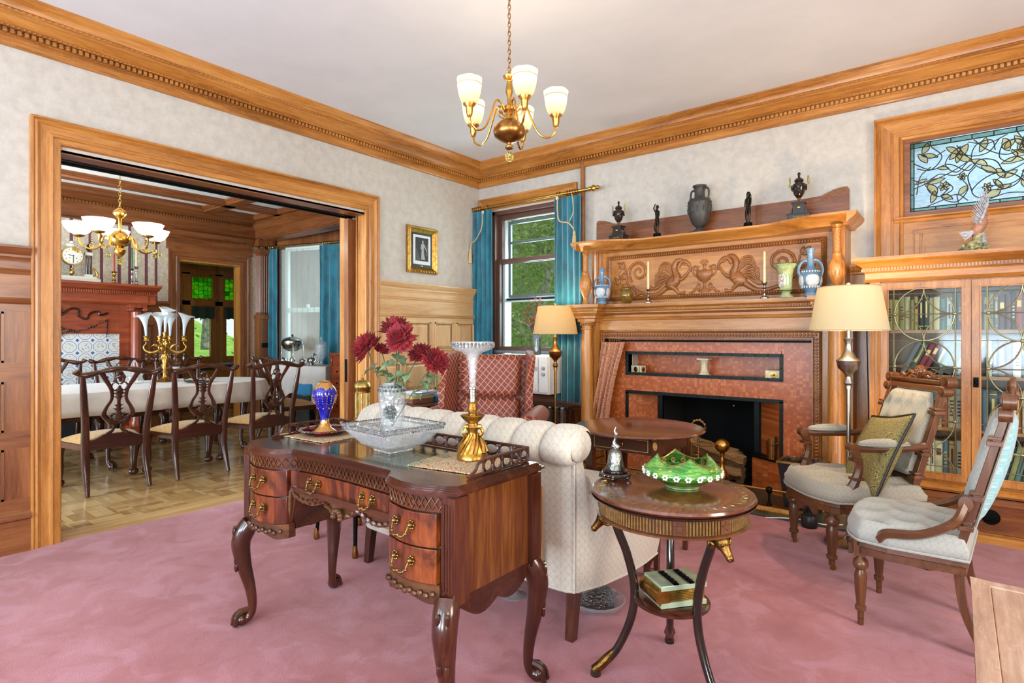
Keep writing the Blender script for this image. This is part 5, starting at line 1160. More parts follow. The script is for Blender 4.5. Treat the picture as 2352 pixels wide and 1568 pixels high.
# ---------------------------------------------------------------- floor lamps
def floor_lamp(loc, label, metal, shade, rz, zb=1.283):
    t = thing('floor_lamp', label, 'floor lamp', loc, rz)
    build('base', G().lathe([(.0, 0), (.13, 0), (.13, .012), (.1, .025), (.03, .04), (.016, .06)], n=32), metal, t, smooth=40)
    build('pole', G().lathe([(.0125, .05), (.0125, .93), (.018, .93), (.019, .95), (.015, .955)], n=16, wob=flut(8, .12)), metal, t, smooth=60)
    build('baluster', G().lathe([(.015, .95), (.028, .965), (.018, .99), (.014, 1.01), (.03, 1.03), (.056, 1.055), (.062, 1.085), (.066, 1.1), (.058, 1.105), (.04, 1.12), (.022, 1.16), (.017, 1.2), (.026, 1.225), (.027, 1.232), (.012, 1.235), (.012, zb+.02)], n=32), metal, t, smooth=50)
    sh = build('lamp_shade', G().lathe([(.21, zb), (.165, zb+.262)], n=48, cap=False).lathe([(.208, zb), (.163, zb+.262)], n=48, cap=False), shade, t, smooth=180)
    for r, z in ((.21, .003), (.165, .26)): build('shade_trim', G().tube([(r*cos(a), r*sin(a), zb+z) for a in [2*pi*k/48 for k in range(49)]], .0028, 6), 'cream_cord', sh)
    build('finial', G().tube([(0, 0, zb+.02), (0, 0, zb+.27)], .004, 6).lathe([(.006, zb+.262), (.012, zb+.272), (.012, zb+.284), (.0, zb+.288)], n=12).tube([(-.165, 0, zb+.255), (.165, 0, zb+.255)], .002, 5), metal, t)
    build('light_bulb', G().sph((0, 0, zb+.12), (.028, .028, .036), 12, 8), 'bulb_glow', t)
    return t
floor_lamp((3.77, -.95, 0), 'brushed nickel floor lamp with cream shade between fireplace and bookcase', 'nickel', 'fabric_shade', .3, 1.278)
floor_lamp((1.305, -.40, 0), 'antique brass floor lamp with cream shade behind the red wing chair', 'aged_brass', 'fabric_shade_dim', .3, 1.262)
bulb('lamp_light', (3.77, -.95, 1.50), 30, (1, .76, .48), .05); bulb('lamp_light', (1.305, -.40, 1.48), 13, (1, .78, .5), .05)
solo('cable', G().tube([(3.76, -.035, 1.6), (3.765, -.035, 1.2), (3.775, -.035, .7), (3.77, -.035, .2)], .0035, 6), 'black_plastic', 'black cord running down the oak board between fireplace and bookcase', 'cord')
# ================================================================ WRITING DESK and what stands on it
dk = wthing('writing_desk', 'carved mahogany kneehole writing desk with cabriole legs and pierced gallery', 'desk', (2.465, -3.4, 0))
XC = 2.465
def ff(x):
    t = abs(x-XC)
    if t < .29: return -3.60+.006*cos(t*10)
    if t < .36: q = (t-.29)/.07; q = q*q*(3-2*q); return -3.605-.055*q
    if t < .585: return -3.66-.026*sin(pi*(t-.36)/.225)+.015*((t-.36)/.225)
    return -3.645+(t-.585)*.9
def strip(g, x0, x1, z0, z1, off, th, n=40, zf=None):
    xs = [x0+(x1-x0)*k/n for k in range(n+1)]
    zl = [zf(x) if zf else z0 for x in xs]
    vs = []
    for x, zb in zip(xs, zl): vs += [(x, ff(x)+off, zb), (x, ff(x)+off, z1), (x, ff(x)+off+th, z1), (x, ff(x)+off+th, zb)]
    fs = [(4*i+k, 4*i+(k+1) % 4, 4*i+4+(k+1) % 4, 4*i+4+k) for i in range(n) for k in range(4)]+[(0, 1, 2, 3), (4*n+3, 4*n+2, 4*n+1, 4*n)]
    return g.put(vs, fs)
def plan(off):
    xs = [1.83+off+(1.27-2*off)*k/70 for k in range(71)]
    return [(x, ff(x)+off*.9) for x in xs]+[(3.10-off, -3.17-off), (1.83+off, -3.17-off)]
g = G()
for o, z0, z1 in ((.012, .757, .762), (.004, .762, .768), (-.004, .768, .776), (.004, .776, .781), (.010, .781, .787), (.014, .787, .790)): g.prism(plan(o), z0, z1, 'z')
build('desk_top', g, 'mahogany_x', dk, smooth=20)
for x in (3.05, 1.852): build('side_panel', G().box(x, -3.57, .44, x+.028, -3.21, .757), 'striped_veneer', dk, smooth=0)
g = G().box(1.88, -3.21, .46, 3.05, -3.19, .757).box(1.86, -3.60, .62, 3.06, -3.2, .64).box(2.13, -3.58, .46, 2.15, -3.2, .757).box(2.78, -3.58, .46, 2.80, -3.2, .757).box(1.88, -3.60, .455, 2.14, -3.2, .47).box(2.79, -3.60, .455, 3.05, -3.2, .47)
strip(g, 1.88, 3.05, .44, .757, .034, .01, 80, lambda x: .47 if abs(x-XC) > .31 else .60)
build('carcass', g, 'mahogany_x', dk, smooth=20)
for sx in (1.86, 3.07):
    for y0, y1 in ((-3.63, -3.565), (-3.235, -3.18)):
        g = G(); g.box(sx-.028, y0, .43, sx+.028, y1, .757)
        if y0 < -3.5:
            for k in range(4): g.tube([(sx-.018+.012*k, y0-.001, .47), (sx-.018+.012*k, y0-.001, .735)], .0045, 6)
        build('corner_post', g, 'mahogany_z', dk, smooth=30)
g = G(); strip(g, 1.875, 3.055, .706, .757, .022, .012, 80)
fr = build('fret_frieze', g, 'mahogany_x', dk, smooth=20)
g = G(); x = 1.885
while x < 3.04:
    for s in (-1, 1): g.tube([(x+.0115*q, ff(x+.0115*q)+.0185, .7315+s*.019*cos(pi*q/2)) for q in range(0, 5)], .0022, 4)
    x += .046
build('fretwork', g, 'walnut_x', fr)
def pull(cx, z, w=.07, par=None):
    y = ff(cx)+.012; g = G()
    for s in (-1, 1):
        g.sph((cx+s*w/2, y-.006, z+.012), .009, 8, 6)
        for k in range(7): a = k*2*pi/7; g.sph((cx+s*w/2+.011*cos(a), y-.002, z+.012+.013*sin(a)), .0045, 5, 4)
    P = [(cx-w/2, y-.012, z+.008), (cx-w*.42, y-.02, z-.014), (cx-w*.2, y-.024, z-.024), (cx, y-.024, z-.021), (cx+w*.2, y-.024, z-.024), (cx+w*.42, y-.02, z-.014), (cx+w/2, y-.012, z+.008)]
    g.tube(bez(*P, n=5), .0036, 6)
    for k in range(1, 6): g.sph(P[k], .006, 6, 4)
    return build('drawer_pull', g, 'old_brass', par)
def drawer(x0, x1, z0, z1, pulls):
    g = G(); strip(g, x0, x1, z0, z1, .014, .02, 24); d = build('drawer', g, 'flame_veneer', dk, smooth=20, bev=.002)
    for p in pulls: pull(p, (z0+z1)/2, .075 if len(pulls) == 1 else .06, d)
drawer(1.905, 2.145, .597, .702, [2.02]); drawer(1.905, 2.145, .485, .592, [2.02]); drawer(2.785, 3.03, .597, .702, [2.91]); drawer(2.785, 3.03, .485, .592, [2.91]); drawer(2.155, 2.775, .618, .702, [2.30, 2.63])
def arch(x):
    t = abs(x-XC)
    if t < .31: return .605-.05*max(0, 1-(t/.10))**.7*(1 if t < .1 else 0)-.0*t-(.028*sin(pi*(t-.1)/.21) if t > .1 else 0)+.0
    return .44+.02*abs(sin(t*30))
g = G(); strip(g, 2.16, 2.77, .6, .618, .016, .02, 60, arch)
strip(g, 1.89, 2.15, .45, .485, .014, .03, 30, lambda x: .437+.012*cos((x-2.02)*30)); strip(g, 2.78, 3.04, .45, .485, .014, .03, 30, lambda x: .437+.012*cos((x-2.91)*30))
for s in (-1, 1):
    for k in range(9):
        t = .03+.033*k; x = XC+s*t; g.tube(bez((x, ff(x)+.012, arch(x)+.006), (x+s*.016, ff(x)+.004, arch(x)+.018), (x+s*.034, ff(x)+.010, arch(x+s*.03)+.004), n=4), [.006]*4+[.008]*3+[.003]*2, 5)
for x0 in (2.02, 2.91):
    for k in range(12): x = x0-.11+.02*k; g.sph((x, ff(x)+.008, .452+.006*(k % 2)), (.012, .008, .010), 6, 4)
for k in range(7): a = -.2+.57*k; g.sph((XC+.022*cos(a), -3.60, .575+.022*sin(a)), (.014, .012, .01), 7, 5)
build('carved_apron', g, 'carved_walnut', dk, smooth=40)
g = G()
for sx in (1.866, 3.064):
    pts = [(-3.57, .44)]+[(-3.57+.34*k/16, .40-.035*abs(sin(pi*k/8))*(1 if k % 8 else 0)-.02*(1-abs(k-8)/8)) for k in range(17)]+[(-3.23, .44)]
    g.prism(pts, sx-.012, sx+.012, 'x')
pts = [(1.88, .46)]+[(1.88+1.17*k/20, .42-.02*abs(sin(pi*k/5))) for k in range(21)]+[(3.05, .46)]
g.prism(pts, -3.2, -3.185, 'y'); build('lower_rail', g, 'mahogany_x', dk, smooth=30)
def cabriole(par, x, y, dx, dy, H, mat='mahogany_z', k=1., foot='claw', carve=True):
    P = [(x, y, H), (x+.018*dx*k, y+.018*dy*k, H*.93), (x+.034*dx*k, y+.034*dy*k, H*.80), (x+.022*dx*k, y+.022*dy*k, H*.58), (x+.002*dx*k, y+.002*dy*k, H*.36), (x-.006*dx*k, y-.006*dy*k, H*.18), (x+.004*dx*k, y+.004*dy*k, H*.09), (x+.026*dx*k, y+.026*dy*k, .026)]
    q = bez(*P, n=6); l = build('leg', G().tube(q, lerps([.034*k, .036*k, .034*k, .026*k, .0195*k, .0155*k, .016*k, .021*k], len(q)), 14), mat, par, smooth=60)
    fx, fy = x+.032*dx*k, y+.032*dy*k; g = G().sph((fx, fy, .024*k), (.027*k, .027*k, .024*k), 12, 8)
    for a in (-.9, 0, .9):
        an = atan2(dy, dx)+a; g.tube(bez((x+.0*dx, y+.0*dy, .06*k), (fx+.018*cos(an)*k, fy+.018*sin(an)*k, .045*k), (fx+.03*cos(an)*k, fy+.03*sin(an)*k, .008), n=4), [.009*k]*9, 6)
    build('claw_foot', g, mat, l)
    if carve:
        g = G(); an = atan2(dy, dx)
        for j in range(6):
            for s in (-1, 1): a = an+s*.5; r = .036*k-.002*j; zz = H*(.93-.07*j); cx_, cy_ = x+.03*dx*k, y+.03*dy*k; g.sph((cx_+r*.8*cos(a), cy_+r*.8*sin(a), zz), (.009, .009, .02), 6, 5)
        build('knee_carving', g, mat, l)
for x, y, dx, dy in ((1.87, -3.62, -.5, -.85), (3.06, -3.62, .5, -.85), (1.87, -3.21, -.5, .6), (3.065, -3.205, .6, .5)): cabriole(dk, x, y, dx, dy, .44, k=1.15)
g = G(); zt = .791
def gal(p, q, n):
    p = V(p); q = V(q); d = q-p; L = d.length; u = d.normalized()
    for zz, r in ((.796, .005), (.842, .0055)): g.tube([(p.x, p.y, zz), (q.x, q.y, zz)], r, 6)
    for k in range(n):
        c = p+d*((k+.5)/n); w = L/n
        g.tube([(c.x+u.x*w*.44*cos(a), c.y+u.y*w*.44*cos(a), .819+.020*sin(a)) for a in [2*pi*j/14 for j in range(15)]], .0042, 5)
        e = p+d*(k/n); g.tube([(e.x, e.y, .795), (e.x, e.y, .842)], .0045, 5)
gal((3.055, -3.45, 0), (3.055, -3.20, 0), 5); gal((3.055, -3.20, 0), (1.875, -3.20, 0), 17); gal((1.875, -3.20, 0), (1.875, -3.45, 0), 5)
for sx in (3.055, 1.875): g.tube(bez((sx, -3.45, .842), (sx, -3.475, .83), (sx, -3.49, .81), (sx, -3.525, .796), n=5), .006, 6).box(sx-.004, -3.52, .791, sx+.004, -3.45, .80)
build('pierced_gallery', g, 'mahogany_x', dk, smooth=50)
TZ = .791
solo('glass_sheet', G().prism([(2.34, -3.57), (2.36, -3.55), (2.78, -3.55), (2.80, -3.53), (2.80, -3.28), (2.78, -3.26), (2.27, -3.26), (2.25, -3.28), (2.25, -3.48)], 0, .006, 'z'), 'sheet_glass', 'rectangular clear glass sheet lying on the desk under the square bowl', 'glass sheet', (0, 0, TZ), smooth=0)
def bowlsq(H, a, b, th):
    g = G(); n = 10
    def ring(s, z): return [(-s, -s, z), (s, -s, z), (s, s, z), (-s, s, z)]
    rs = [ring(b, 0), ring(b*1.02, .008), ring(b+(a-b)*.35, H*.25), ring(b+(a-b)*.8, H*.72), ring(a, H), ring(a-th*1.5, H), ring(b+(a-b)*.8-th, H*.72), ring(b+(a-b)*.35-th, H*.28), ring(b-th, .014)]
    vs = [p for r in rs for p in r]; fs = [(4*j+i, 4*j+(i+1) % 4, 4*j+4+(i+1) % 4, 4*j+4+i) for j in range(len(rs)-1) for i in range(4)]+[(3, 2, 1, 0), tuple(range(4*len(rs)-4, 4*len(rs)))]
    return g.put(vs, fs)
t = thing('square_bowl', 'square pressed glass bowl with beaded rim in the centre of the desk', 'bowl', (2.534, -3.389, TZ+.0065), radians(83-90+2))
build('bowl', bowlsq(.105, .148, .055, .005), 'pressed_glass', t, smooth=0, bev=.002)
g = G()
for k in range(24):
    for i in range(4):
        a = i*pi/2; p = -.14+.28*k/23; g.sph((p*cos(a)-.145*sin(a)*-1, p*sin(a)+.145*cos(a)*-1, .103), .0062, 5, 4); g.sph((p*cos(a)+.138*sin(a), p*sin(a)-.138*cos(a), .090), .0052, 5, 4)
build('beaded_rim', g, 'cut_crystal', t)
t = thing('crystal_vase', 'engraved crystal vase holding crimson flowers inside the square glass bowl', 'vase', (2.528, -3.389, TZ+.022), .7)
build('body', G().lathe([(.0, 0), (.034, 0), (.036, .05), (.04, .062), (.046, .12), (.054, .19), (.055, .222), (.045, .24), (.036, .246), (.036, .252), (.033, .252), (.033, .246), (.042, .236), (.051, .218), (.05, .19), (.042, .12), (.036, .07), (.0, .066)], n=32), 'vase_glass', t, smooth=50)
g = G().lathe([(.026, 0), (.026, .004), (.022, .006)], (0, 0, 0), 24).sph((0, 0, .002), (.012, .009, .008), 10, 6)
for k in range(14): a = 2*pi*k/14; g.sph((.026*cos(a), .026*sin(a), .002), .004, 5, 4)
g.v = [(x, -.0465-z, y+.14) for x, y, z in g.v]; build('cameo_medallion', g, 'cut_crystal', t)
g = G()
for k in range(22): a = 2*pi*k/22; g.sph((.046*cos(a), .046*sin(a), .236), (.006, .006, .005), 5, 4).sph((.053*cos(a+.14), .053*sin(a+.14), .222), (.006, .006, .006), 5, 4)
build('cut_collar', g, 'cut_crystal', t)
def mum(loc, base, r, tilt, label, seed, leaves=2):  # chrysanthemum on a wired stem
    rr = random.Random(seed); t = thing('chrysanthemum', label, 'flower', base, 0, 'crimson flowers in the crystal vase')
    h = V(loc)-V(base)
    mid = h*.5+V((rr.uniform(-.01, .01), rr.uniform(-.01, .01), .02)); q = bez((0, 0, 0), mid, h, n=8)
    build('stem', G().tube(q, .0022, 6), 'stem_green', t)
    g = G(); Q = V(tilt).normalized().to_track_quat('Z', 'Y').to_matrix().to_4x4()
    for ring in range(7):
        n = (18, 18, 16, 14, 11, 8, 5)[ring]; el = (-.25, .05, .35, .65, .95, 1.2, 1.45)[ring]
        for k in range(n):
            a = 2*pi*(k+.5*(ring % 2))/n+rr.uniform(-.12, .12); L = r*(1.0-.075*ring)*rr.uniform(.85, 1.08); e = el+rr.uniform(-.12, .12); w = r*.115
            M = Matrix.Translation(h) @ Q @ Matrix.Rotation(a, 4, 'Z') @ Matrix.Rotation(-e, 4, 'Y'); g.M = M
            g.put([(0, 0, 0), (L*.35, -w, .006), (L*.75, -w*1.15, .004), (L*1.0, 0, .006+.012*rr.random()), (L*.75, w*1.15, .004), (L*.35, w, .006), (L*.5, 0, -.008)], [(0, 1, 6), (1, 2, 6), (2, 3, 6), (3, 4, 6), (4, 5, 6), (5, 0, 6), (0, 5, 4, 3, 2, 1)])
    g.M = None; build('bloom', g, 'crimson_petal', t, smooth=30)
    g = G()
    for k in range(leaves):
        p = q[int(len(q)*(.45+.5*k/max(leaves, 1)*.9))]; a = rr.uniform(0, 6.28)
        for j in range(3):
            g.M = Matrix.Translation(p) @ Matrix.Rotation(a+j*.75-.75, 4, 'Z') @ Matrix.Rotation(rr.uniform(-.5, .6), 4, 'Y') @ Matrix.Rotation(rr.uniform(-.5, .5), 4, 'X'); L = .075 if j == 1 else .055
            o = [(0, 0), (.25, .18), (.3, .3), (.48, .26), (.55, .38), (.7, .22), (1, 0), (.7, -.22), (.55, -.38), (.48, -.26), (.3, -.3), (.25, -.18)]
            vs = [(x*L, y*L, -.02*x*x+.02*abs(y)) for x, y in o]+[(.5*L, 0, -.004)]; g.put(vs, [(i, (i+1) % 12, 12) for i in range(12)])
    g.M = None; build('leaf_spray', g, 'leaf_green', t, smooth=0)
VB = (2.528, -3.389, TZ+.10)
def vp(px, py, t): u = (px-1176)/1312; return (4.290+t*(-.6163+u*.7875), -4.873+t*(.7875+u*.6163), 1.25-(py-770)*t/1312)
mum(vp(842, 797, 2.22), VB, .078, (-.6, -.5, .7), 'crimson chrysanthemum reaching furthest towards the doorway side', 1)
mum(vp(907, 752, 2.34), VB, .072, (0, -.2, 1), 'topmost crimson chrysanthemum in the crystal vase', 2)
mum(vp(919, 776, 2.16), VB, .07, (.3, -.8, .4), 'crimson chrysanthemum facing out just below the topmost bloom', 3)
mum(vp(964, 812, 2.26), VB, .055, (.2, -.6, .8), 'half open crimson chrysanthemum between centre and armchair side blooms', 4)
mum(vp(1001, 829, 2.20), VB, .062, (.9, -.2, .5), 'drooping crimson chrysanthemum nearest the red wing chair', 5, 3)
mum(vp(876, 803, 2.30), VB, .035, (.3, .2, .8), 'small crimson bud half hidden behind the leaves', 6, 3)
solo('place_mat', G().slab(lambda u, v: (-.17+.34*u, -.12+.24*v, .001*sin(u*30)), 12, 6, .003), 'tapestry_mat', 'woven floral mat under the cranberry dish on the desk', 'mat', (1.985, -3.345, TZ+.001), .05, smooth=60)
solo('place_mat', G().slab(lambda u, v: (-.15+.30*u, -.13+.26*v, .001*sin(u*30)), 12, 6, .003), 'tapestry_mat', 'woven floral mat under the gilt and crystal flower stand', 'mat', (2.885, -3.365, TZ+.001), .16, smooth=60)
t = thing('cranberry_dish', 'round cranberry glass dish with clear rim under the cobalt vase', 'dish', (1.985, -3.33, TZ+.0055))
build('dish', G().lathe([(.0, 0), (.08, 0), (.098, .012), (.104, .022), (.1, .022), (.092, .012), (.0, .008)], n=40), 'cranberry_glass', t, smooth=50)
g = G()
for k in range(40): a = 2*pi*k/40; g.sph((.108*cos(a), .108*sin(a), .023), (.010, .010, .004), 6, 4)
build('rim', g, 'clear_glass', t)
t = thing('cobalt_vase', 'cobalt blue vase with gilt shoulder and foot standing in the cranberry dish', 'vase', (1.985, -3.33, TZ+.0145)); t.scale = (.97, .97, .92)
build('body', G().lathe([(.0, 0), (.056, 0), (.054, .008), (.032, .022), (.022, .045), (.02, .07), (.026, .10), (.042, .14), (.056, .175), (.056, .20), (.048, .222), (.032, .24), (.024, .248), (.026, .254), (.022, .254), (.02, .246), (.0, .24)], n=40), 'cobalt_enamel', t, smooth=60)
g = G(); rr = random.Random(9)
for k in range(16):
    a = 2*pi*k/16
    for j in range(4): g.sph(((.0565-.0025*j)*cos(a), (.0565-.0025*j)*sin(a), .182-.012*j), (.0022, .0022, .006-.001*j), 5, 4)
    g.sph((.0345*cos(a), .0345*sin(a), .12+.01*(k % 2)), (.004, .004, .005), 5, 4)
build('gilt_drops', g, 'gilt', t)
t = thing('flower_stand', 'gilt based flower stand carrying a tall crystal trumpet bowl', 'centrepiece', (2.874, -3.30, TZ+.0055))
build('base', G().lathe([(.0, 0), (.057, 0), (.058, .012), (.052, .018), (.05, .03), (.034, .06), (.02, .085), (.018, .1), (.026, .115), (.02, .125), (.018, .13)], n=36, wob=lambda a, z: 1+.06*sin(a*9+z*60) if z > .02 else 1), 'gilt', t, smooth=50)
g = G()
for k in range(9):
    a = 2*pi*k/9; g.tube(bez((.054*cos(a), .054*sin(a), .024), (.044*cos(a+.2), .044*sin(a+.2), .05), (.028*cos(a+.5), .028*sin(a+.5), .078), (.024*cos(a+.7), .024*sin(a+.7), .092), n=4), lerps([.009, .008, .005, .003], 13), 6)
build('leaf_ornament', g, 'gilt', t)
build('drip_cup', G().lathe([(.016, .13), (.03, .142), (.043, .158), (.041, .16), (.026, .146), (.014, .14)], n=36, wob=lambda a, z: 1+.08*abs(sin(a*6))), 'gilt', t, smooth=50)
build('socket', G().lathe([(.018, .15), (.016, .17), (.02, .18), (.017, .195), (.02, .21)], n=24), 'gilt', t, smooth=50)
g = G()
for k in range(3): a = 2*pi*k/3+.3; g.tube(bez((.02*cos(a), .02*sin(a), .12), (.036*cos(a), .036*sin(a), .11), (.04*cos(a), .04*sin(a), .095), (.03*cos(a), .03*sin(a), .085), n=5), .006, 6).sph((.028*cos(a), .028*sin(a), .118), .010, 7, 5)
build('gilt_heads', g, 'gilt', t)
build('silver_collar', G().lathe([(.012, .20), (.013, .255), (.018, .258), (.018, .262), (.013, .264)], n=24), 'silver', t, smooth=40)
build('trumpet', G().lathe([(.011, .262), (.013, .3), (.018, .35), (.024, .378), (.036, .39), (.07, .402), (.078, .412), (.08, .43), (.077, .43), (.072, .412), (.034, .398), (.018, .385), (.012, .35), (.008, .30), (.0, .28)], n=40, wob=lambda a, z: 1-.05*abs(sin(a*8)) if z < .385 else 1), 'pressed_glass', t, smooth=50)
g = G()
for k in range(36): a = 2*pi*k/36; g.sph((.078*cos(a), .078*sin(a), .418), (.005, .005, .011), 5, 4)
build('cut_rim', g, 'cut_crystal', t)
# ================================================================ SETTEE behind the desk
sf = wthing('settee', 'cream damask settee with channelled roll back standing behind the desk', 'settee', (2.36, -2.5, 0))
def frontz(u): return .5
SX0, SX1 = 1.68, 3.075
g = G()   # outer shell: back and two sides as one rounded U
P0 = [(SX1, -2.12), (SX1+.02, -2.3), (SX1+.03, -2.5), (SX1+.015, -2.72), (SX1-.02, -2.87), (SX1-.06, -2.89)]
pl = P0+[(x, -2.90) for x in (2.7, 2.36, 2.0)]+[(SX0+SX1-x, y) for x, y in P0[::-1]]
cum = [0]
for a, b in zip(pl, pl[1:]): cum.append(cum[-1]+sqrt((a[0]-b[0])**2+(a[1]-b[1])**2))
def pat(s):
    s *= cum[-1]
    for i in range(len(pl)-1):
        if s <= cum[i+1]+1e-9: q = (s-cum[i])/(cum[i+1]-cum[i]); return V((pl[i][0]*(1-q)+pl[i+1][0]*q, pl[i][1]*(1-q)+pl[i+1][1]*q, 0))
    return V((pl[-1][0], pl[-1][1], 0))
LB = cum[4]/cum[-1]
def hz(u):
    d = min(u, 1-u); return .80 if d > LB*.97 else .80-.22*min(1, (LB*.97-d)/.018) if d > LB*.8 else .575-.10*((LB*.8-d)/(LB*.8))**1.5
def shell(u, v):
    p = pat(u); c = V((2.36, -2.4, 0)); z0 = .20-.06*(1-min(1, min(u, 1-u)/LB)); z = z0+(hz(u)-z0)*v; bul = .025*sin(pi*v)*(0 if .25 < u < .75 else 1)
    d = (p-c).normalized(); return (p.x+d.x*bul, p.y+d.y*bul*.3, z)
g.slab(shell, 141, 12, .11)
build('shell', g, 'cream_damask', sf, smooth=60)
g = G(); R_ = 9
for k in range(R_):  # channelled roll along the top of the back
    x0 = 1.70+(3.07-1.70)*k/R_; x1 = 1.70+(3.07-1.70)*(k+1)/R_; w = (x1-x0)/2
    def f(u, v, x0=x0, x1=x1, w=w):
        e = sqrt(max(0, 1-abs(2*u-1)**2.6)); a = 2*pi*v; r = .060+.022*e
        return (x0+(x1-x0)*u, -2.855+r*1.25*cos(a)+.03*sin(a), .795+r*sin(a))
    g.grid(f, 15, 20, cv=True)
    if k in (0, R_-1):
        x = x0 if k == 0 else x1; s = -1 if k == 0 else 1; g.sph((x-s*.012, -2.85, .795), (.03, .085, .068), 14, 10)
build('roll_back', g, 'cream_damask', sf, smooth=70)
g = G()
for k in range(8): x0 = 1.78+.148*k; g.sph((x0+.074, -2.74, .60), (.078, .07, .22), 12, 10)
build('inner_back', g, 'cream_damask', sf, smooth=70)
g = G().box(1.80, -2.78, .22, 2.96, -2.10, .40); build('seat_base', g, 'cream_damask', sf, smooth=0, bev=.02)
build('seat_cushion', G().box(1.80, -2.72, .40, 2.96, -2.06, .50), 'cream_damask', sf, smooth=60, bev=.035, seg=4)
build('back_lining', G().box(1.86, -2.918, .235, 2.92, -2.913, .62), 'khaki_backing', sf, smooth=0)
g = G().tube([tuple(V(shell(k/80, 0))+V((0, 0, 0))) for k in range(81)], .007, 6).tube([(SX1-.02, -2.885, .2+.6*k/8) for k in range(9)], .006, 6)
build('piping', g, 'cream_damask', sf)
for x, y in ((3.035, -2.865), (1.72, -2.865)): build('leg', G().put([(x-.024, y-.01, .2), (x+.024, y-.01, .2), (x+.024, y+.034, .2), (x-.024, y+.034, .2), (x-.019, y-.03, 0), (x+.019, y-.03, 0), (x+.019, y+.008, 0), (x-.019, y+.008, 0)], [(0, 1, 2, 3), (7, 6, 5, 4), (0, 4, 5, 1), (1, 5, 6, 2), (2, 6, 7, 3), (3, 7, 4, 0)]), 'mahogany_z', sf, smooth=0, bev=.002)
cabriole(sf, 3.03, -2.14, .5, .6, .2, k=.9); cabriole(sf, 1.74, -2.14, -.5, .6, .2, k=.9)
def compote(loc, label, H, r1, r2):
    t = thing('crystal_compote', label, 'compote', loc)
    build('bowl', G().lathe([(.0, H*.5), (r1*.4, H*.55), (r1*.8, H*.75), (r1, H), (r1*.97, H), (r1*.76, H*.78), (r1*.36, H*.6), (.0, H*.56)], n=40, wob=lambda a, z: 1+.04*abs(sin(a*10)) if z > H*.7 else 1), 'pressed_glass', t, smooth=50)
    build('foot', G().lathe([(.0, 0), (r2, 0), (r2, .004), (r2*.4, .012), (.014, .03), (.024, H*.3), (.013, H*.42), (.03, H*.52)], n=32), 'pressed_glass', t, smooth=50)
compote((2.60, -2.70, 0), 'footed crystal bowl on the carpet under the settee beside the desk leg', .15, .14, .065)
t = thing('crystal_dish', 'scalloped cut crystal dish lying on the carpet behind the settee leg', 'dish', (2.98, -2.56, 0))
build('dish', G().lathe([(.0, 0), (.07, 0), (.11, .018), (.125, .045), (.12, .046), (.105, .024), (.06, .008), (.0, .008)], n=48, wob=lambda a, z: 1+.035*abs(sin(a*14)) if z > .015 else 1), 'pressed_glass', t, smooth=50)
build('cover', G().lathe([(.075, .008), (.08, .06), (.06, .085), (.02, .1), (.0, .102)], n=32, wob=flut(16, .06)), 'cut_crystal', t, smooth=50)
t = thing('slender_table', 'slender black legged table with brass toes, half hidden behind the desk', 'table', (1.40, -2.7, 0))
build('table_top', G().box(-.25, -.22, .50, .25, .2, .52), 'mahogany_x', t, smooth=0, bev=.004)
for x, y in ((-.22, -.15), (.22, -.19), (-.22, .17), (.22, .17)):
    l = build('leg', G().tube([(x*.9, y*.9, .5), (x*.9, y*.9, .3), (x, y, .0)], [.018, .014, .010], 10), 'dark_iron', t); build('brass_toe', G().lathe([(.0, 0), (.015, .0), (.018, .015), (.013, .05), (.012, .07)], (x*.992, y*.992, 0), 12), 'aged_brass', l)
# ================================================================ RED WING CHAIR, side table, lantern
wc = thing('wing_chair', 'red wing chair with pale lattice pattern and pink seat before the window', 'armchair', (1.28, -1.40, 0), .5); wc.scale = (1.09, 1, 1)
MT['seat_pink'] = MT['pink_cushion']
def pad(x0, x1, y0, y1, z0, z1, b, mat, name, M=None): g = G(); g.M = M; g.box(x0, y0, z0, x1, y1, z1); return build(name, g, mat, wc, smooth=70, bev=b, seg=5)
pad(-.34, .34, -.36, .34, .12, .36, .03, 'red_lattice', 'seat_base'); pad(-.27, .27, -.37, .26, .36, .50, .05, 'seat_pink', 'seat_cushion')
LM = RT((0, .25, .44), 0, radians(-9))
pad(-.30, .30, -.0, .12, -.1, .66, .05, 'red_lattice', 'back', LM); pad(-.235, .235, -.085, .02, .29, .65, .05, 'red_lattice', 'back_cushion', LM); pad(-.235, .235, -.07, .02, .0, .285, .045, 'red_lattice', 'back_cushion', LM)
for s in (-1, 1):
    def wf(u, v, s=s): # wing
        z = .60+.52*v; d = .30*(1-.0*v)*(.62+.38*sin(pi*min(v*.9+.25, 1))); return (s*(.31+.05*u), .33+.09*v-d*u, z-.04*u*(v > .9))
    g = G().slab(wf, 9, 14, .05*s); build('wing', g, 'red_lattice', wc, smooth=70, bev=.02, seg=3)
    g = G().box(s*.28, -.36, .14, s*.41, .32, .58).lathe([(.0, -.385), (.06, -.38), (.078, -.36), (.08, .0), (.075, .33), (.0, .335)], (s*.385, 0, .585), 20, 'y')
    build('arm', g, 'red_lattice', wc, smooth=60, bev=.006)
    build('leg', G().tube([(s*.3, -.32, .13), (s*.31, -.35, .06), (s*.3, -.34, 0)], [.03, .02, .022], 10), 'mahogany_z', wc); build('leg', G().box(s*.3-.02, .27, 0, s*.3+.02, .31, .13), 'mahogany_z', wc)
t = thing('bedside_cabinet', 'small dark wood cabinet heaped with papers beside the red wing chair', 'cabinet', (.42, -1.20, 0), 0)
build('body', G().box(-.20, -.27, .05, .22, .27, .62).box(-.21, -.28, 0, .23, .28, .05), 'mahogany_y', t, smooth=0, bev=.003)
build('cabinet_top', G().box(-.22, -.30, .62, .245, .30, .645), 'mahogany_y', t, smooth=0, bev=.006)
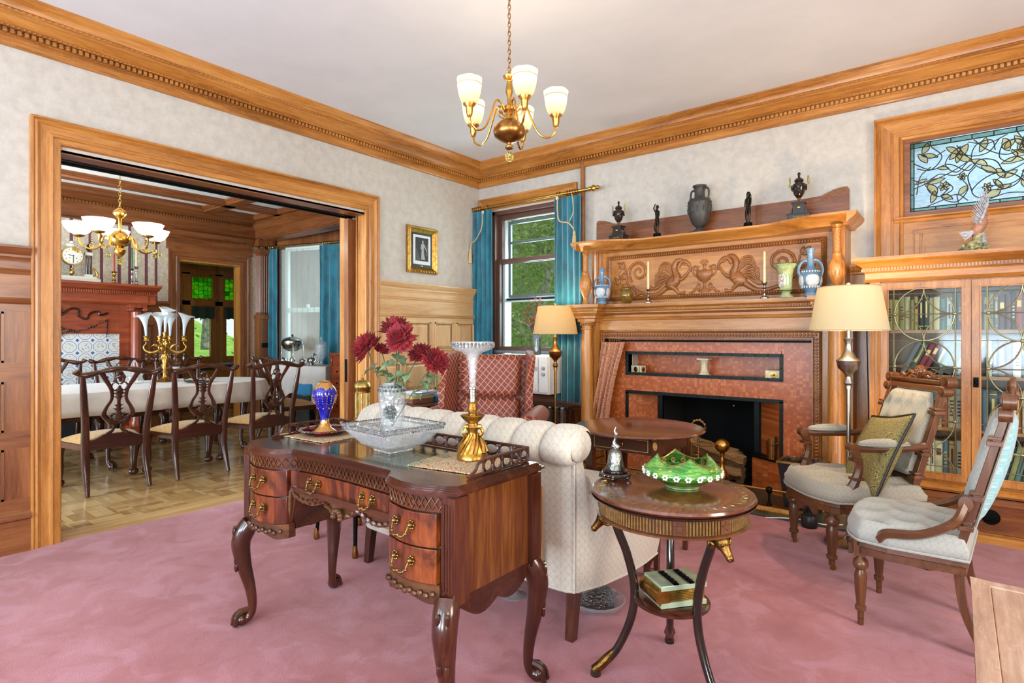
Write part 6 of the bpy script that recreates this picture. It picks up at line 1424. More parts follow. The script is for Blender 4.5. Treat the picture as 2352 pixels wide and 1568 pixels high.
d = build('drawer', G().box(.22, -.24, .47, .232, .24, .6), 'mahogany_y', t, smooth=0, bev=.003); build('drawer_knob', G().sph((.24, 0, .535), .012, 8, 6), 'aged_brass', d)
rr = random.Random(4); zc = {0: .646, 1: .646}
plain('paper_blue', '#2f86b8', .6); plain('paper_grey', '#8f99a3', .6); plain('leather_brown', '#6a3f26', .6)
for i, (m, dsc) in enumerate((('leather_brown', 'brown book at the bottom of the paper heap'), ('book_tan', 'tan book under the papers'), ('paper_grey', 'grey folder in the paper heap'), ('paper', 'white envelope on the paper heap'), ('paper_blue', 'bright blue booklet on the cabinet'), ('paper', 'folded white letter topping the heap'), ('blue_paper', 'pale blue leaflet sliding off the heap'), ('paper', 'white sheet under the blue leaflet'))):
    k = 0 if i in (0, 1, 2, 3, 5) else 1; h = (.04, .03, .015, .008, .035, .008, .01, .012)[i]; y = -.12 if k == 0 else .15
    solo('book' if i < 2 else 'paper_booklet', G().box(-.09, -.12 if k == 0 else -.09, 0, .09, .12 if k == 0 else .09, h), m, dsc+' beside the red wing chair', 'book' if i < 2 else 'papers', (.44+rr.uniform(-.02, .02), -1.20+y+rr.uniform(-.02, .02), zc[k]), rr.uniform(-.35, .35), 'papers on the small dark cabinet', smooth=0, bev=.001); zc[k] += h+.001
t = thing('lantern_stand', 'plain dark pedestal under the gilt lantern behind the settee', 'stand', (.45, -1.95, 0))
build('pedestal', G().lathe([(.0, 0), (.09, 0), (.09, .03), (.03, .06), (.03, .5), (.09, .53), (.1, .54), (.1, .56), (.0, .56)], n=24), 'mahogany_z', t, smooth=40)
t = thing('gilt_lantern', 'domed gilt lantern with slender columns beside the doorway casing', 'lantern', (.45, -1.95, .561))
build('base', G().lathe([(.0, 0), (.075, 0), (.075, .015), (.065, .025), (.0, .025)], n=24), 'aged_brass', t, smooth=40)
g = G()
for k in range(8): a = 2*pi*k/8; g.tube([(.055*cos(a), .055*sin(a), .02), (.055*cos(a), .055*sin(a), .225)], .006, 6)
build('column_ring', g, 'pale_gilt', t)
build('frieze', G().lathe([(.05, .22), (.068, .225), (.068, .25), (.074, .26), (.074, .27), (.06, .274)], n=28, wob=flut(12, .04)), 'aged_brass', t, smooth=40)
build('dome', G().lathe([(.068, .272), (.064, .295), (.045, .315), (.018, .325), (.008, .33), (.013, .34), (.008, .35), (.006, .36), (.0, .368)], n=28), 'pale_gilt', t, smooth=50)
# ---------------------------------------------------------------- window dressing, air conditioner, radiator
rd = wthing('curtain_rod', 'brass curtain rod with rings and a faceted finial over the window', 'curtain rod', (.7, -.10, 2.655))
build('rod', G().tube([(-.03, -.10, 2.655), (1.50, -.10, 2.655)], .016, 12), 'brass', rd)
build('finial', G().lathe([(.014, 1.50), (.024, 1.505), (.016, 1.52), (.03, 1.535), (.032, 1.55), (.02, 1.562), (.012, 1.57), (.024, 1.585), (.014, 1.605), (.0, 1.61)], (0, -.10, 2.655), 12, 'x'), 'brass', rd)
def ringat(x): return G().tube([(x, -.10+.026*cos(a), 2.65+.026*sin(a)) for a in [2*pi*k/14 for k in range(15)]], .0035, 5)
for x in [.0, .03, .06, .09, .12, .22, 1.13, 1.16, 1.25, 1.28, 1.31, 1.34, 1.37]: build('curtain_ring', ringat(x), 'aged_brass', rd)
g = curtain(-.02, .30, .45, 2.625, -.105, 5, .028); solo('teal_curtain', g, 'teal_velvet', 'teal velvet curtain hanging in the room corner beside the picture wall', 'curtain', smooth=60)
g = curtain(1.10, 1.42, .60, 2.615, -.105, 5, .03); solo('teal_curtain', g, 'teal_velvet', 'teal velvet curtain hanging between the window and the fireplace', 'curtain', smooth=60)
def tassel(P, T, label):
    t = wthing('curtain_tassel', label, 'tassel', T)
    for dx in (0, .012): build('cord', G().tube(bez(*[(p[0]+dx, p[1]-dx, p[2]) for p in P]), .005, 6), 'cream_cord', t)
    g = G().lathe([(.007, .0), (.014, -.015), (.016, -.03), (.011, -.04), (.019, -.055), (.026, -.16), (.0, -.16)], T, 18, wob=flut(14, .12)); build('fringe', g, 'cream_cord', t, smooth=50)
    build('button', G().sph(P[0], (.018, .012, .018), 12, 8), 'china_white', t)
tassel([(.20, -.165, 2.59), (.185, -.17, 2.42), (.10, -.17, 2.30), (.045, -.17, 2.27), (.02, -.17, 2.22)], (.02, -.17, 2.21), 'gold tassel on a looped cord hung over the corner teal curtain')
tassel([(1.17, -.165, 2.60), (1.175, -.17, 2.46), (1.2, -.17, 2.37), (1.3, -.17, 2.34), (1.365, -.17, 2.27)], (1.37, -.17, 2.26), 'gold tassel on a looped cord hung beside the fireplace shelf')
g = G().tube(bez((1.34, -.165, 2.62), (1.36, -.17, 2.45), (1.31, -.17, 2.35)), .005, 6); build('cord', g, 'cream_cord', bpy.data.objects['curtain_tassel.001'])
ac = wthing('air_conditioner', 'white window air conditioner with louvred front under the red flower vase', 'air conditioner', (.83, -.1, .672))
build('casing', G().box(.50, -.29, .672, 1.165, .1, 1.055), 'white_plastic', ac, smooth=0, bev=.008)
g = G().box(.53, -.306, .69, 1.03, -.29, 1.04); 
for k in range(15): g.box(.54, -.312, .705+.0135*k, 1.02, -.306, .711+.0135*k)
for k in range(8): g.box(.54, -.312, .945+.011*k, 1.02, -.306, .950+.011*k)
build('grille', g, 'white_plastic', ac, smooth=0)
build('badge_strip', G().box(.535, -.314, .902, 1.025, -.305, .94), 'grey_plastic', ac, smooth=0); build('badge', G().box(.95, -.316, .915, .985, -.313, .922), 'black_plastic', ac, smooth=0)
g = G().box(1.045, -.303, .69, 1.15, -.29, 1.04); build('control_panel', g, 'white_plastic', ac, smooth=0, bev=.003)
for z in (.93, .87): build('dial', G().lathe([(.018, 0), (.018, -.012), (.014, -.016), (.0, -.016)], (1.10, -.303, z), 18, 'y'), 'grey_plastic', ac)
t = wthing('radiator', 'silvery cast iron radiator standing under the window sill', 'radiator', (.75, -.2, 0))
for k in range(15):
    x = .30+.071*k; build('section', G().box(x-.024, -.27, .04, x+.024, -.12, .56).box(x-.03, -.255, .08, x+.03, -.215, .53).box(x-.03, -.175, .08, x+.03, -.135, .53).box(x-.02, -.26, 0, x+.02, -.13, .05), 'silver', t, smooth=0, bev=.012)
t = thing('grey_vase', 'small square grey relief vase standing on the air conditioner', 'vase', (.955, -.20, 1.056), .3)
build('body', G().put([(-.028, -.028, 0), (.028, -.028, 0), (.028, .028, 0), (-.028, .028, 0), (-.034, -.034, .2), (.034, -.034, .2), (.034, .034, .2), (-.034, .034, .2), (-.03, -.03, .2), (.03, -.03, .2), (.03, .03, .2), (-.03, .03, .2), (-.024, -.024, .02), (.024, -.024, .02), (.024, .024, .02), (-.024, .024, .02)],
      [(3, 2, 1, 0), (12, 13, 14, 15)]+[(i, (i+1) % 4, 4+(i+1) % 4, 4+i) for i in range(4)]+[(4+i, 4+(i+1) % 4, 8+(i+1) % 4, 8+i) for i in range(4)]+[(8+i, 8+(i+1) % 4, 12+(i+1) % 4, 12+i) for i in range(4)]), 'slate', t, smooth=0, bev=.002)
build('relief', G().sph((0, -.031, .1), (.009, .004, .05), 8, 8).sph((.004, -.032, .155), (.007, .004, .008), 8, 6).sph((0, -.033, .06), (.016, .004, .03), 8, 6), 'jasper_white', t)
rr = random.Random(21)
for i in range(7):
    a = -1.2+.4*i; t = thing('red_berry_stem', 'dark twig of small scarlet blossoms in the grey window vase', 'flower stem', (.955, -.20, 1.08), 0, 'scarlet blossom twigs in the window vase')
    H = (.42, .5, .55, .62, .5, .44, .4)[i]; end = V((.24*sin(a), -.05*cos(a)+.02, H)); q = bez((0, 0, 0), end*.45+V((-.02*sin(a), 0, .06)), end, n=8)
    g = G().tube(q, [.003]*8+[.002]*9, 5); b = G()
    for k in range(8):
        p = q[6+k] if 6+k < len(q) else q[-1]; o = V((rr.uniform(-.05, .05), rr.uniform(-.03, .03), rr.uniform(.0, .06))); g.tube([p, p+o], .0014, 4)
        for m in range(4): aa = m*pi/2+k; b.M = Matrix.Translation(p+o) @ Matrix.Rotation(aa, 4, 'Z') @ Matrix.Rotation(-.6, 4, 'Y'); b.sph((.008, 0, 0), (.009, .007, .004), 6, 4)
        b.M = None
    t['label'] = 'dark twig of scarlet blossoms in the grey window vase, '+('leaning furthest to the curtain side', 'second from the curtain side', 'just before the upright one', 'the tallest upright one', 'just past the upright one', 'second from the lampshade', 'leaning behind the lampshade')[i]
    build('twig', g, 'twig', t); build('blossom', b, 'scarlet_petal', t)
# framed engraving
t = wthing('framed_picture', 'small gilt framed engraving of a lady in a pale gown', 'picture', (.02, -.887, 2.1))
g = G()
for p0, p1, w_ in (((.002, -1.089, 1.875), (.002, -1.089, 2.343), (0, 1, 0)), ((.002, -.685, 1.875), (.002, -.685, 2.343), (0, -1, 0)), ((.002, -1.089, 2.343), (.002, -.685, 2.343), (0, 0, -1)), ((.002, -1.089, 1.875), (.002, -.685, 1.875), (0, 0, 1))):
    side(g, [(0, 0), (.02, 0), (.038, .012), (.03, .026), (.034, .034), (.022, .05), (.012, .062), (.0, .062)], p0, p1, w_, 1, 1, nrm=(1, 0, 0))
for yy in (-1.07, -.704):
    for zz in (1.895, 2.323):
        for k in range(9): a = k*.8; g.sph((.034, yy+.022*cos(a)*(k/9), zz+.022*sin(a)*(k/9)), (.006, .009, .009), 6, 4)
for k in range(9):
    for zz in (1.892, 2.326): g.sph((.036, -1.04+.038*k, zz), (.004, .012, .006), 6, 4)
build('gilt_frame', g, 'gilt', t, smooth=40)
build('mount', G().box(.006, -1.03, 1.935, .012, -.745, 2.285), 'black_plastic', t, smooth=0); build('mat_board', G().box(.012, -1.005, 1.965, .014, -.77, 2.26), 'paper', t, smooth=0)
pr_ = build('print', G().box(.014, -.975, 2.0, .0155, -.80, 2.235), 'book_black', t, smooth=0)
plain('print_grey', '#9a9a98', .7); plain('print_shade', '#4a4c4b', .7)
g = G(); g.prism([(-.90, 2.015), (-.845, 2.015), (-.86, 2.07), (-.865, 2.12), (-.858, 2.15), (-.835, 2.115), (-.825, 2.10), (-.82, 2.105), (-.85, 2.165), (-.868, 2.18), (-.868, 2.19), (-.886, 2.19), (-.886, 2.178), (-.9, 2.165), (-.905, 2.12), (-.892, 2.115), (-.897, 2.07)], .0155, .0162, 'x').prism(circ(-.877, 2.198, .011, 14), .0155, .0163, 'x')
build('lady_figure', g, 'print_grey', pr_, smooth=0)
g = G().prism([(-.97, 2.0), (-.91, 2.0), (-.93, 2.06), (-.96, 2.12), (-.975, 2.12)], .0155, .0159, 'x').prism([(-.84, 2.06), (-.80, 2.06), (-.80, 2.2), (-.82, 2.16)], .0155, .0159, 'x'); build('foliage', g, 'print_shade', pr_, smooth=0)
build('title_plate', G().box(.012, -.905, 1.945, .0135, -.87, 1.953), 'pale_gilt', t, smooth=0)
# ================================================================ CHANDELIER
def chain(g, z0, z1, r=.012):
    z = z0; k = 0
    while z < z1:
        a = k % 2*pi/2+.4; g.tube([(r*.62*cos(t)*cos(a), r*.62*cos(t)*sin(a), z+r*1.25*sin(t)) for t in [2*pi*j/12 for j in range(13)]], .0024, 5); z += r*1.95; k += 1
    return g
ch = thing('chandelier', 'five armed brass chandelier with etched glass shades hanging from the chain', 'chandelier', (2.43, -2.52, 2.40), radians(38.05))
build('chain', chain(G(), .245, .75), 'aged_brass', ch)
build('ceiling_rose', G().lathe([(.0, .748), (.06, .748), (.055, .735), (.02, .72), (.0, .715)], n=28), 'aged_brass', ch)
build('stem', G().lathe([(.004, .24), (.008, .225), (.032, .21), (.03, .2), (.014, .185), (.012, .18), (.018, .15), (.019, .125), (.010, .095), (.012, .085), (.009, .07), (.014, .06), (.022, .055), (.028, .05), (.028, .03), (.022, .025), (.018, .02), (.024, .01), (.026, -.01), (.03, -.02)], n=28), 'brass', ch, smooth=50)
build('bowl', G().lathe([(.028, -.02), (.05, -.03), (.078, -.055), (.085, -.08), (.078, -.105), (.05, -.125), (.03, -.135), (.012, -.14), (.008, -.15), (.022, -.16), (.02, -.17), (.008, -.178), (.0, -.18)], n=36), 'aged_brass', ch, smooth=50)
build('crystal_drop', G().sph((0, 0, -.212), (.023, .023, .027), 10, 7), 'yellow_crystal', ch, smooth=0)
for k in range(5):
    a = 2*pi*k/5; M = Matrix.Rotation(a, 4, 'Z'); g = G(); g.M = M
    g.tube(bez((.03, 0, .03), (.055, 0, .062), (.085, 0, .06), (.115, 0, -.01), (.15, 0, -.085), (.195, 0, -.112), (.235, 0, -.09), (.245, 0, -.055), n=7), .0055, 8)
    g.tube(bez((.03, 0, -.005), (.06, 0, .01), (.07, 0, .03), (.055, 0, .04), (.045, 0, .025), n=5), .004, 6)
    arm = build('arm', g, 'brass', ch)
    g = G(); g.M = M; g.lathe([(.008, -.06), (.014, -.052), (.018, -.035), (.02, -.01), (.034, .004), (.034, .008), (.0, .008)], (.245, 0, 0), 20, wob=flut(8, .07)); build('socket_cup', g, 'brass', arm, smooth=50)
    g = G(); g.M = M
    g.lathe([(.032, .006), (.046, .028), (.055, .06), (.0605, .10), (.064, .13)], (.245, 0, 0), 36, cap=False, wob=lambda a, z: 1+(.03*cos(a*6) if z > .12 else 0))
    n0 = len(g.v); build('glass_shade', g, 'frosted_shade', arm, smooth=180)
    g = G(); g.M = M
    for aa in (0, pi): g.lathe([(.0605, .098), (.0612, .1005), (.0618, .103)], (.245, 0, 0), 24, cap=False)
    g.lathe([(.0625, .112), (.0631, .1135)], (.245, 0, 0), 24, cap=False)
    build('etched_band', g, 'cream_cord', arm)
    g = G(); g.M = M; g.sph((.245, 0, .045), (.02, .02, .028), 12, 8); build('light_bulb', g, 'bulb_glow', arm)
    w = Matrix.Translation(V((2.43, -2.52, 2.40))) @ Matrix.Rotation(radians(38.05), 4, 'Z') @ M @ V((.245, 0, .11)); bulb('chandelier_light', w, 1.8, (1, .8, .55), .03)
# ================================================================ ROUND PEDESTAL TABLE with ram heads
TC = (3.47, -2.89)
rt = wthing('gueridon_table', 'round dark wood table with ribbed gilt apron and black legs with gilt ram heads', 'table', (TC[0], TC[1], 0)); rt.scale = (.95, .95, 1)
build('table_top', G().lathe([(.0, .672), (.285, .672), (.297, .676), (.302, .684), (.298, .692), (.29, .695), (.0, .695)], (TC[0], TC[1], 0), 64), 'tabletop_veneer', rt, smooth=40)
g = G()
for r in (.283, .235): g.lathe([(r-.001, .6952), (r, .6956), (r+.0015, .6952)], (TC[0], TC[1], 0), 64, cap=False)
for k in range(40): a = 2*pi*k/40; g.tube(bez(*[(TC[0]+(.259+.012*sin(j*pi/2))*cos(a+j*.035), TC[1]+(.259+.012*sin(j*pi/2))*sin(a+j*.035), .6953) for j in range(5)], n=3), .0009, 4)
build('inlay', g, 'pale_gilt', rt, smooth=0)
build('edge_band', G().lathe([(.284, .662), (.299, .668), (.303, .676), (.29, .672)], (TC[0], TC[1], 0), 64), 'black_marble', rt, smooth=50)
build('apron', G().lathe([(.27, .60), (.28, .602), (.28, .608), (.268, .612), (.268, .664), (.0, .664)], (TC[0], TC[1], 0), 64), 'walnut_z', rt, smooth=40)
plain('gilt_wood', '#8a6a3a', .4, .55, c2='#6e4e28', sc=60)
LA = [radians(k) for k in (210, 114, -27)]
BA = sorted(b % (2*pi) for b in LA+[radians(-62)])
for i in range(4):
    a = BA[i]+.09; e = (BA[i+1] if i < 3 else BA[0]+2*pi)-.085; g = G()
    while a < e: g.tube([(TC[0]+.270*cos(a), TC[1]+.270*sin(a), .614), (TC[0]+.270*cos(a), TC[1]+.270*sin(a), .661)], .0042, 5); a += .0419
    build('reeding', g, 'gilt_wood', rt, smooth=60)
for b in LA+[radians(-62)]:
    g = G(); g.M = Matrix.Translation(V((TC[0]+.271*cos(b), TC[1]+.271*sin(b), .637))) @ Matrix.Rotation(b, 4, 'Z')
    P = [((.018 if k % 2 == 0 else .007)*sin(2*pi*k/10), (.018 if k % 2 == 0 else .007)*cos(2*pi*k/10)) for k in range(10)]
    g.prism(P, .0, .006, 'x').box(-.004, -.02, -.024, .001, .02, .024); build('star_block', g, 'walnut_z', rt, smooth=0)
for b in LA:
    c, s_ = cos(b), sin(b); L = lambda r, z, o=0.: (TC[0]+r*c-o*s_, TC[1]+r*s_+o*c, z)
    q = bez(L(.215, .605), L(.205, .55), L(.165, .45), L(.138, .33), L(.150, .22), L(.205, .10), L(.268, .03), n=7)
    leg = build('leg', G().tube(q, lerps([.017, .0165, .0165, .0165, .016, .015, .013], len(q)), 14), 'black_marble', rt, smooth=70)
    g = G().tube(bez(L(.195, .592), L(.225, .597), L(.25, .588), n=5), lerps([.017, .019, .021], 11), 10).sph(L(.256, .580), .026, 12, 9).tube(bez(L(.262, .573), L(.277, .556), L(.290, .540), n=4), lerps([.021, .0155, .012], 9), 9).sph(L(.290, .541), .0135, 9, 7)
    for o in (-.012, 0, .012): g.tube(bez(L(.20, .612, o), L(.23, .618, o), L(.256, .607, o*.8), n=4), .005, 5)
    for o in (-1, 1):
        P = [(.243+.024*cos(t)*(1-t/11), .580+.024*sin(t)*(1-t/11), o*(.022+.0028*t)) for t in [.9+j*.6 for j in range(13)]]
        g.tube([L(*p) for p in P], lerps([.0085, .007, .0035], 13), 8).tube([L(.262, .602, o*.018), L(.262, .608, o*.034), L(.256, .60, o*.046)], [.006, .008, .002], 6); g.sph(L(.272, .580, o*.016), .006, 6, 5); g.sph(L(.297, .536, o*.006), .005, 6, 4)
    g.sph(L(.24, .606), .026, 10, 8); build('ram_head', g, 'old_gilt', leg, smooth=60)
    g = G().tube(bez(L(.215, .092), L(.245, .06), L(.27, .035), L(.292, .018), n=4), lerps([.013, .018, .018, .017], 13), 10)
    for o in (-1, 0, 1): g.tube([L(.22, .095, o*.012), L(.255, .055, o*.017), L(.285, .03, o*.013)], [.004, .007, .005], 5)
    build('gilt_fetlock', g, 'old_gilt', leg, smooth=50); build('hoof', G().lathe([(.0, 0), (.020, 0), (.021, .01), (.016, .026), (.0, .03)], L(.285, 0), 16), 'black_marble', leg, smooth=50)
build('lower_shelf', G().lathe([(.0, .285), (.135, .285), (.142, .29), (.142, .298), (.134, .303), (.0, .303)], (TC[0], TC[1], 0), 48), 'mahogany_x', rt, smooth=40)
def V2(px, py, z): t = (1.25-z)*1312/(py-770); u = (px-1176)/1312; return (4.290+t*(-.6163+u*.7875), -4.873+t*(.7875+u*.6163), z)
p = V2(1567, 1116, .696); t = thing('green_glass_bowl', 'iridescent green art glass bowl painted with gilt and white berries', 'bowl', p, radians(38)); t.scale = (.95, .95, .86)
def bw(u, v):
    a = 2*pi*u; s = abs(cos(2*a)) ; pk = 1-abs(sin(2*a))**.8
    prof = [(.055, .0), (.06, .006), (.09, .024), (.135, .05), (.148, .068), (.142, .084), (.118, .098), (.092, .104)]
    x = v*(len(prof)-1); i = min(int(x), len(prof)-2); f = x-i; r = prof[i][0]*(1-f)+prof[i+1][0]*f; z = prof[i][1]*(1-f)+prof[i+1][1]*f
    e = max(0, (v-.72)/.28); z += pk*.034*e; r += pk*.004*e
    return (r*cos(a), r*sin(a), z)
g = G().grid(bw, 96, 30, cu=True).lathe([(.0, .001), (.058, .001), (.06, .006), (.05, .008), (.0, .008)], n=48)
o = build('bowl', g, 'green_art_glass', t, smooth=180); md = o.modifiers.new('solid', 'SOLIDIFY'); md.thickness = .003
build('gilt_rim', G().tube([bw(k/96, 1.) for k in range(97)], .0028, 6), 'pale_gilt', t)
g = G()
for k in range(22):
    a = 2*pi*k/22
    for j in range(6): b = j*pi/3; r = .1475; aa = a+.055*cos(b); g.sph((r*cos(aa), r*sin(aa), .066+.0085*sin(b)), (.005, .005, .0045), 6, 4)
build('berry_garland', g, 'china_white', t)
g = G()
for k in range(20):
    a = 2*pi*k/20
    for j in range(6): b = j*pi/3; aa = a+.05*cos(b); g.sph((.128*cos(aa), .128*sin(aa), .083+.008*sin(b)), (.005, .005, .004), 6, 4)
build('inner_garland', g, 'book_gilt', t)
build('foot', G().lathe([(.0, 0), (.062, 0), (.064, .005), (.05, .008)], n=40), 'green_china', t)
t = thing('silver_bell', 'chased silver hand bell with scrolled handle standing on a carved black stand', 'bell', (0, 0, 0)); p = V2(1413, 1096, .695)
st = thing('carved_stand', 'small round carved black wooden stand under the silver bell', 'stand', (p[0], p[1], .696)); t.location = (p[0], p[1], .727)
build('plate', G().lathe([(.0, .022), (.046, .022), (.05, .026), (.05, .03), (.044, .03), (.0, .0295)], n=36), 'black_marble', st, smooth=40)
g = G().lathe([(.046, .004), (.058, .008), (.06, .014), (.054, .02), (.046, .022)], n=36, wob=lambda a, z: 1+.05*sin(a*12))
for k in range(5): a = 2*pi*k/5; g.sph((.053*cos(a), .053*sin(a), .006), (.011, .011, .007), 8, 5)
for k in range(20): a = 2*pi*k/20; g.sph((.058*cos(a), .058*sin(a), .013), (.005, .005, .005), 5, 4)
build('carved_rim', g, 'black_marble', st)
build('bell', G().lathe([(.037, .0), (.038, .004), (.033, .018), (.029, .04), (.026, .062), (.02, .074), (.010, .08), (.0, .081)], n=36, wob=lambda a, z: 1+.02*sin(a*14)*sin(z*300)), 'chased_silver', t, smooth=60)
build('handle', G().tube(bez((.0, 0, .078), (.012, 0, .088), (-.004, 0, .10), (.001, 0, .12), (.005, 0, .138), (-.002, 0, .15), (.004, 0, .165), n=6), lerps([.010, .009, .007, .005, .006, .004, .002], 37), 8).sph((-.008, 0, .088), (.009, .007, .008), 8, 6), 'silver', t)
p = V2(1545, 1382, .304); t = thing('onyx_book_box', 'green onyx box shaped like a clasped book on the lower table shelf', 'box', (TC[0]+.015, TC[1]-.005, .3045), radians(38+14))
build('lower_cover', G().box(-.088, -.065, 0, .088, .065, .018), 'marble_green', t, smooth=0, bev=.002); build('upper_cover', G().box(-.088, -.065, .06, .088, .065, .078), 'marble_green', t, smooth=0, bev=.002)
g = G().box(-.078, -.058, .018, .082, .058, .06)
for k in range(7): g.box(-.08, -.0595, .022+.0055*k, .083, .0585, .0242+.0055*k)
build('page_block', g, 'pale_gilt', t, smooth=0); build('spine', G().lathe([(.031, -.063), (.031, .063)], (-.078, 0, .039), 20, 'y'), 'gilt', t)
g = G()
for x in (-.03, .03):
    g.box(x-.009, -.066, .078, x+.009, .05, .083)
    for k in range(5): g.sph((x, -.05+.022*k, .084), (.011, .008, .004), 7, 4)
build('clasp', g, 'dark_iron', t)
# ================================================================ ROUND PEMBROKE TABLE by the fire
pt = wthing('drop_leaf_table', 'round mahogany drop-leaf table with inlaid drawer standing before the fireplace', 'table', (2.83, -1.82, 0)); pt.scale = (1.1, 1.1, 1.02)
cx, cy = 2.83, -1.82
build('table_top', G().lathe([(.0, .695), (.325, .695), (.335, .702), (.33, .71), (.32, .712), (.0, .712)], (cx, cy, 0), 64), 'tabletop_veneer', pt, smooth=40)
build('frame', G().box(cx-.2, cy-.2, .60, cx+.2, cy+.2, .695), 'mahogany_x', pt, smooth=0)
d = build('drawer', G().box(cx-.155, cy-.206, .61, cx+.155, cy-.2, .682), 'mahogany_x', pt, smooth=0, bev=.001)
g = G(); frame(g, cx-.148, .615, cx+.148, .677, .002, cy-.2072, cy-.206, 'y'); build('stringing', g, 'book_gilt', d, smooth=0)
build('drawer_pull', G().tube([(cx+.017*cos(a), cy-.212, .645+.013*sin(a)) for a in [2*pi*k/16 for k in range(17)]], .0022, 5).lathe([(.006, -.2062), (.006, -.212)], (cx, 0, .659), 8, 'y').put([], []), 'aged_brass', d)
for sx in (-1, 1):
    for sy in (-1, 1):
        x, y = cx+sx*.182, cy+sy*.182; l = build('leg', G().put([(x-.02, y-.02, .695), (x+.02, y-.02, .695), (x+.02, y+.02, .695), (x-.02, y+.02, .695), (x-.02, y-.02, .60), (x+.02, y-.02, .60), (x+.02, y+.02, .60), (x-.02, y+.02, .60), (x-.011, y-.011, 0), (x+.011, y-.011, 0), (x+.011, y+.011, 0), (x-.011, y+.011, 0)],
            [(0, 1, 2, 3), (11, 10, 9, 8)]+[(i+4*j, 4*j+(i+1) % 4, 4*j+4+(i+1) % 4, 4*j+4+i) for j in (0, 1) for i in range(4)]), 'mahogany_z', pt, smooth=0)
        if sy < 0: build('oval_inlay', G().prism([(x+.011*cos(t), .652+.022*sin(t)) for t in [2*pi*k/20 for k in range(20)]], y-.0215, y-.02, 'y'), 'gold_fabric', l, smooth=0)
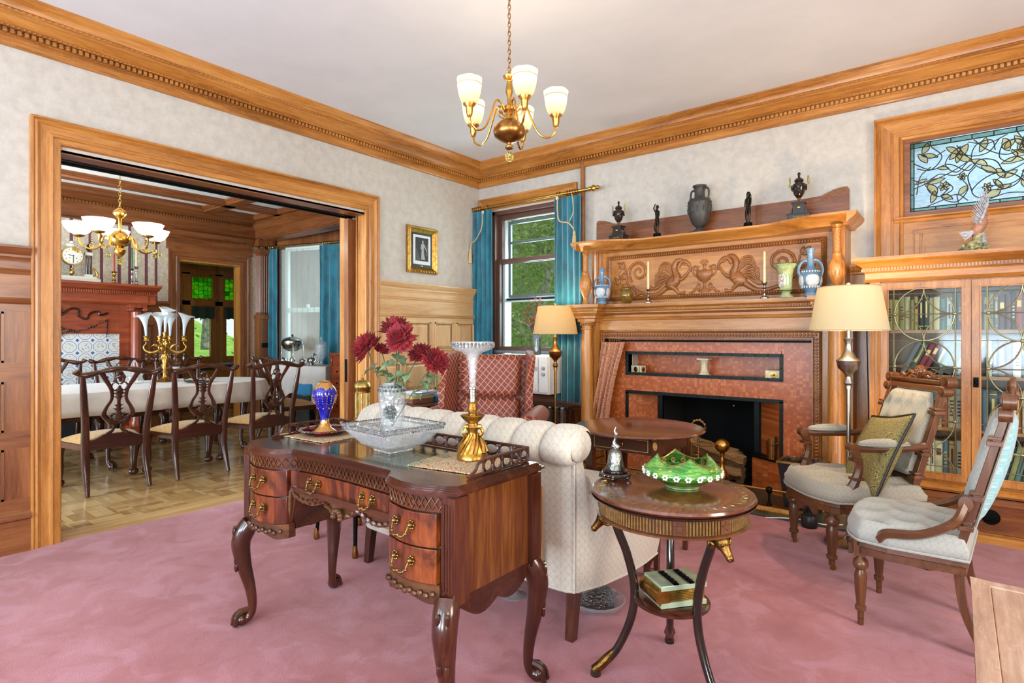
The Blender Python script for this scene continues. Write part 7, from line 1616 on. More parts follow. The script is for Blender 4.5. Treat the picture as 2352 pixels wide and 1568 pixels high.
# ================================================================ TUFTED PARLOUR CHAIRS
def tuftf(u, v, nx, ny, d):  # dimple depth
    s = 0.
    for j in range(ny):
        for i in range(nx-(j % 2)): a = (i+.5+.5*(j % 2))/nx; b = (j+.6)/(ny+.2); r2 = ((u-a)*nx*.9)**2+((v-b)*ny*.9)**2; s = max(s, math.exp(-r2*7))
    return d*s
def parlour(name, label, loc, rz, arms, mat, W=.56, back=True):
    t = thing(name, label, 'chair', loc, rz); W2 = W/2
    if not arms: t.scale = (1, .8, 1)
    def seat(u, v):  # rounded front
        a = (u-.5)*2; yf = -.30+.09*a*a*abs(a); y = yf+(.24-yf)*v; x = a*W2*(1.-.13*v)*(1-.10*max(0, .3-v)/.3)
        e = min(1, min(u, 1-u)*9, v*9+.0, (1-v)*12); z = .425+.055*sqrt(max(0, e))+.018*(1-abs(a))-tuftf(u, v, 4, 3, .042)*(e > .5)
        return (x, y, z)
    g = G().grid(seat, 45, 41)
    n = 45; B = [seat(i/44, 0) for i in range(45)]+[seat(1, j/40) for j in range(1, 41)]+[seat(1-i/44, 1) for i in range(1, 45)]+[seat(0, 1-j/40) for j in range(1, 40)]
    def sc(p, k, z): return (p[0]*k, p[1]*k, z)
    m = len(B); g.put([sc(p, 1, p[2]) for p in B]+[sc(p, 1.035, .415) for p in B]+[sc(p, 1.025, .385) for p in B]+[sc(p, .98, .37) for p in B], [(i+m*j, (i+1) % m+m*j, (i+1) % m+m*j+m, i+m*j+m) for j in range(3) for i in range(m)]+[tuple(range(3*m, 4*m))])
    build('seat', g, mat, t, smooth=75); build('seat_piping', G().tube([sc(p, 1.03, .376) for p in B+[B[0]]], .006, 6), mat, t)
    g = G(); g.put([sc(p, 1.0, .375) for p in B]+[sc(p, 1.01, .35) for p in B]+[sc(p, .98, .345) for p in B]+[sc(p, .985, .315) for p in B], [(i+m*j, (i+1) % m+m*j, (i+1) % m+m*j+m, i+m*j+m) for j in range(3) for i in range(m)]+[tuple(range(3*m, 4*m)), tuple(range(m))[::-1]])
    build('seat_rail', g, 'walnut_x', t, smooth=30)
    g = G().prism([(-.16, .33)]+[(-.16+.32*k/14, .30-.018*cos(2*pi*k/14*2)-.012*(7-abs(k-7))/7) for k in range(15)]+[(.16, .33)], -.285, -.265, 'y'); build('front_apron', g, 'walnut_x', t, smooth=30)
    for s in (-1, 1):
        x, y = s*.205, -.215
        l = build('leg', G().box(x-.026, y-.026, .30, x+.026, y+.026, .375).lathe([(.018, .30), (.02, .29), (.034, .278), (.038, .262), (.034, .248), (.022, .24), (.026, .228), (.03, .21), (.027, .15), (.020, .085), (.027, .08), (.027, .066), (.016, .058), (.015, .03), (.012, .028), (.0, .028)], (x, y, 0), 20, wob=lambda a, z: 1-.09*abs(sin(a*5)) if .09 < z < .225 else 1), 'walnut_z', t, smooth=40)
        if arms: build('caster', G().lathe([(.013, -.006), (.015, 0), (.013, .006)], (x, y+.006, .0155), 14, 'x').box(x-.004, y-.006, .012, x+.004, y+.006, .03), 'aged_brass', l)
        else: build('foot_cap', G().lathe([(.0, 0), (.014, 0), (.015, .028)], (x, y, 0), 14), 'walnut_z', l)
        q = bez((s*.19, .20, .40), (s*.19, .205, .30), (s*.195, .23, .16), (s*.20, .31, .0), n=5)
        build('leg', G().tube(q, lerps([.03, .028, .024, .018], len(q)), 4), 'walnut_z', t, smooth=30)
        # stile with stepped profile
        lean = .19; P = lambda h, o=0.: (s*(.205+o), .205+lean*(h-.40)/.6+.0, h)
        st = G(); st.tube([P(.36), P(.56), P(1.0)], [.024, .026, .020], 4)
        for h in (.50, .62, .84): st.M = None; c = P(h, .004); st.cbox((c[0], c[1]-.004, h), (.056, .06, .018)).cbox((c[0], c[1]-.004, h+.02), (.048, .05, .010))
        for h, r in ((1.0, .030), (.95, .026)): c = P(h, .018); st.lathe([(.0, -.028), (r, -.026), (r, .026), (.0, .028)], (c[0], c[1], h), 16, 'y').lathe([(r*.6, -.034), (.0, -.036)], (c[0], c[1], h), 12, 'y')
        build('back_stile', st, 'walnut_z', t, smooth=30, bev=.002)
        if arms:
            a = G().tube(bez((s*.235, .26, .665), (s*.25, .12, .655), (s*.255, -.05, .655), (s*.255, -.13, .66), n=5), .020, 8).lathe([(.0, -.026), (.026, -.024), (.026, .024), (.0, .026)], (s*.255, -.135, .66), 16, 'x')
            a.tube(bez((s*.255, -.125, .645), (s*.255, -.10, .56), (s*.25, -.125, .47), (s*.24, -.16, .41), n=5), lerps([.026, .02, .024, .030], 16), 6)
            a.cbox((s*.255, -.118, .60), (.05, .05, .016)).cbox((s*.252, -.112, .50), (.05, .056, .014)); build('arm', a, 'walnut_y', t, smooth=40)
            build('arm_pad', G().sph((s*.253, .03, .685), (.038, .135, .024), 18, 10).tube([(s*.253+.038*cos(b), .03+.135*sin(b), .677) for b in [2*pi*k/28 for k in range(29)]], .004, 6), mat, t, smooth=70)
        else:
            a = G().tube(bez((s*.235, .235, .60), (s*.262, .19, .52), (s*.272, .06, .455), (s*.262, -.08, .43), (s*.25, -.12, .40), n=6), lerps([.022, .020, .019, .022, .024], 25), 6).lathe([(.0, -.024), (.03, -.022), (.03, .022), (.0, .024)], (s*.232, .235, .60), 14, 'x'); build('side_rail', a, 'walnut_y', t, smooth=40)
    bw_ = .365 if arms else .33; Bk = lambda x, h, o=0.: (x, .205+.19*(h-.40)/.6-o, h)
    def bk(u, v):
        a = (u-.5)*2; w = bw_*.5*(1-(.22*max(0, v-.82)/.18)); h = .50+(.435 if arms else .45)*v; e = min(1, min(u, 1-u)*8, v*8, (1-v)*9)
        o = .012+.045*sqrt(max(0, e))-tuftf(u, v, 4, 3, .038)*(e > .4); return Bk(a*w, h, o)
    g = G().grid(bk, 41, 41); g.put([bk(0, 0), bk(1, 0), bk(1, 1), bk(0, 1)], [])
    build('backrest', g, mat, t, smooth=75).modifiers.new('solid', 'SOLIDIFY').thickness = .006
    g = G().slab(lambda u, v: Bk((u-.5)*(bw_-.01), .50+.44*v, -.03-(.01 if arms else .05)*(sin(pi*u)*sin(pi*v))**.4), 15, 15, .012); build('back_cover', g, 'blue_fabric' if not arms else mat, t, smooth=60)
    g = G().tube([Bk(bw_*.5*a, .50+.44*b, -.03) for a, b in ((-1, 0), (1, 0), (1, 1), (-1, 1), (-1, 0))], .007, 6).tube([bk(a, b) for a, b in [(k/10, 0) for k in range(11)]+[(1, k/10) for k in range(1, 11)]+[(1-k/10, 1) for k in range(1, 11)]+[(0, 1-k/10) for k in range(1, 11)]], .006, 6); build('back_piping', g, mat, t)
    g = G(); C_ = lambda h: Bk(0, h)[1]
    g.box(-.23, C_(.965)-.022, .95, .23, C_(.965)+.014, .978); g.moldu([(0, .978), (.012, .978), (.03, .992), (.034, 1.0), (.034, 1.008), (0, 1.008)], (-.20, C_(.99), 0), (.20, C_(.99), 0), (0, -1, 0), (0, 0, 1)).box(-.20, C_(.99), .978, .20, C_(.99)+.012, 1.008)
    build('lower_back_rail', G().box(-.2, C_(.48)-.02, .465, .2, C_(.48)+.012, .49), 'walnut_x', t, smooth=0, bev=.002)
    build('crest_rail', g, 'walnut_x', t, smooth=30, bev=.002)
    g = G().lathe([(.0, -.022), (.024, -.02), (.028, -.014), (.036, -.012), (.04, .0), (.036, .01), (.0, .012)], (0, C_(1.03), 1.045), 24, 'y')
    for k in range(5): g.sph((.012*cos(k*1.26), C_(1.03)-.022, 1.045+.012*sin(k*1.26)), (.007, .004, .007), 6, 4)
    build('roundel', g, 'walnut_x', t, smooth=40)
    g = G()
    for s in (-1, 1): g.tube(bez((s*.035, C_(1.02), 1.03), (s*.075, C_(1.02), 1.042), (s*.11, C_(1.02), 1.018), (s*.145, C_(1.02), 1.03), (s*.165, C_(1.01), 1.012), n=5), lerps([.013, .011, .008, .010, .005], 21), 7).sph((s*.06, C_(1.02), 1.02), (.02, .01, .012), 8, 5).sph((s*.13, C_(1.02), 1.016), (.02, .01, .010), 8, 5)
    build('crest_carving', g, 'walnut_x', t)
    return t
parlour('parlour_armchair', 'carved walnut armchair with tufted pale upholstery holding an olive cushion', (3.80, -1.135, 0), radians(-52), True, 'grey_upholstery', .60)
parlour('parlour_chair', 'carved walnut low chair with tufted pale seat and light blue back cover', (4.14, -1.80, 0), radians(-94), False, 'pale_upholstery', .54)
def pillow(u, v):
    a, b = (u-.5)*2, (v-.5)*2; return a, b
g = G()
for s in (-1, 1):
    def f(u, v, s=s): a, b = (u-.5)*2, (v-.5)*2; k = 1-.07*(1-abs(a*b)) ; return (.2*a*(1-.08*(1-b*b)), .2*b*(1-.08*(1-a*a)), s*.062*((1-a*a)*(1-b*b))**.42)
    g.grid(f, 25, 25)
pw = thing('cushion', 'square olive woven cushion leaning on the tufted armchair', 'cushion', (0, 0, 0))
a = build('cover', g, 'olive_weave', pw, smooth=80)
g2 = G().tube([(.2*c*1, .2*d, 0) for c, d in ((-1, -1), (0, -.93), (1, -1), (.93, 0), (1, 1), (0, .93), (-1, 1), (-.93, 0), (-1, -1))], .006, 6); build('piping', g2, 'black_plastic', pw)
pw.scale = (1.22, 1.22, 1.1)
Mw = Matrix.Translation(V((3.80, -1.135, 0))) @ Matrix.Rotation(radians(-52), 4, 'Z') @ Matrix.Translation(V((.075, .09, .59))) @ Matrix.Rotation(radians(-14), 4, 'Z') @ Matrix.Rotation(radians(64), 4, 'X') @ Matrix.Rotation(radians(10), 4, 'Z')
pw.location = Mw.to_translation(); pw.rotation_euler = Mw.to_euler()
# weathered side table in the corner nearest the viewer
t = wthing('weathered_side_table', 'pale worn wooden cabinet with panelled top in the corner beside the low chair', 'side table', (4.75, -3.5, 0)); zt = .62
g = G().box(4.314, -4.35, zt-.012, 4.352, -2.963, zt).box(4.314, -3.0, zt-.022, 5.2, -2.963, zt).box(5.16, -4.35, zt-.022, 5.2, -2.963, zt).box(4.314, -4.35, zt-.022, 5.2, -4.31, zt); build('top_frame', g, 'worn_wood', t, smooth=0, bev=.002)
g = G()
for k in range(5): x = 4.353+.162*k; g.box(x, -4.31, zt-.02, x+.159, -3.001, zt-.004)
build('top_boards', g, 'worn_wood', t, smooth=0, bev=.002); build('body', G().box(4.37, -4.33, .02, 5.18, -3.0, zt-.022), 'worn_wood', t, smooth=0)
# ================================================================ DINING ROOM
def dchair():
    t = thing('dining_chair', 'x', 'dining chair', (0, 0, 0), 0, 'carved dining chairs round the long table')
    # faces -Y, back at +Y
    g = G().put([(-.19, .20, .40), (.19, .20, .40), (.26, -.24, .40), (-.26, -.24, .40), (-.19, .20, .345), (.19, .20, .345), (.26, -.24, .345), (-.26, -.24, .345)], [(0, 1, 2, 3), (7, 6, 5, 4), (0, 4, 5, 1), (1, 5, 6, 2), (2, 6, 7, 3), (3, 7, 4, 0)]); build('seat_frame', g, 'mahogany_x', t, smooth=0, bev=.005)
    build('seat', G().slab(lambda u, v: ((u-.5)*(.36+.13*(1-v)), -.225+.41*v, .39+.07*(sin(pi*min(max(u, .0), 1))*sin(pi*v))**.4), 13, 13, .012), 'gold_fabric', t, smooth=60)
    for s in (-1, 1):
        q = bez((s*.222, .30, .985), (s*.208, .275, .80), (s*.19, .235, .55), (s*.185, .215, .38), (s*.185, .225, .2), (s*.19, .285, .0), n=5)
        build('leg', G().tube(q, lerps([.017, .026, .029, .032, .029, .018], len(q)), 8, flat=.8), 'mahogany_z', t, smooth=60)
        q = bez((s*.235, -.215, .36), (s*.245, -.235, .28), (s*.235, -.225, .14), (s*.238, -.235, .05), n=5); l = build('leg', G().tube(q, lerps([.042, .038, .025, .02], len(q)), 10), 'mahogany_z', t, smooth=60)
        build('ball_foot', G().sph((s*.238, -.24, .034), (.038, .038, .034), 12, 8).tube([(s*.238, -.23, .07), (s*.238, -.262, .05), (s*.238, -.272, .02)], .008, 6).tube([(s*.228, -.23, .07), (s*.215, -.255, .045), (s*.212, -.258, .015)], .008, 6).tube([(s*.248, -.23, .07), (s*.262, -.255, .045), (s*.265, -.258, .015)], .008, 6), 'mahogany_z', l)
    Y = lambda z: .225+.075*(z-.45)/.53
    q = bez(*[(x, Y(z)+.002, z) for x, z in ((-.262, 1.0), (-.238, .975), (-.2, .965), (-.13, .985), (-.06, 1.003), (0, 1.008), (.06, 1.003), (.13, .985), (.2, .965), (.238, .975), (.262, 1.0))], n=4)
    build('crest_rail', G().tube(q, [.016+.009*abs(sin(k*.35)) for k in range(len(q))], 8).sph((0, Y(1), 1.008), (.035, .02, .018), 8, 6), 'mahogany_x', t, smooth=60)
    g = G()
    def T(pts, r): q = bez(*[(x, Y(z), z) for x, z in pts], n=5); g.tube(q, lerps(r, len(q)) if isinstance(r, (list, tuple)) else r, 6, flat=.7)
    for s in (-1, 1):
        T([(s*.115, .985), (s*.085, .92), (s*.05, .84), (s*.045, .76), (s*.075, .69), (s*.088, .635), (s*.06, .59), (s*.04, .55)], [.024, .02, .016, .014, .016, .022, .024, .018])
        T([(s*.012, .90), (s*.04, .89), (s*.048, .86), (s*.03, .83), (s*.008, .845)], .007); T([(0, .95), (s*.024, .93), (s*.022, .90), (s*.004, .88)], .007)
        T([(s*.03, .56), (s*.022, .53), (s*.03, .50), (s*.06, .47)], [.014, .01, .014, .02])
    T([(0, .87), (0, .82), (0, .74), (0, .66), (0, .60)], [.008, .030, .014, .020, .05]); T([(-.06, .60), (-.04, .575), (0, .565), (.04, .575), (.06, .60)], .026)
    for z, w in ((.80, .045), (.77, .036), (.70, .03), (.67, .036), (.63, .05)): g.put([(-w, Y(z), z+.012), (w, Y(z), z+.012), (0, Y(z)+.006, z-.02), (0, Y(z)-.006, z-.02)], [(0, 1, 2), (0, 1, 3), (0, 2, 3), (1, 2, 3)])
    build('splat', g, 'mahogany_z', t, smooth=50)
    build('shoe_rail', G().prism([(-.19, .36), (-.19, .435), (-.14, .44), (-.11, .455), (-.08, .475), (.08, .475), (.11, .455), (.14, .44), (.19, .435), (.19, .36)], .205, .235, 'y'), 'mahogany_x', t, smooth=0, bev=.004)
    return t
D0 = dchair(); D0.scale = (1.14, 1, .975); D0['label'] = 'carved mahogany dining chair nearest the doorway casing, below the hanging brass lamp'; D0.location = (-1.31, -3.20, 0); D0.rotation_euler = (0, 0, pi/2*-1)
for (x, y, rz, lb) in ((-1.31, -2.55, -pi/2, 'carved mahogany dining chair before the gilt candelabrum, second from the doorway casing'), (-1.31, -1.88, -pi/2+.06, 'carved mahogany dining chair at the table end nearest the bay window'),
        (-3.22, -3.05, pi/2, 'dining chair across the table showing only a post before the blue tiles'), (-3.22, -2.42, pi/2, 'dining chair across the table with its crest before the blue tiles'), (-3.22, -1.78, pi/2, 'dining chair across the table before the far doorway'),
        (-2.3, -.98, pi, 'dining chair at the short end of the table, near the silver urn')):
    dup(D0, (x, y, 0), rz, lb)
bpy.data.objects['dining_chair'].rotation_euler = (0, 0, -pi/2)
tb = wthing('dining_table', 'long mahogany dining table with ball and claw legs under a pale cloth', 'dining table', (-2.25, -3.1, 0))
def ov(r, n=64): return [(-2.25+.58*r*(abs(cos(a))**.8)*(1 if cos(a) > 0 else -1), -3.1+(1.72)*r*(abs(sin(a))**.55)*(1 if sin(a) > 0 else -1)) for a in [2*pi*k/n for k in range(n)]]
build('table_top', G().prism(ov(.98), .72, .748, 'z'), 'mahogany_y', tb, smooth=0); build('apron', G().prism(ov(.86), .64, .72, 'z'), 'mahogany_y', tb, smooth=0)
for x, y in ((-2.55, -1.75), (-1.95, -1.75), (-2.55, -3.0), (-1.95, -3.0), (-2.55, -4.4), (-1.95, -4.4)): cabriole(tb, x, y, .6 if x > -2.2 else -.6, .5, .66, k=1.25, carve=False)
g = G(); n = 180; O = ov(1.0, n); vs = [(-2.25, -3.1, .752)]
rings = [(0.97, .7525, 0), (1.0, .748, 0), (1.01, .70, .006), (1.015, .62, .014), (1.02, .545, .02)]
for r, z, w in rings:
    for k, (x, y) in enumerate(ov(r, n)): f = w*sin(k*1.1)+w*.7*sin(k*.53+1); dx, dy = x+2.25, y+3.1; L = sqrt(dx*dx+dy*dy); vs.append((x+dx/L*f, y+dy/L*f, z+(.012*sin(k*.25) if z < .6 else 0)))
fs = [(0, 1+k, 1+(k+1) % n) for k in range(n)]+[(1+j*n+k, 1+j*n+(k+1) % n, 1+(j+1)*n+(k+1) % n, 1+(j+1)*n+k) for j in range(len(rings)-1) for k in range(n)]
solo('tablecloth', g.put(vs, fs), 'linen', 'pale linen cloth draped over the long dining table', 'tablecloth', smooth=60).modifiers.new('solid', 'SOLIDIFY').thickness = .002
ZT = .7535
cb = thing('candelabrum', 'gilt candelabrum with five white glass trumpets and crystal drops on the dining table', 'candelabrum', (-2.42, -2.34, ZT), .5); cb.scale = (.9, .9, .87)
build('base', G().lathe([(.0, 0), (.105, 0), (.11, .012), (.08, .025), (.045, .04), (.03, .06)], n=32, wob=lambda a, z: 1+.09*sin(a*5)), 'gilt', cb, smooth=50)
build('stem', G().lathe([(.03, .05), (.022, .09), (.03, .13), (.042, .2), (.03, .23), (.045, .30), (.04, .33), (.02, .36), (.03, .40), (.03, .46), (.02, .5), (.025, .53), (.0, .54)], n=24, wob=lambda a, z: 1+.14*sin(a*4+z*30)), 'gilt', cb, smooth=50)
g = G()
for k in range(18): a = k*2.4; g.sph((.036*cos(a), .036*sin(a), .33+.011*k), .013, 7, 5)
build('leaf_ornament', g, 'gilt', cb)
for k in range(5):
    if k < 4: a = radians(25+90*k); r = .19 if k % 2 else .20; z = .52
    else: a = 0; r = 0; z = .565
    M = Matrix.Rotation(a, 4, 'Z'); g = G(); g.M = M
    if r: g.tube(bez((.02, 0, .44), (.07, 0, .385), (.14, 0, .36), (.20, 0, .38), (.225, 0, .43), (r, 0, .47), (r, 0, z-.01), n=5), lerps([.012, .016, .018, .014, .010, .008, .008], 31), 8).tube(bez((.05, 0, .39), (.08, 0, .44), (.12, 0, .455), (.15, 0, .43), n=4), [.010]*4+[.014]*5+[.006]*4, 6)
    g.lathe([(.01, z-.03), (.03, z-.02), (.024, z), (.018, z+.01), (.026, z+.03), (.028, z+.045), (.0, z+.046)], (r, 0, 0), 18, wob=lambda b, zz: 1+.08*sin(b*6)); ar = build('arm', g, 'gilt', cb, smooth=50)
    g = G(); g.M = M; hh = .27 if r else .30; tx = .05
    def tr(u, v, r=r, z=z, hh=hh, tx=tx):
        b = 2*pi*u; rad = .010+.013*v+.05*v**4; lip = max(0, v-.9)*10; return (r+rad*cos(b)*(1+.25*lip)+tx*v*v*.6, rad*sin(b)*(1+.2*lip), z+.03+hh*v+lip*.03*cos(b)*-1+.01*lip*abs(sin(b*2)))
    g.grid(tr, 24, 20, cu=True); build('glass_trumpet', g, 'trumpet_glass' if 'trumpet_glass' in MT else 'china_white', ar, smooth=180)
    if r:
        g = G(); g.M = M
        for xx in (.20, .10): g.sph((xx, 0, .335), .008, 6, 4).put([(xx, 0, .325), (xx-.016, -.006, .29), (xx+.016, -.006, .29), (xx, .012, .29), (xx, 0, .255)], [(0, 1, 2), (0, 2, 3), (0, 3, 1), (4, 2, 1), (4, 3, 2), (4, 1, 3)])
        build('crystal_drop', g, 'clear_glass', ar, smooth=0)
t = thing('glass_basket', 'clear cut glass basket vase on the dining table behind the first chair', 'basket', (-2.45, -2.62, ZT))
build('bowl', G().lathe([(.0, 0), (.08, 0), (.085, .03), (.07, .07), (.1, .13), (.095, .13), (.065, .075), (.0, .01)], n=32, wob=flut(16, .07)), 'pressed_glass', t, smooth=40); build('handle', G().tube([(.095*cos(a), 0, .125+.11*sin(a)) for a in [pi*k/16 for k in range(17)]], .006, 6), 'pressed_glass', t)
solo('goblet', G().lathe([(.0, 0), (.035, 0), (.008, .01), (.006, .07), (.03, .1), (.035, .15), (.033, .15), (.027, .105), (.0, .085)], n=24), 'pressed_glass', 'clear stemmed goblet beside the gilt candelabrum base', 'goblet', (-2.55, -2.18, ZT), smooth=50)
t = thing('silver_tray', 'small oval silver tray with handles on the dining table', 'tray', (-2.05, -2.16, ZT), .3)
build('tray', G().lathe([(.0, 0), (.1, 0), (.13, .012), (.135, .018), (.1, .008), (.0, .006)], n=32), 'silver', t, smooth=50); build('handle', G().tube(bez((.12, -.04, .015), (.17, -.03, .03), (.17, .03, .03), (.12, .04, .015)), .005, 6).tube(bez((-.12, -.04, .015), (-.17, -.03, .03), (-.17, .03, .03), (-.12, .04, .015)), .005, 6), 'silver', t)
# hanging lamp of the dining room
hl = thing('hanging_lamp', 'polished brass dining chandelier with white glass bowls and amber crystal drops', 'chandelier', (-2.07, -2.87, 2.14), .45)
build('chain', chain(G(), .34, .99, .017), 'pale_gilt', hl); build('crown_ball', G().lathe([(.0, .34), (.02, .33), (.055, .30), (.06, .28), (.04, .25), (.015, .23), (.012, .1)], n=24), 'brass', hl, smooth=50)
build('body', G().lathe([(.012, .12), (.04, .11), (.085, .06), (.09, .02), (.07, -.02), (.03, -.04), (.045, -.06), (.05, -.09), (.03, -.12), (.01, -.135), (.0, -.14)], n=32), 'brass', hl, smooth=50)
build('crystal_drop', G().sph((0, 0, -.18), (.032, .032, .028), 9, 6), 'yellow_crystal', hl, smooth=0)
for k in range(5):
    M = Matrix.Rotation(2*pi*k/5, 4, 'Z'); g = G(); g.M = M
    g.tube(bez((.07, 0, .02), (.11, 0, .06), (.14, 0, .03), (.17, 0, -.05), (.24, 0, -.07), (.31, 0, -.03), (.325, 0, .04), n=5), .009, 8).lathe([(.01, .03), (.045, .045), (.05, .055), (.0, .056)], (.325, 0, 0), 20); ar = build('arm', g, 'brass', hl)
    g = G(); g.M = M; g.lathe([(.04, .06), (.08, .08), (.11, .12), (.128, .165)], (.325, 0, 0), 48, cap=False, wob=lambda a, z: 1+.035*cos(a*8)*(z-.06)*9); build('glass_bowl', g, 'bowl_shade', ar, smooth=180)
    g = G(); g.M = M; g.sph((.325, 0, .12), (.032, .032, .04), 12, 8); build('light_bulb', g, 'bulb_glow', ar)
    for dy in (-.05, .05):
        g = G(); g.M = M
        for j in range(5): g.sph((.345, dy, .03-.02*j), .0075, 6, 4)
        build('bead_string', g, 'clear_glass', ar); g = G(); g.M = M; g.sph((.345, dy, -.085), (.02, .02, .024), 8, 6)
        build('amber_drop', g, 'yellow_crystal', ar, smooth=0)
    w = Matrix.Translation(V((-2.07, -2.87, 2.14))) @ Matrix.Rotation(.45, 4, 'Z') @ M @ V((.325, 0, .2)); bulb('dining_lamp_light', w, 7, (1, .86, .64), .04)
# dining room fireplace
df = wthing('dining_fireplace', 'red mahogany dining room fireplace with ionic columns, ribbon carving and blue tiles', 'fireplace', (DX, -3.1, 0)); X_ = DX
g = G().box(X_, -4.3, 1.27, X_+.12, -2.241, 1.66).box(X_, -2.24, .0, X_+.12, -2.0, 1.66).box(X_, -4.4, 1.66, X_+.30, -1.98, 1.76); build('chimney_board', g, 'cherry_y' if 'cherry_y' in MT else 'dark_oak_y', df, smooth=0)
g = G().moldu([(0, 1.64), (.28, 1.64), (.29, 1.66), (.29, 1.745), (.31, 1.755), (.31, 1.8), (.35, 1.82), (.38, 1.85), (.40, 1.86), (.40, 1.885), (0, 1.885)], (X_, -4.4, 0), (X_, -1.99, 0), (1, 0, 0), (0, 0, 1), 0, -.35)
y = -4.0
while y < -1.98: g.box(X_+.31, y, 1.765, X_+.335, y+.014, 1.80); y += .024
build('mantel_shelf', g, 'cherry_y', df, smooth=25)
g = G().lathe([(.075, .1), (.08, .14), (.062, .17), (.062, 1.46), (.066, 1.47), (.056, 1.475), (.06, 1.55)], (X_+.2, -2.08, 0), 28, wob=flut(16, .07)).box(X_+.11, -2.17, 0, X_+.29, -1.99, .1).box(X_+.10, -2.17, 1.60, X_+.29, -1.99, 1.64)
c = build('column', g, 'cherry_z', df, smooth=40); g = G()
for yy in (-2.155, -2.005): g.tube([(X_+.275, yy+.024*(1-t/11)*cos(t), 1.577+.024*(1-t/11)*sin(t)) for t in [j*.55 for j in range(18)]], .008, 6).lathe([(.022, X_+.14), (.022, X_+.27)], (0, yy, 1.577), 12, 'x')
build('volute', g, 'cherry_y', c)
build('tile_panel', G().box(X_+.01, -4.3, .62, X_+.10, -2.24, 1.27), 'delft_tile', df, smooth=0)
build('firebox', G().box(X_+.0, -4.3, 0, X_+.115, -2.24, .62), 'soot', df, smooth=0); g = G().box(X_+.1, -4.3, .60, X_+.13, -2.24, .66).box(X_+.1, -2.26, 0, X_+.13, -2.22, .62); rivets(g, X_, .6, X_, .6, 1); build('firebox_band', g, 'iron', df, smooth=0)
g = G(); xx = X_+.125
def rb2(pts, r): q = bez(*[(xx, -2.95+a, 1.47+b) for a, b in pts], n=6); g.tube(q, r, 6)
rb2([(-.12, .02), (-.09, .12), (-.03, .11), (-.02, .04), (.0, .0)], .015); rb2([(.12, .02), (.09, .12), (.03, .11), (.02, .04), (.0, .0)], .012)
rb2([(.05, .0), (.12, .03), (.2, .10), (.28, .09), (.28, .02), (.36, -.02), (.40, .05), (.48, .07), (.5, .03), (.58, .06)], .014); rb2([(-.05, .0), (-.12, .03), (-.2, .10), (-.28, .09), (-.3, .02)], .011)
for P in ([(0, 0), (.06, -.08), (.14, -.15), (.26, -.17), (.40, -.12), (.55, -.04)], [(-.0, 0), (-.06, -.06), (-.14, -.12), (-.3, -.15)], [(-.1, -.13), (.0, -.22), (.12, -.2), (.2, -.15)]):
    q = bez(*[(xx, -2.95+a, 1.47+b) for a, b in P], n=5)
    for k, p in enumerate(q): g.sph((p.x, p.y, p.z+.006*sin(k*2)), .013+.004*sin(k), 6, 4)
for k in range(9): g.sph((xx, -2.38, 1.44-.026*k), .015-.0008*k, 6, 4)
build('ribbon_carving', g, 'mahogany_y', df, smooth=60)
ZM = 1.886
t = thing('mantel_clock', 'white marble portico clock with black and gilt columns on the dining mantel', 'clock', (X_+.22, -2.76, ZM), pi/2); t.scale = (1.08, 1, 1.08)
build('base', G().box(-.25, -.07, .012, .25, .07, .04).box(-.22, -.06, .04, .22, .06, .062).box(-.25, -.07, 0, -.2, .07, .012).box(.2, -.07, 0, .25, .07, .012), 'china_white', t, smooth=0, bev=.003)
for x in (-.15, .15):
    g = G().box(x-.035, -.03, .062, x+.035, .03, .09).box(x-.035, -.03, .30, x+.035, .03, .335); c = build('pillar_block', g, 'china_white', t, smooth=0, bev=.002)
    for dx in (-.014, .014): build('column', G().lathe([(.012, .09), (.012, .30)], (x+dx, -.01, 0), 12), 'black_marble', c)
    build('urn_finial', G().lathe([(.01, .335), (.006, .35), (.022, .37), (.024, .385), (.012, .4), (.018, .41), (.004, .43), (.0, .435)], (x, 0, 0), 16), 'black_marble', c, smooth=50)
    g = G().tube(bez((x+.04*(1 if x > 0 else -1), 0, .07), (x+.08*(1 if x > 0 else -1), 0, .08), (x+.07*(1 if x > 0 else -1), 0, .13), (x+.035*(1 if x > 0 else -1), 0, .16)), .014, 7); build('side_scroll', g, 'pale_gilt', c)
cdr = build('drum', G().lathe([(.0, -.05), (.1, -.05), (.1, .03), (.0, .03)], (0, 0, .28), 32, 'y'), 'pale_gilt', t, smooth=40)
build('dial', G().lathe([(.0, -.053), (.088, -.0525), (.09, -.05)], (0, 0, .28), 32, 'y'), 'enamel_white', cdr, smooth=0)
g = G()
for k in range(12): a = 2*pi*k/12; g.cbox((.072*cos(a), -.0535, .28+.072*sin(a)), (.005, .001, .012))
g.M = Matrix.Translation(V((0, 0, .28))) @ Matrix.Rotation(radians(0), 4, 'Y'); g.box(-.0025, -.0555, -.07, .0025, -.0545, .01); g.M = Matrix.Translation(V((0, 0, .28))) @ Matrix.Rotation(radians(-80), 4, 'Y'); g.box(-.003, -.0555, -.01, .003, -.0545, .045); g.M = None
for x in (-.03, .03): g.lathe([(.005, -.0535), (.005, -.0545)], (x, 0, .255), 8, 'y')
build('numerals_and_hands', g, 'black_plastic', cdr, smooth=0)
build('swag_top', G().sph((0, 0, .40), (.055, .03, .022), 14, 8).sph((0, 0, .43), (.02, .015, .018), 10, 6), 'china_white', cdr); build('pendulum', G().tube([(0, -.02, .19), (0, -.02, .12)], .003, 5).sph((0, -.02, .10), (.022, .006, .022), 12, 8).sph((0, -.02, .14), (.012, .006, .014), 8, 6), 'brass', cdr)
candlestick('brass_candlestick', 'ornate brass candlestick with red candle on the dining mantel', (X_+.22, -2.33, ZM), .16, .22, 'brass', 'red_wax', sc=1.7)
candlestick('silver_candlestick', 'silver candlestick with green candle on the dining mantel', (X_+.20, -2.13, ZM), .22, .26, 'silver', 'green_wax', sc=1.2)
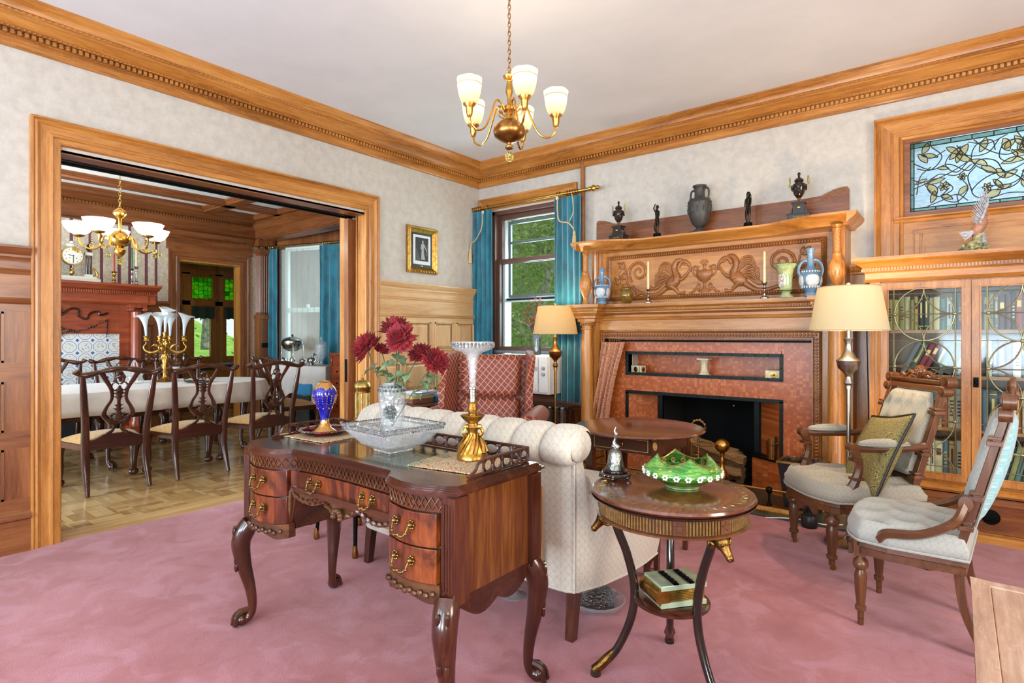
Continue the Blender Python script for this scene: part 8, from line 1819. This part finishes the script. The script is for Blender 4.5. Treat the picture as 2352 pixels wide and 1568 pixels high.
candlestick('silver_candlestick', 'silver candlestick with white candle on the dining mantel beside the green one', (X_+.26, -2.10, ZM), .24, .26, 'silver', 'candle_wax', sc=1.2)
# room beyond: dark dresser, embroidered hanging, green cushioned bench
solo('bell_pull', G().slab(lambda u, v: (-4.95+.0*u, -1.36+.11*u, 1.75-1.0*v), 5, 20, .01).tube([(-4.95, -1.36, 1.76), (-4.95, -1.25, 1.76)], .012, 6), 'tapestry_mat', 'narrow embroidered hanging in the room beyond the far doorway', 'wall hanging', smooth=0)
solo('door_leaf', G().box(-4.97, -1.43, .02, -4.93, -1.24, 2.25), 'walnut_z', 'dark open door leaf seen through the far doorway', 'door', smooth=0, bev=.004)
t = wthing('dark_dresser', 'dark grey painted cabinet in the room beyond the far doorway', 'cabinet', (-5.8, -1.2, 0)); build('body', G().box(-6.0, -1.5, 0, -5.6, -.94, 1.35), 'slate', t, smooth=0, bev=.004); build('cabinet_top', G().box(-6.03, -1.54, 1.35, -5.56, -.9, 1.38), 'slate', t, smooth=0, bev=.004)
solo('box', G().box(-.1, -.08, 0, .1, .08, .12), 'white_plastic', 'small white box on top of the dark grey cabinet', 'box', (-5.8, -1.1, 1.381), smooth=0, bev=.003)
t = wthing('bench', 'bench with dark green trim under the far casement windows', 'bench', (-5.9, -.2, 0)); build('seat_box', G().box(-6.25, -.85, 0, -5.7, .5, .66), 'oak_y', t, smooth=0); build('seat_pad', G().box(-6.25, -.86, .66, -5.68, .52, .74), 'slate', t, smooth=0, bev=.02)
solo('newspaper', G().box(-.15, -.2, 0, .15, .2, .02), 'paper_grey', 'grey folded newspaper lying on the bench under the far windows', 'newspaper', (-5.85, -.1, .741), .3, smooth=0)
# bay: curtains, sheer, buffet, chest of drawers
brd = wthing('curtain_rod', 'brass curtain rod over the dining room bay window', 'curtain rod', (-3.4, -.1, 2.6)); q0 = BM1 @ V((-.02, -.09, 2.6)); q1 = BM1 @ V((1.75, -.09, 2.6))
build('rod', G().tube([q0, q1], .014, 8), 'pale_gilt', brd)
for k in (.02, .06, .10, .14, .18, 1.16, 1.20, 1.24, 1.28):
    c = BM1 @ V((k, -.09, 2.595)); build('curtain_ring', G().tube([(c.x, c.y+.022*cos(a), c.z+.022*sin(a)) for a in [2*pi*j/10 for j in range(11)]], .004, 5), 'pale_gilt', brd)
for x0, x1, lb in ((-.02, .26, 'teal velvet curtain in the dining bay beside the fluted pilaster'), (1.08, 1.60, 'teal velvet curtain in the dining bay beside the chest of drawers')):
    g = curtain(x0, x1, .35, 2.57, -.09, 4, .03); g.v = [tuple(BM1 @ V(p)) for p in g.v]; solo('teal_curtain', g, 'teal_velvet', lb, 'curtain', smooth=60)
g = curtain(.22, 1.16, .75, 2.56, -.02, 9, .01); g.v = [tuple(BM1 @ V(p)) for p in g.v]; solo('sheer_curtain', g, 'sheer_cloth', 'white sheer net curtain over the dining bay window', 'curtain', smooth=60)
t = wthing('buffet_table', 'narrow serving table under a white cloth in the dining bay', 'table', (-3.45, -.02, 0))
BT = RT((-3.19, -.31, .03), radians(14)); g = G(); g.M = BT; g.box(-.32, -.17, .76, .62, .17, .79)
for x in (-.29, .59):
    for y in (-.14, .14): g.box(x-.02, y-.02, -.03, x+.02, y+.02, .76)
build('frame', g, 'mahogany_z', t, smooth=0)
g = G(); g.M = BT
def bc2(u, v):  # cloth cross-section hanging to the front and the right end
    s = v*.90; 
    if s < .36: return (-.36+1.04*u, .175-s, .795)
    d = s-.36; k = .8+.55*max(0, u-.4)*1.2; return (-.36+1.04*u, -.185-.02*sin(u*22)*min(d*4, 1), .795-d*k*(.95+.15*sin(u*9)))
g.slab(bc2, 40, 24, .004); solo('tablecloth', g, 'linen', 'white cloth hanging over the serving table in the bay', 'tablecloth', smooth=60)
g = G(); g.M = BT; g.slab(lambda u, v: (.20+.52*v, -.19+.37*u, .801) if v < .9 else (.20+.52*.9+.03, -.19+.37*u, .801-(v-.9)*2.0), 8, 21, .004); solo('table_runner', g, 'grey_cloth', 'grey runner folded over the end of the serving table', 'cloth', smooth=30)
def onb(x, y): p = BT @ V((x, y*.7, .8)); return (p.x, p.y, .836)
t = thing('silver_urn', 'silver tea urn with handles on tall thin legs in the bay', 'urn', onb(-.10, .0), .3); t.scale = (1.15, 1.15, 1.2)
build('body', G().lathe([(.0, .15), (.05, .155), (.11, .19), (.13, .24), (.13, .27), (.12, .275), (.125, .285), (.09, .31), (.03, .33), (.0, .332)], n=32), 'silver', t, smooth=50)
g = G()
for k in range(4): a = pi/4+k*pi/2; g.tube(bez((.12*cos(a), .12*sin(a), .24), (.13*cos(a), .13*sin(a), .15), (.13*cos(a), .13*sin(a), .0), n=4), .006, 6).sph((.13*cos(a), .13*sin(a), .006), .01, 6, 4)
build('stand', g, 'silver', t); build('burner', G().lathe([(.0, .03), (.03, .03), (.035, .06), (.02, .08), (.0, .08)], n=16), 'silver', t, smooth=50)
for s in (-1, 1): build('handle', G().tube([(s*(.125+.03*sin(a)), 0, .24+.035*cos(a)) for a in [pi*k/10 for k in range(11)]], .006, 6), 'silver', t)
build('lid_knob', G().sph((0, 0, .345), .014, 8, 6), 'iron', t)
t = thing('glass_dispenser', 'tall clear glass drink dispenser with lid and spigot in the bay', 'dispenser', onb(.42, .02), .2)
build('body', G().lathe([(.0, 0), (.06, 0), (.02, .02), (.015, .05), (.05, .09), (.07, .16), (.078, .28), (.07, .29), (.066, .28), (.06, .16), (.0, .10)], n=32), 'pressed_glass', t, smooth=50); build('lid', G().lathe([(.085, .29), (.07, .31), (.03, .34), (.012, .35), (.018, .37), (.008, .39), (.0, .4)], n=28), 'pressed_glass', t, smooth=50); build('spigot', G().tube([(-.06, -.03, .14), (-.09, -.05, .14), (-.092, -.052, .11)], .007, 6).sph((-.085, -.045, .155), .010, 6, 4), 'black_plastic', t)
for x, y, s, lb in ((.14, -.06, 1., 'small silver teapot under the silver tea urn'), (.27, -.02, 1.25, 'small silver coffee pot beside the glass dispenser'), (-.24, -.05, 1.1, 'small silver jug at the curtain end of the serving table')):
    t = thing('teapot', lb, 'teapot', onb(x, y), .4); t.scale = (s, s, s)
    build('body', G().lathe([(.0, 0), (.03, 0), (.026, .01), (.042, .04), (.04, .06), (.028, .078), (.01, .086), (.008, .095), (.0, .1)], n=20), 'silver', t, smooth=50); build('spout', G().tube([(.035, 0, .03), (.06, 0, .05), (.066, 0, .075)], [.009, .007, .005], 7), 'silver', t); build('handle', G().tube([(-.035-.022*sin(a), 0, .045+.025*cos(a)) for a in [pi*k/8 for k in range(9)]], .004, 6), 'black_plastic', t)
solo('red_dish', G().lathe([(.0, 0), (.05, 0), (.075, .015), (.07, .016), (.0, .008)], n=24), 'pink_cushion', 'small pink dish on the serving table in the bay', 'dish', onb(.2, -.17), smooth=50)
solo('cardboard_box', G().box(-.22, -.15, 0, .22, .15, .33).box(-.222, -.02, .0, .222, .02, .332), 'cardboard', 'plain brown cardboard box on the floor under the serving table', 'box', (-3.25, -.38, 0), radians(14), smooth=0)
t = thing('beverage_crate', 'dark carton with a small red label under the serving table', 'box', (-2.90, -.30, 0), radians(14)); build('carton', G().box(-.13, -.15, 0, .13, .15, .42), 'slate', t, smooth=0, bev=.003); build('red_label', G().box(-.05, -.152, .22, .05, -.15, .34), 'red_wax', t, smooth=0)
solo('blue_tub', G().box(-.15, -.15, 0, .15, .15, .16), 'paper_blue', 'pale blue plastic tub stacked on the dark carton', 'tub', (-2.90, -.30, .421), radians(14), smooth=0, bev=.02)
t = thing('chest_of_drawers', 'tall narrow oak chest of drawers with dark knobs in the bay', 'chest', (-2.22, -.03, 0), radians(5))
build('body', G().box(-.28, -.2, .04, .28, .2, .98).box(-.30, -.22, .98, .30, .22, 1.01).box(-.29, -.21, 0, .29, .21, .05), 'cherry_z', t, smooth=0, bev=.003)
build('carved_corner', G().box(-.275, -.212, .84, -.22, -.2, .97).sph((-.247, -.213, .91), (.02, .006, .03), 8, 6).box(.22, -.212, .84, .275, -.2, .97), 'cherry_z', t, smooth=30)
for k in range(5):
    z0 = .07+.155*k; d = build('drawer', G().box(-.21, -.214, z0, .21, -.2, z0+.14), 'cherry_x', t, smooth=0, bev=.003); build('drawer_knob', G().sph((-.12, -.222, z0+.07), .012, 8, 6).sph((.12, -.222, z0+.07), .012, 8, 6), 'dark_iron', d)
d = build('drawer', G().box(-.21, -.214, .85, .21, -.2, .965), 'cherry_x', t, smooth=0, bev=.003); build('drawer_plate', G().box(-.05, -.218, .88, .05, -.213, .935), 'dark_iron', d, smooth=0)
solo('white_dish', G().lathe([(.0, 0), (.07, 0), (.12, .05), (.115, .05), (.065, .008), (.0, .008)], n=28), 'china_white', 'shallow white dish on top of the oak chest of drawers', 'dish', (-2.24, -.03, 1.011), smooth=50)
# ================================================================ OUTSIDE: siding, trees
g = G(); g.M = Matrix.Translation(V((-4.9, 2.6, 0))) @ Matrix.Rotation(radians(14), 4, 'Z')
for k in range(28): z = -.5+.145*k; g.put([(-2, 0, z), (1.35, 0, z), (1.35, .02, z+.15), (-2, .02, z+.15), (-2, .05, z), (1.35, .05, z)], [(0, 1, 2, 3), (0, 4, 5, 1)])
w_ = wthing('clapboard_wing', 'white clapboard wall of the neighbouring wing outside the bay window', 'building', (-4.9, 2.6, 0)); build('siding', g, 'siding_white', w_, smooth=0)
g = G(); g.M = Matrix.Translation(V((-4.9, 2.6, 0))) @ Matrix.Rotation(radians(14), 4, 'Z'); g.box(1.3, -.03, -.5, 1.55, .1, 3.7).box(1.55, .02, -.5, 1.95, .1, 3.7); build('corner_boards', g, 'white_paint', w_, smooth=0)
def tree(loc, H, seed, mat, n, spread, label, lean=0., bark='birch_bark', grp='trees outside the windows'):
    rr = random.Random(seed); t = thing('leafy_tree', label, 'tree', loc, 0, grp); g = G(); ends = []
    q = bez((0, 0, 0), (lean*.3, .1, H*.35), (lean*.8, 0, H*.7), (lean, .1, H), n=5); g.tube(q, lerps([H*.034, H*.026, H*.018, H*.006], len(q)), 8)
    for k in range(14):
        p = q[rr.randrange(3, len(q))]; a = rr.uniform(0, 6.28); L = spread*rr.uniform(.4, .9); e = p+V((L*cos(a), L*sin(a)*.7, L*rr.uniform(.1, .8))); g.tube(bez(p, (p+e)/2+V((0, 0, .15)), e, n=4), lerps([H*.012, H*.004], 9), 5); ends.append(e)
    build('trunk', g, bark, t); f = G()
    for k in range(n):
        e = rr.choice(ends); p = e+V((rr.gauss(0, spread*.34), rr.gauss(0, spread*.3), rr.gauss(0, spread*.34))); s = rr.uniform(.035, .075); u = V((rr.gauss(0, 1), rr.gauss(0, 1), rr.gauss(0, 1))).normalized(); w = u.orthogonal().normalized()
        f.put([p-u*s, p+w*s*.55, p+u*s, p-w*s*.55], [(0, 1, 2, 3)])
    build('foliage', f, mat, t, smooth=0)
tree((-3.9, 5.9, -.3), 4.8, 1, 'tree_leaf', 9000, 1.5, 'pale trunked leafy tree leaning beyond the window near the wing chair', 1.2)
tree((-5.4, 8.4, .0), 6., 2, 'tree_leaf', 9000, 2.0, 'taller leafy tree behind the leaning pale trunk', -.6)
tree((-4.1, 9.6, .1), 6., 3, 'tree_leaf_dark', 9000, 2.2, 'dark leafy tree on the slope seen past the teal curtain', .5)
tree((-7.6, 12, .8), 7.5, 4, 'tree_leaf_dark', 9000, 2.9, 'dark leafy tree furthest up the slope', .3); tree((-9.4, 10.5, .9), 7.5, 6, 'tree_leaf', 4200, 2.8, 'broad leafy tree high on the slope behind the clapboard wing', .3)
tree((9.5, 16, -.3), 5.4, 5, 'tree_leaf', 2600, 1.8, 'leafy tree outside the high stained glass window', .2)
tree((-13.5, .6, .6), 4.2, 8, 'tree_leaf_dark', 3400, 2.2, 'bushy tree on the lawn seen through the far casement', .3); tree((-14.5, 3.4, .8), 5, 9, 'tree_leaf_dark', 3400, 2.4, 'bushy tree on the lawn behind the oak mullion', -.3); tree((-14, -2.5, .8), 5, 10, 'tree_leaf', 3400, 2.4, 'pale bushy tree on the lawn beyond the far room', -.3)
for k, n_ in enumerate(('in the leftmost bay of the far casements', 'over the far casement just past the embroidered hanging', 'over the tall far casement framed by oak posts', 'over the far casement nearest the pilaster')): bpy.data.objects['window_valance'+('' if k == 0 else '.%03d' % k)]['label'] = 'green scalloped valance '+n_
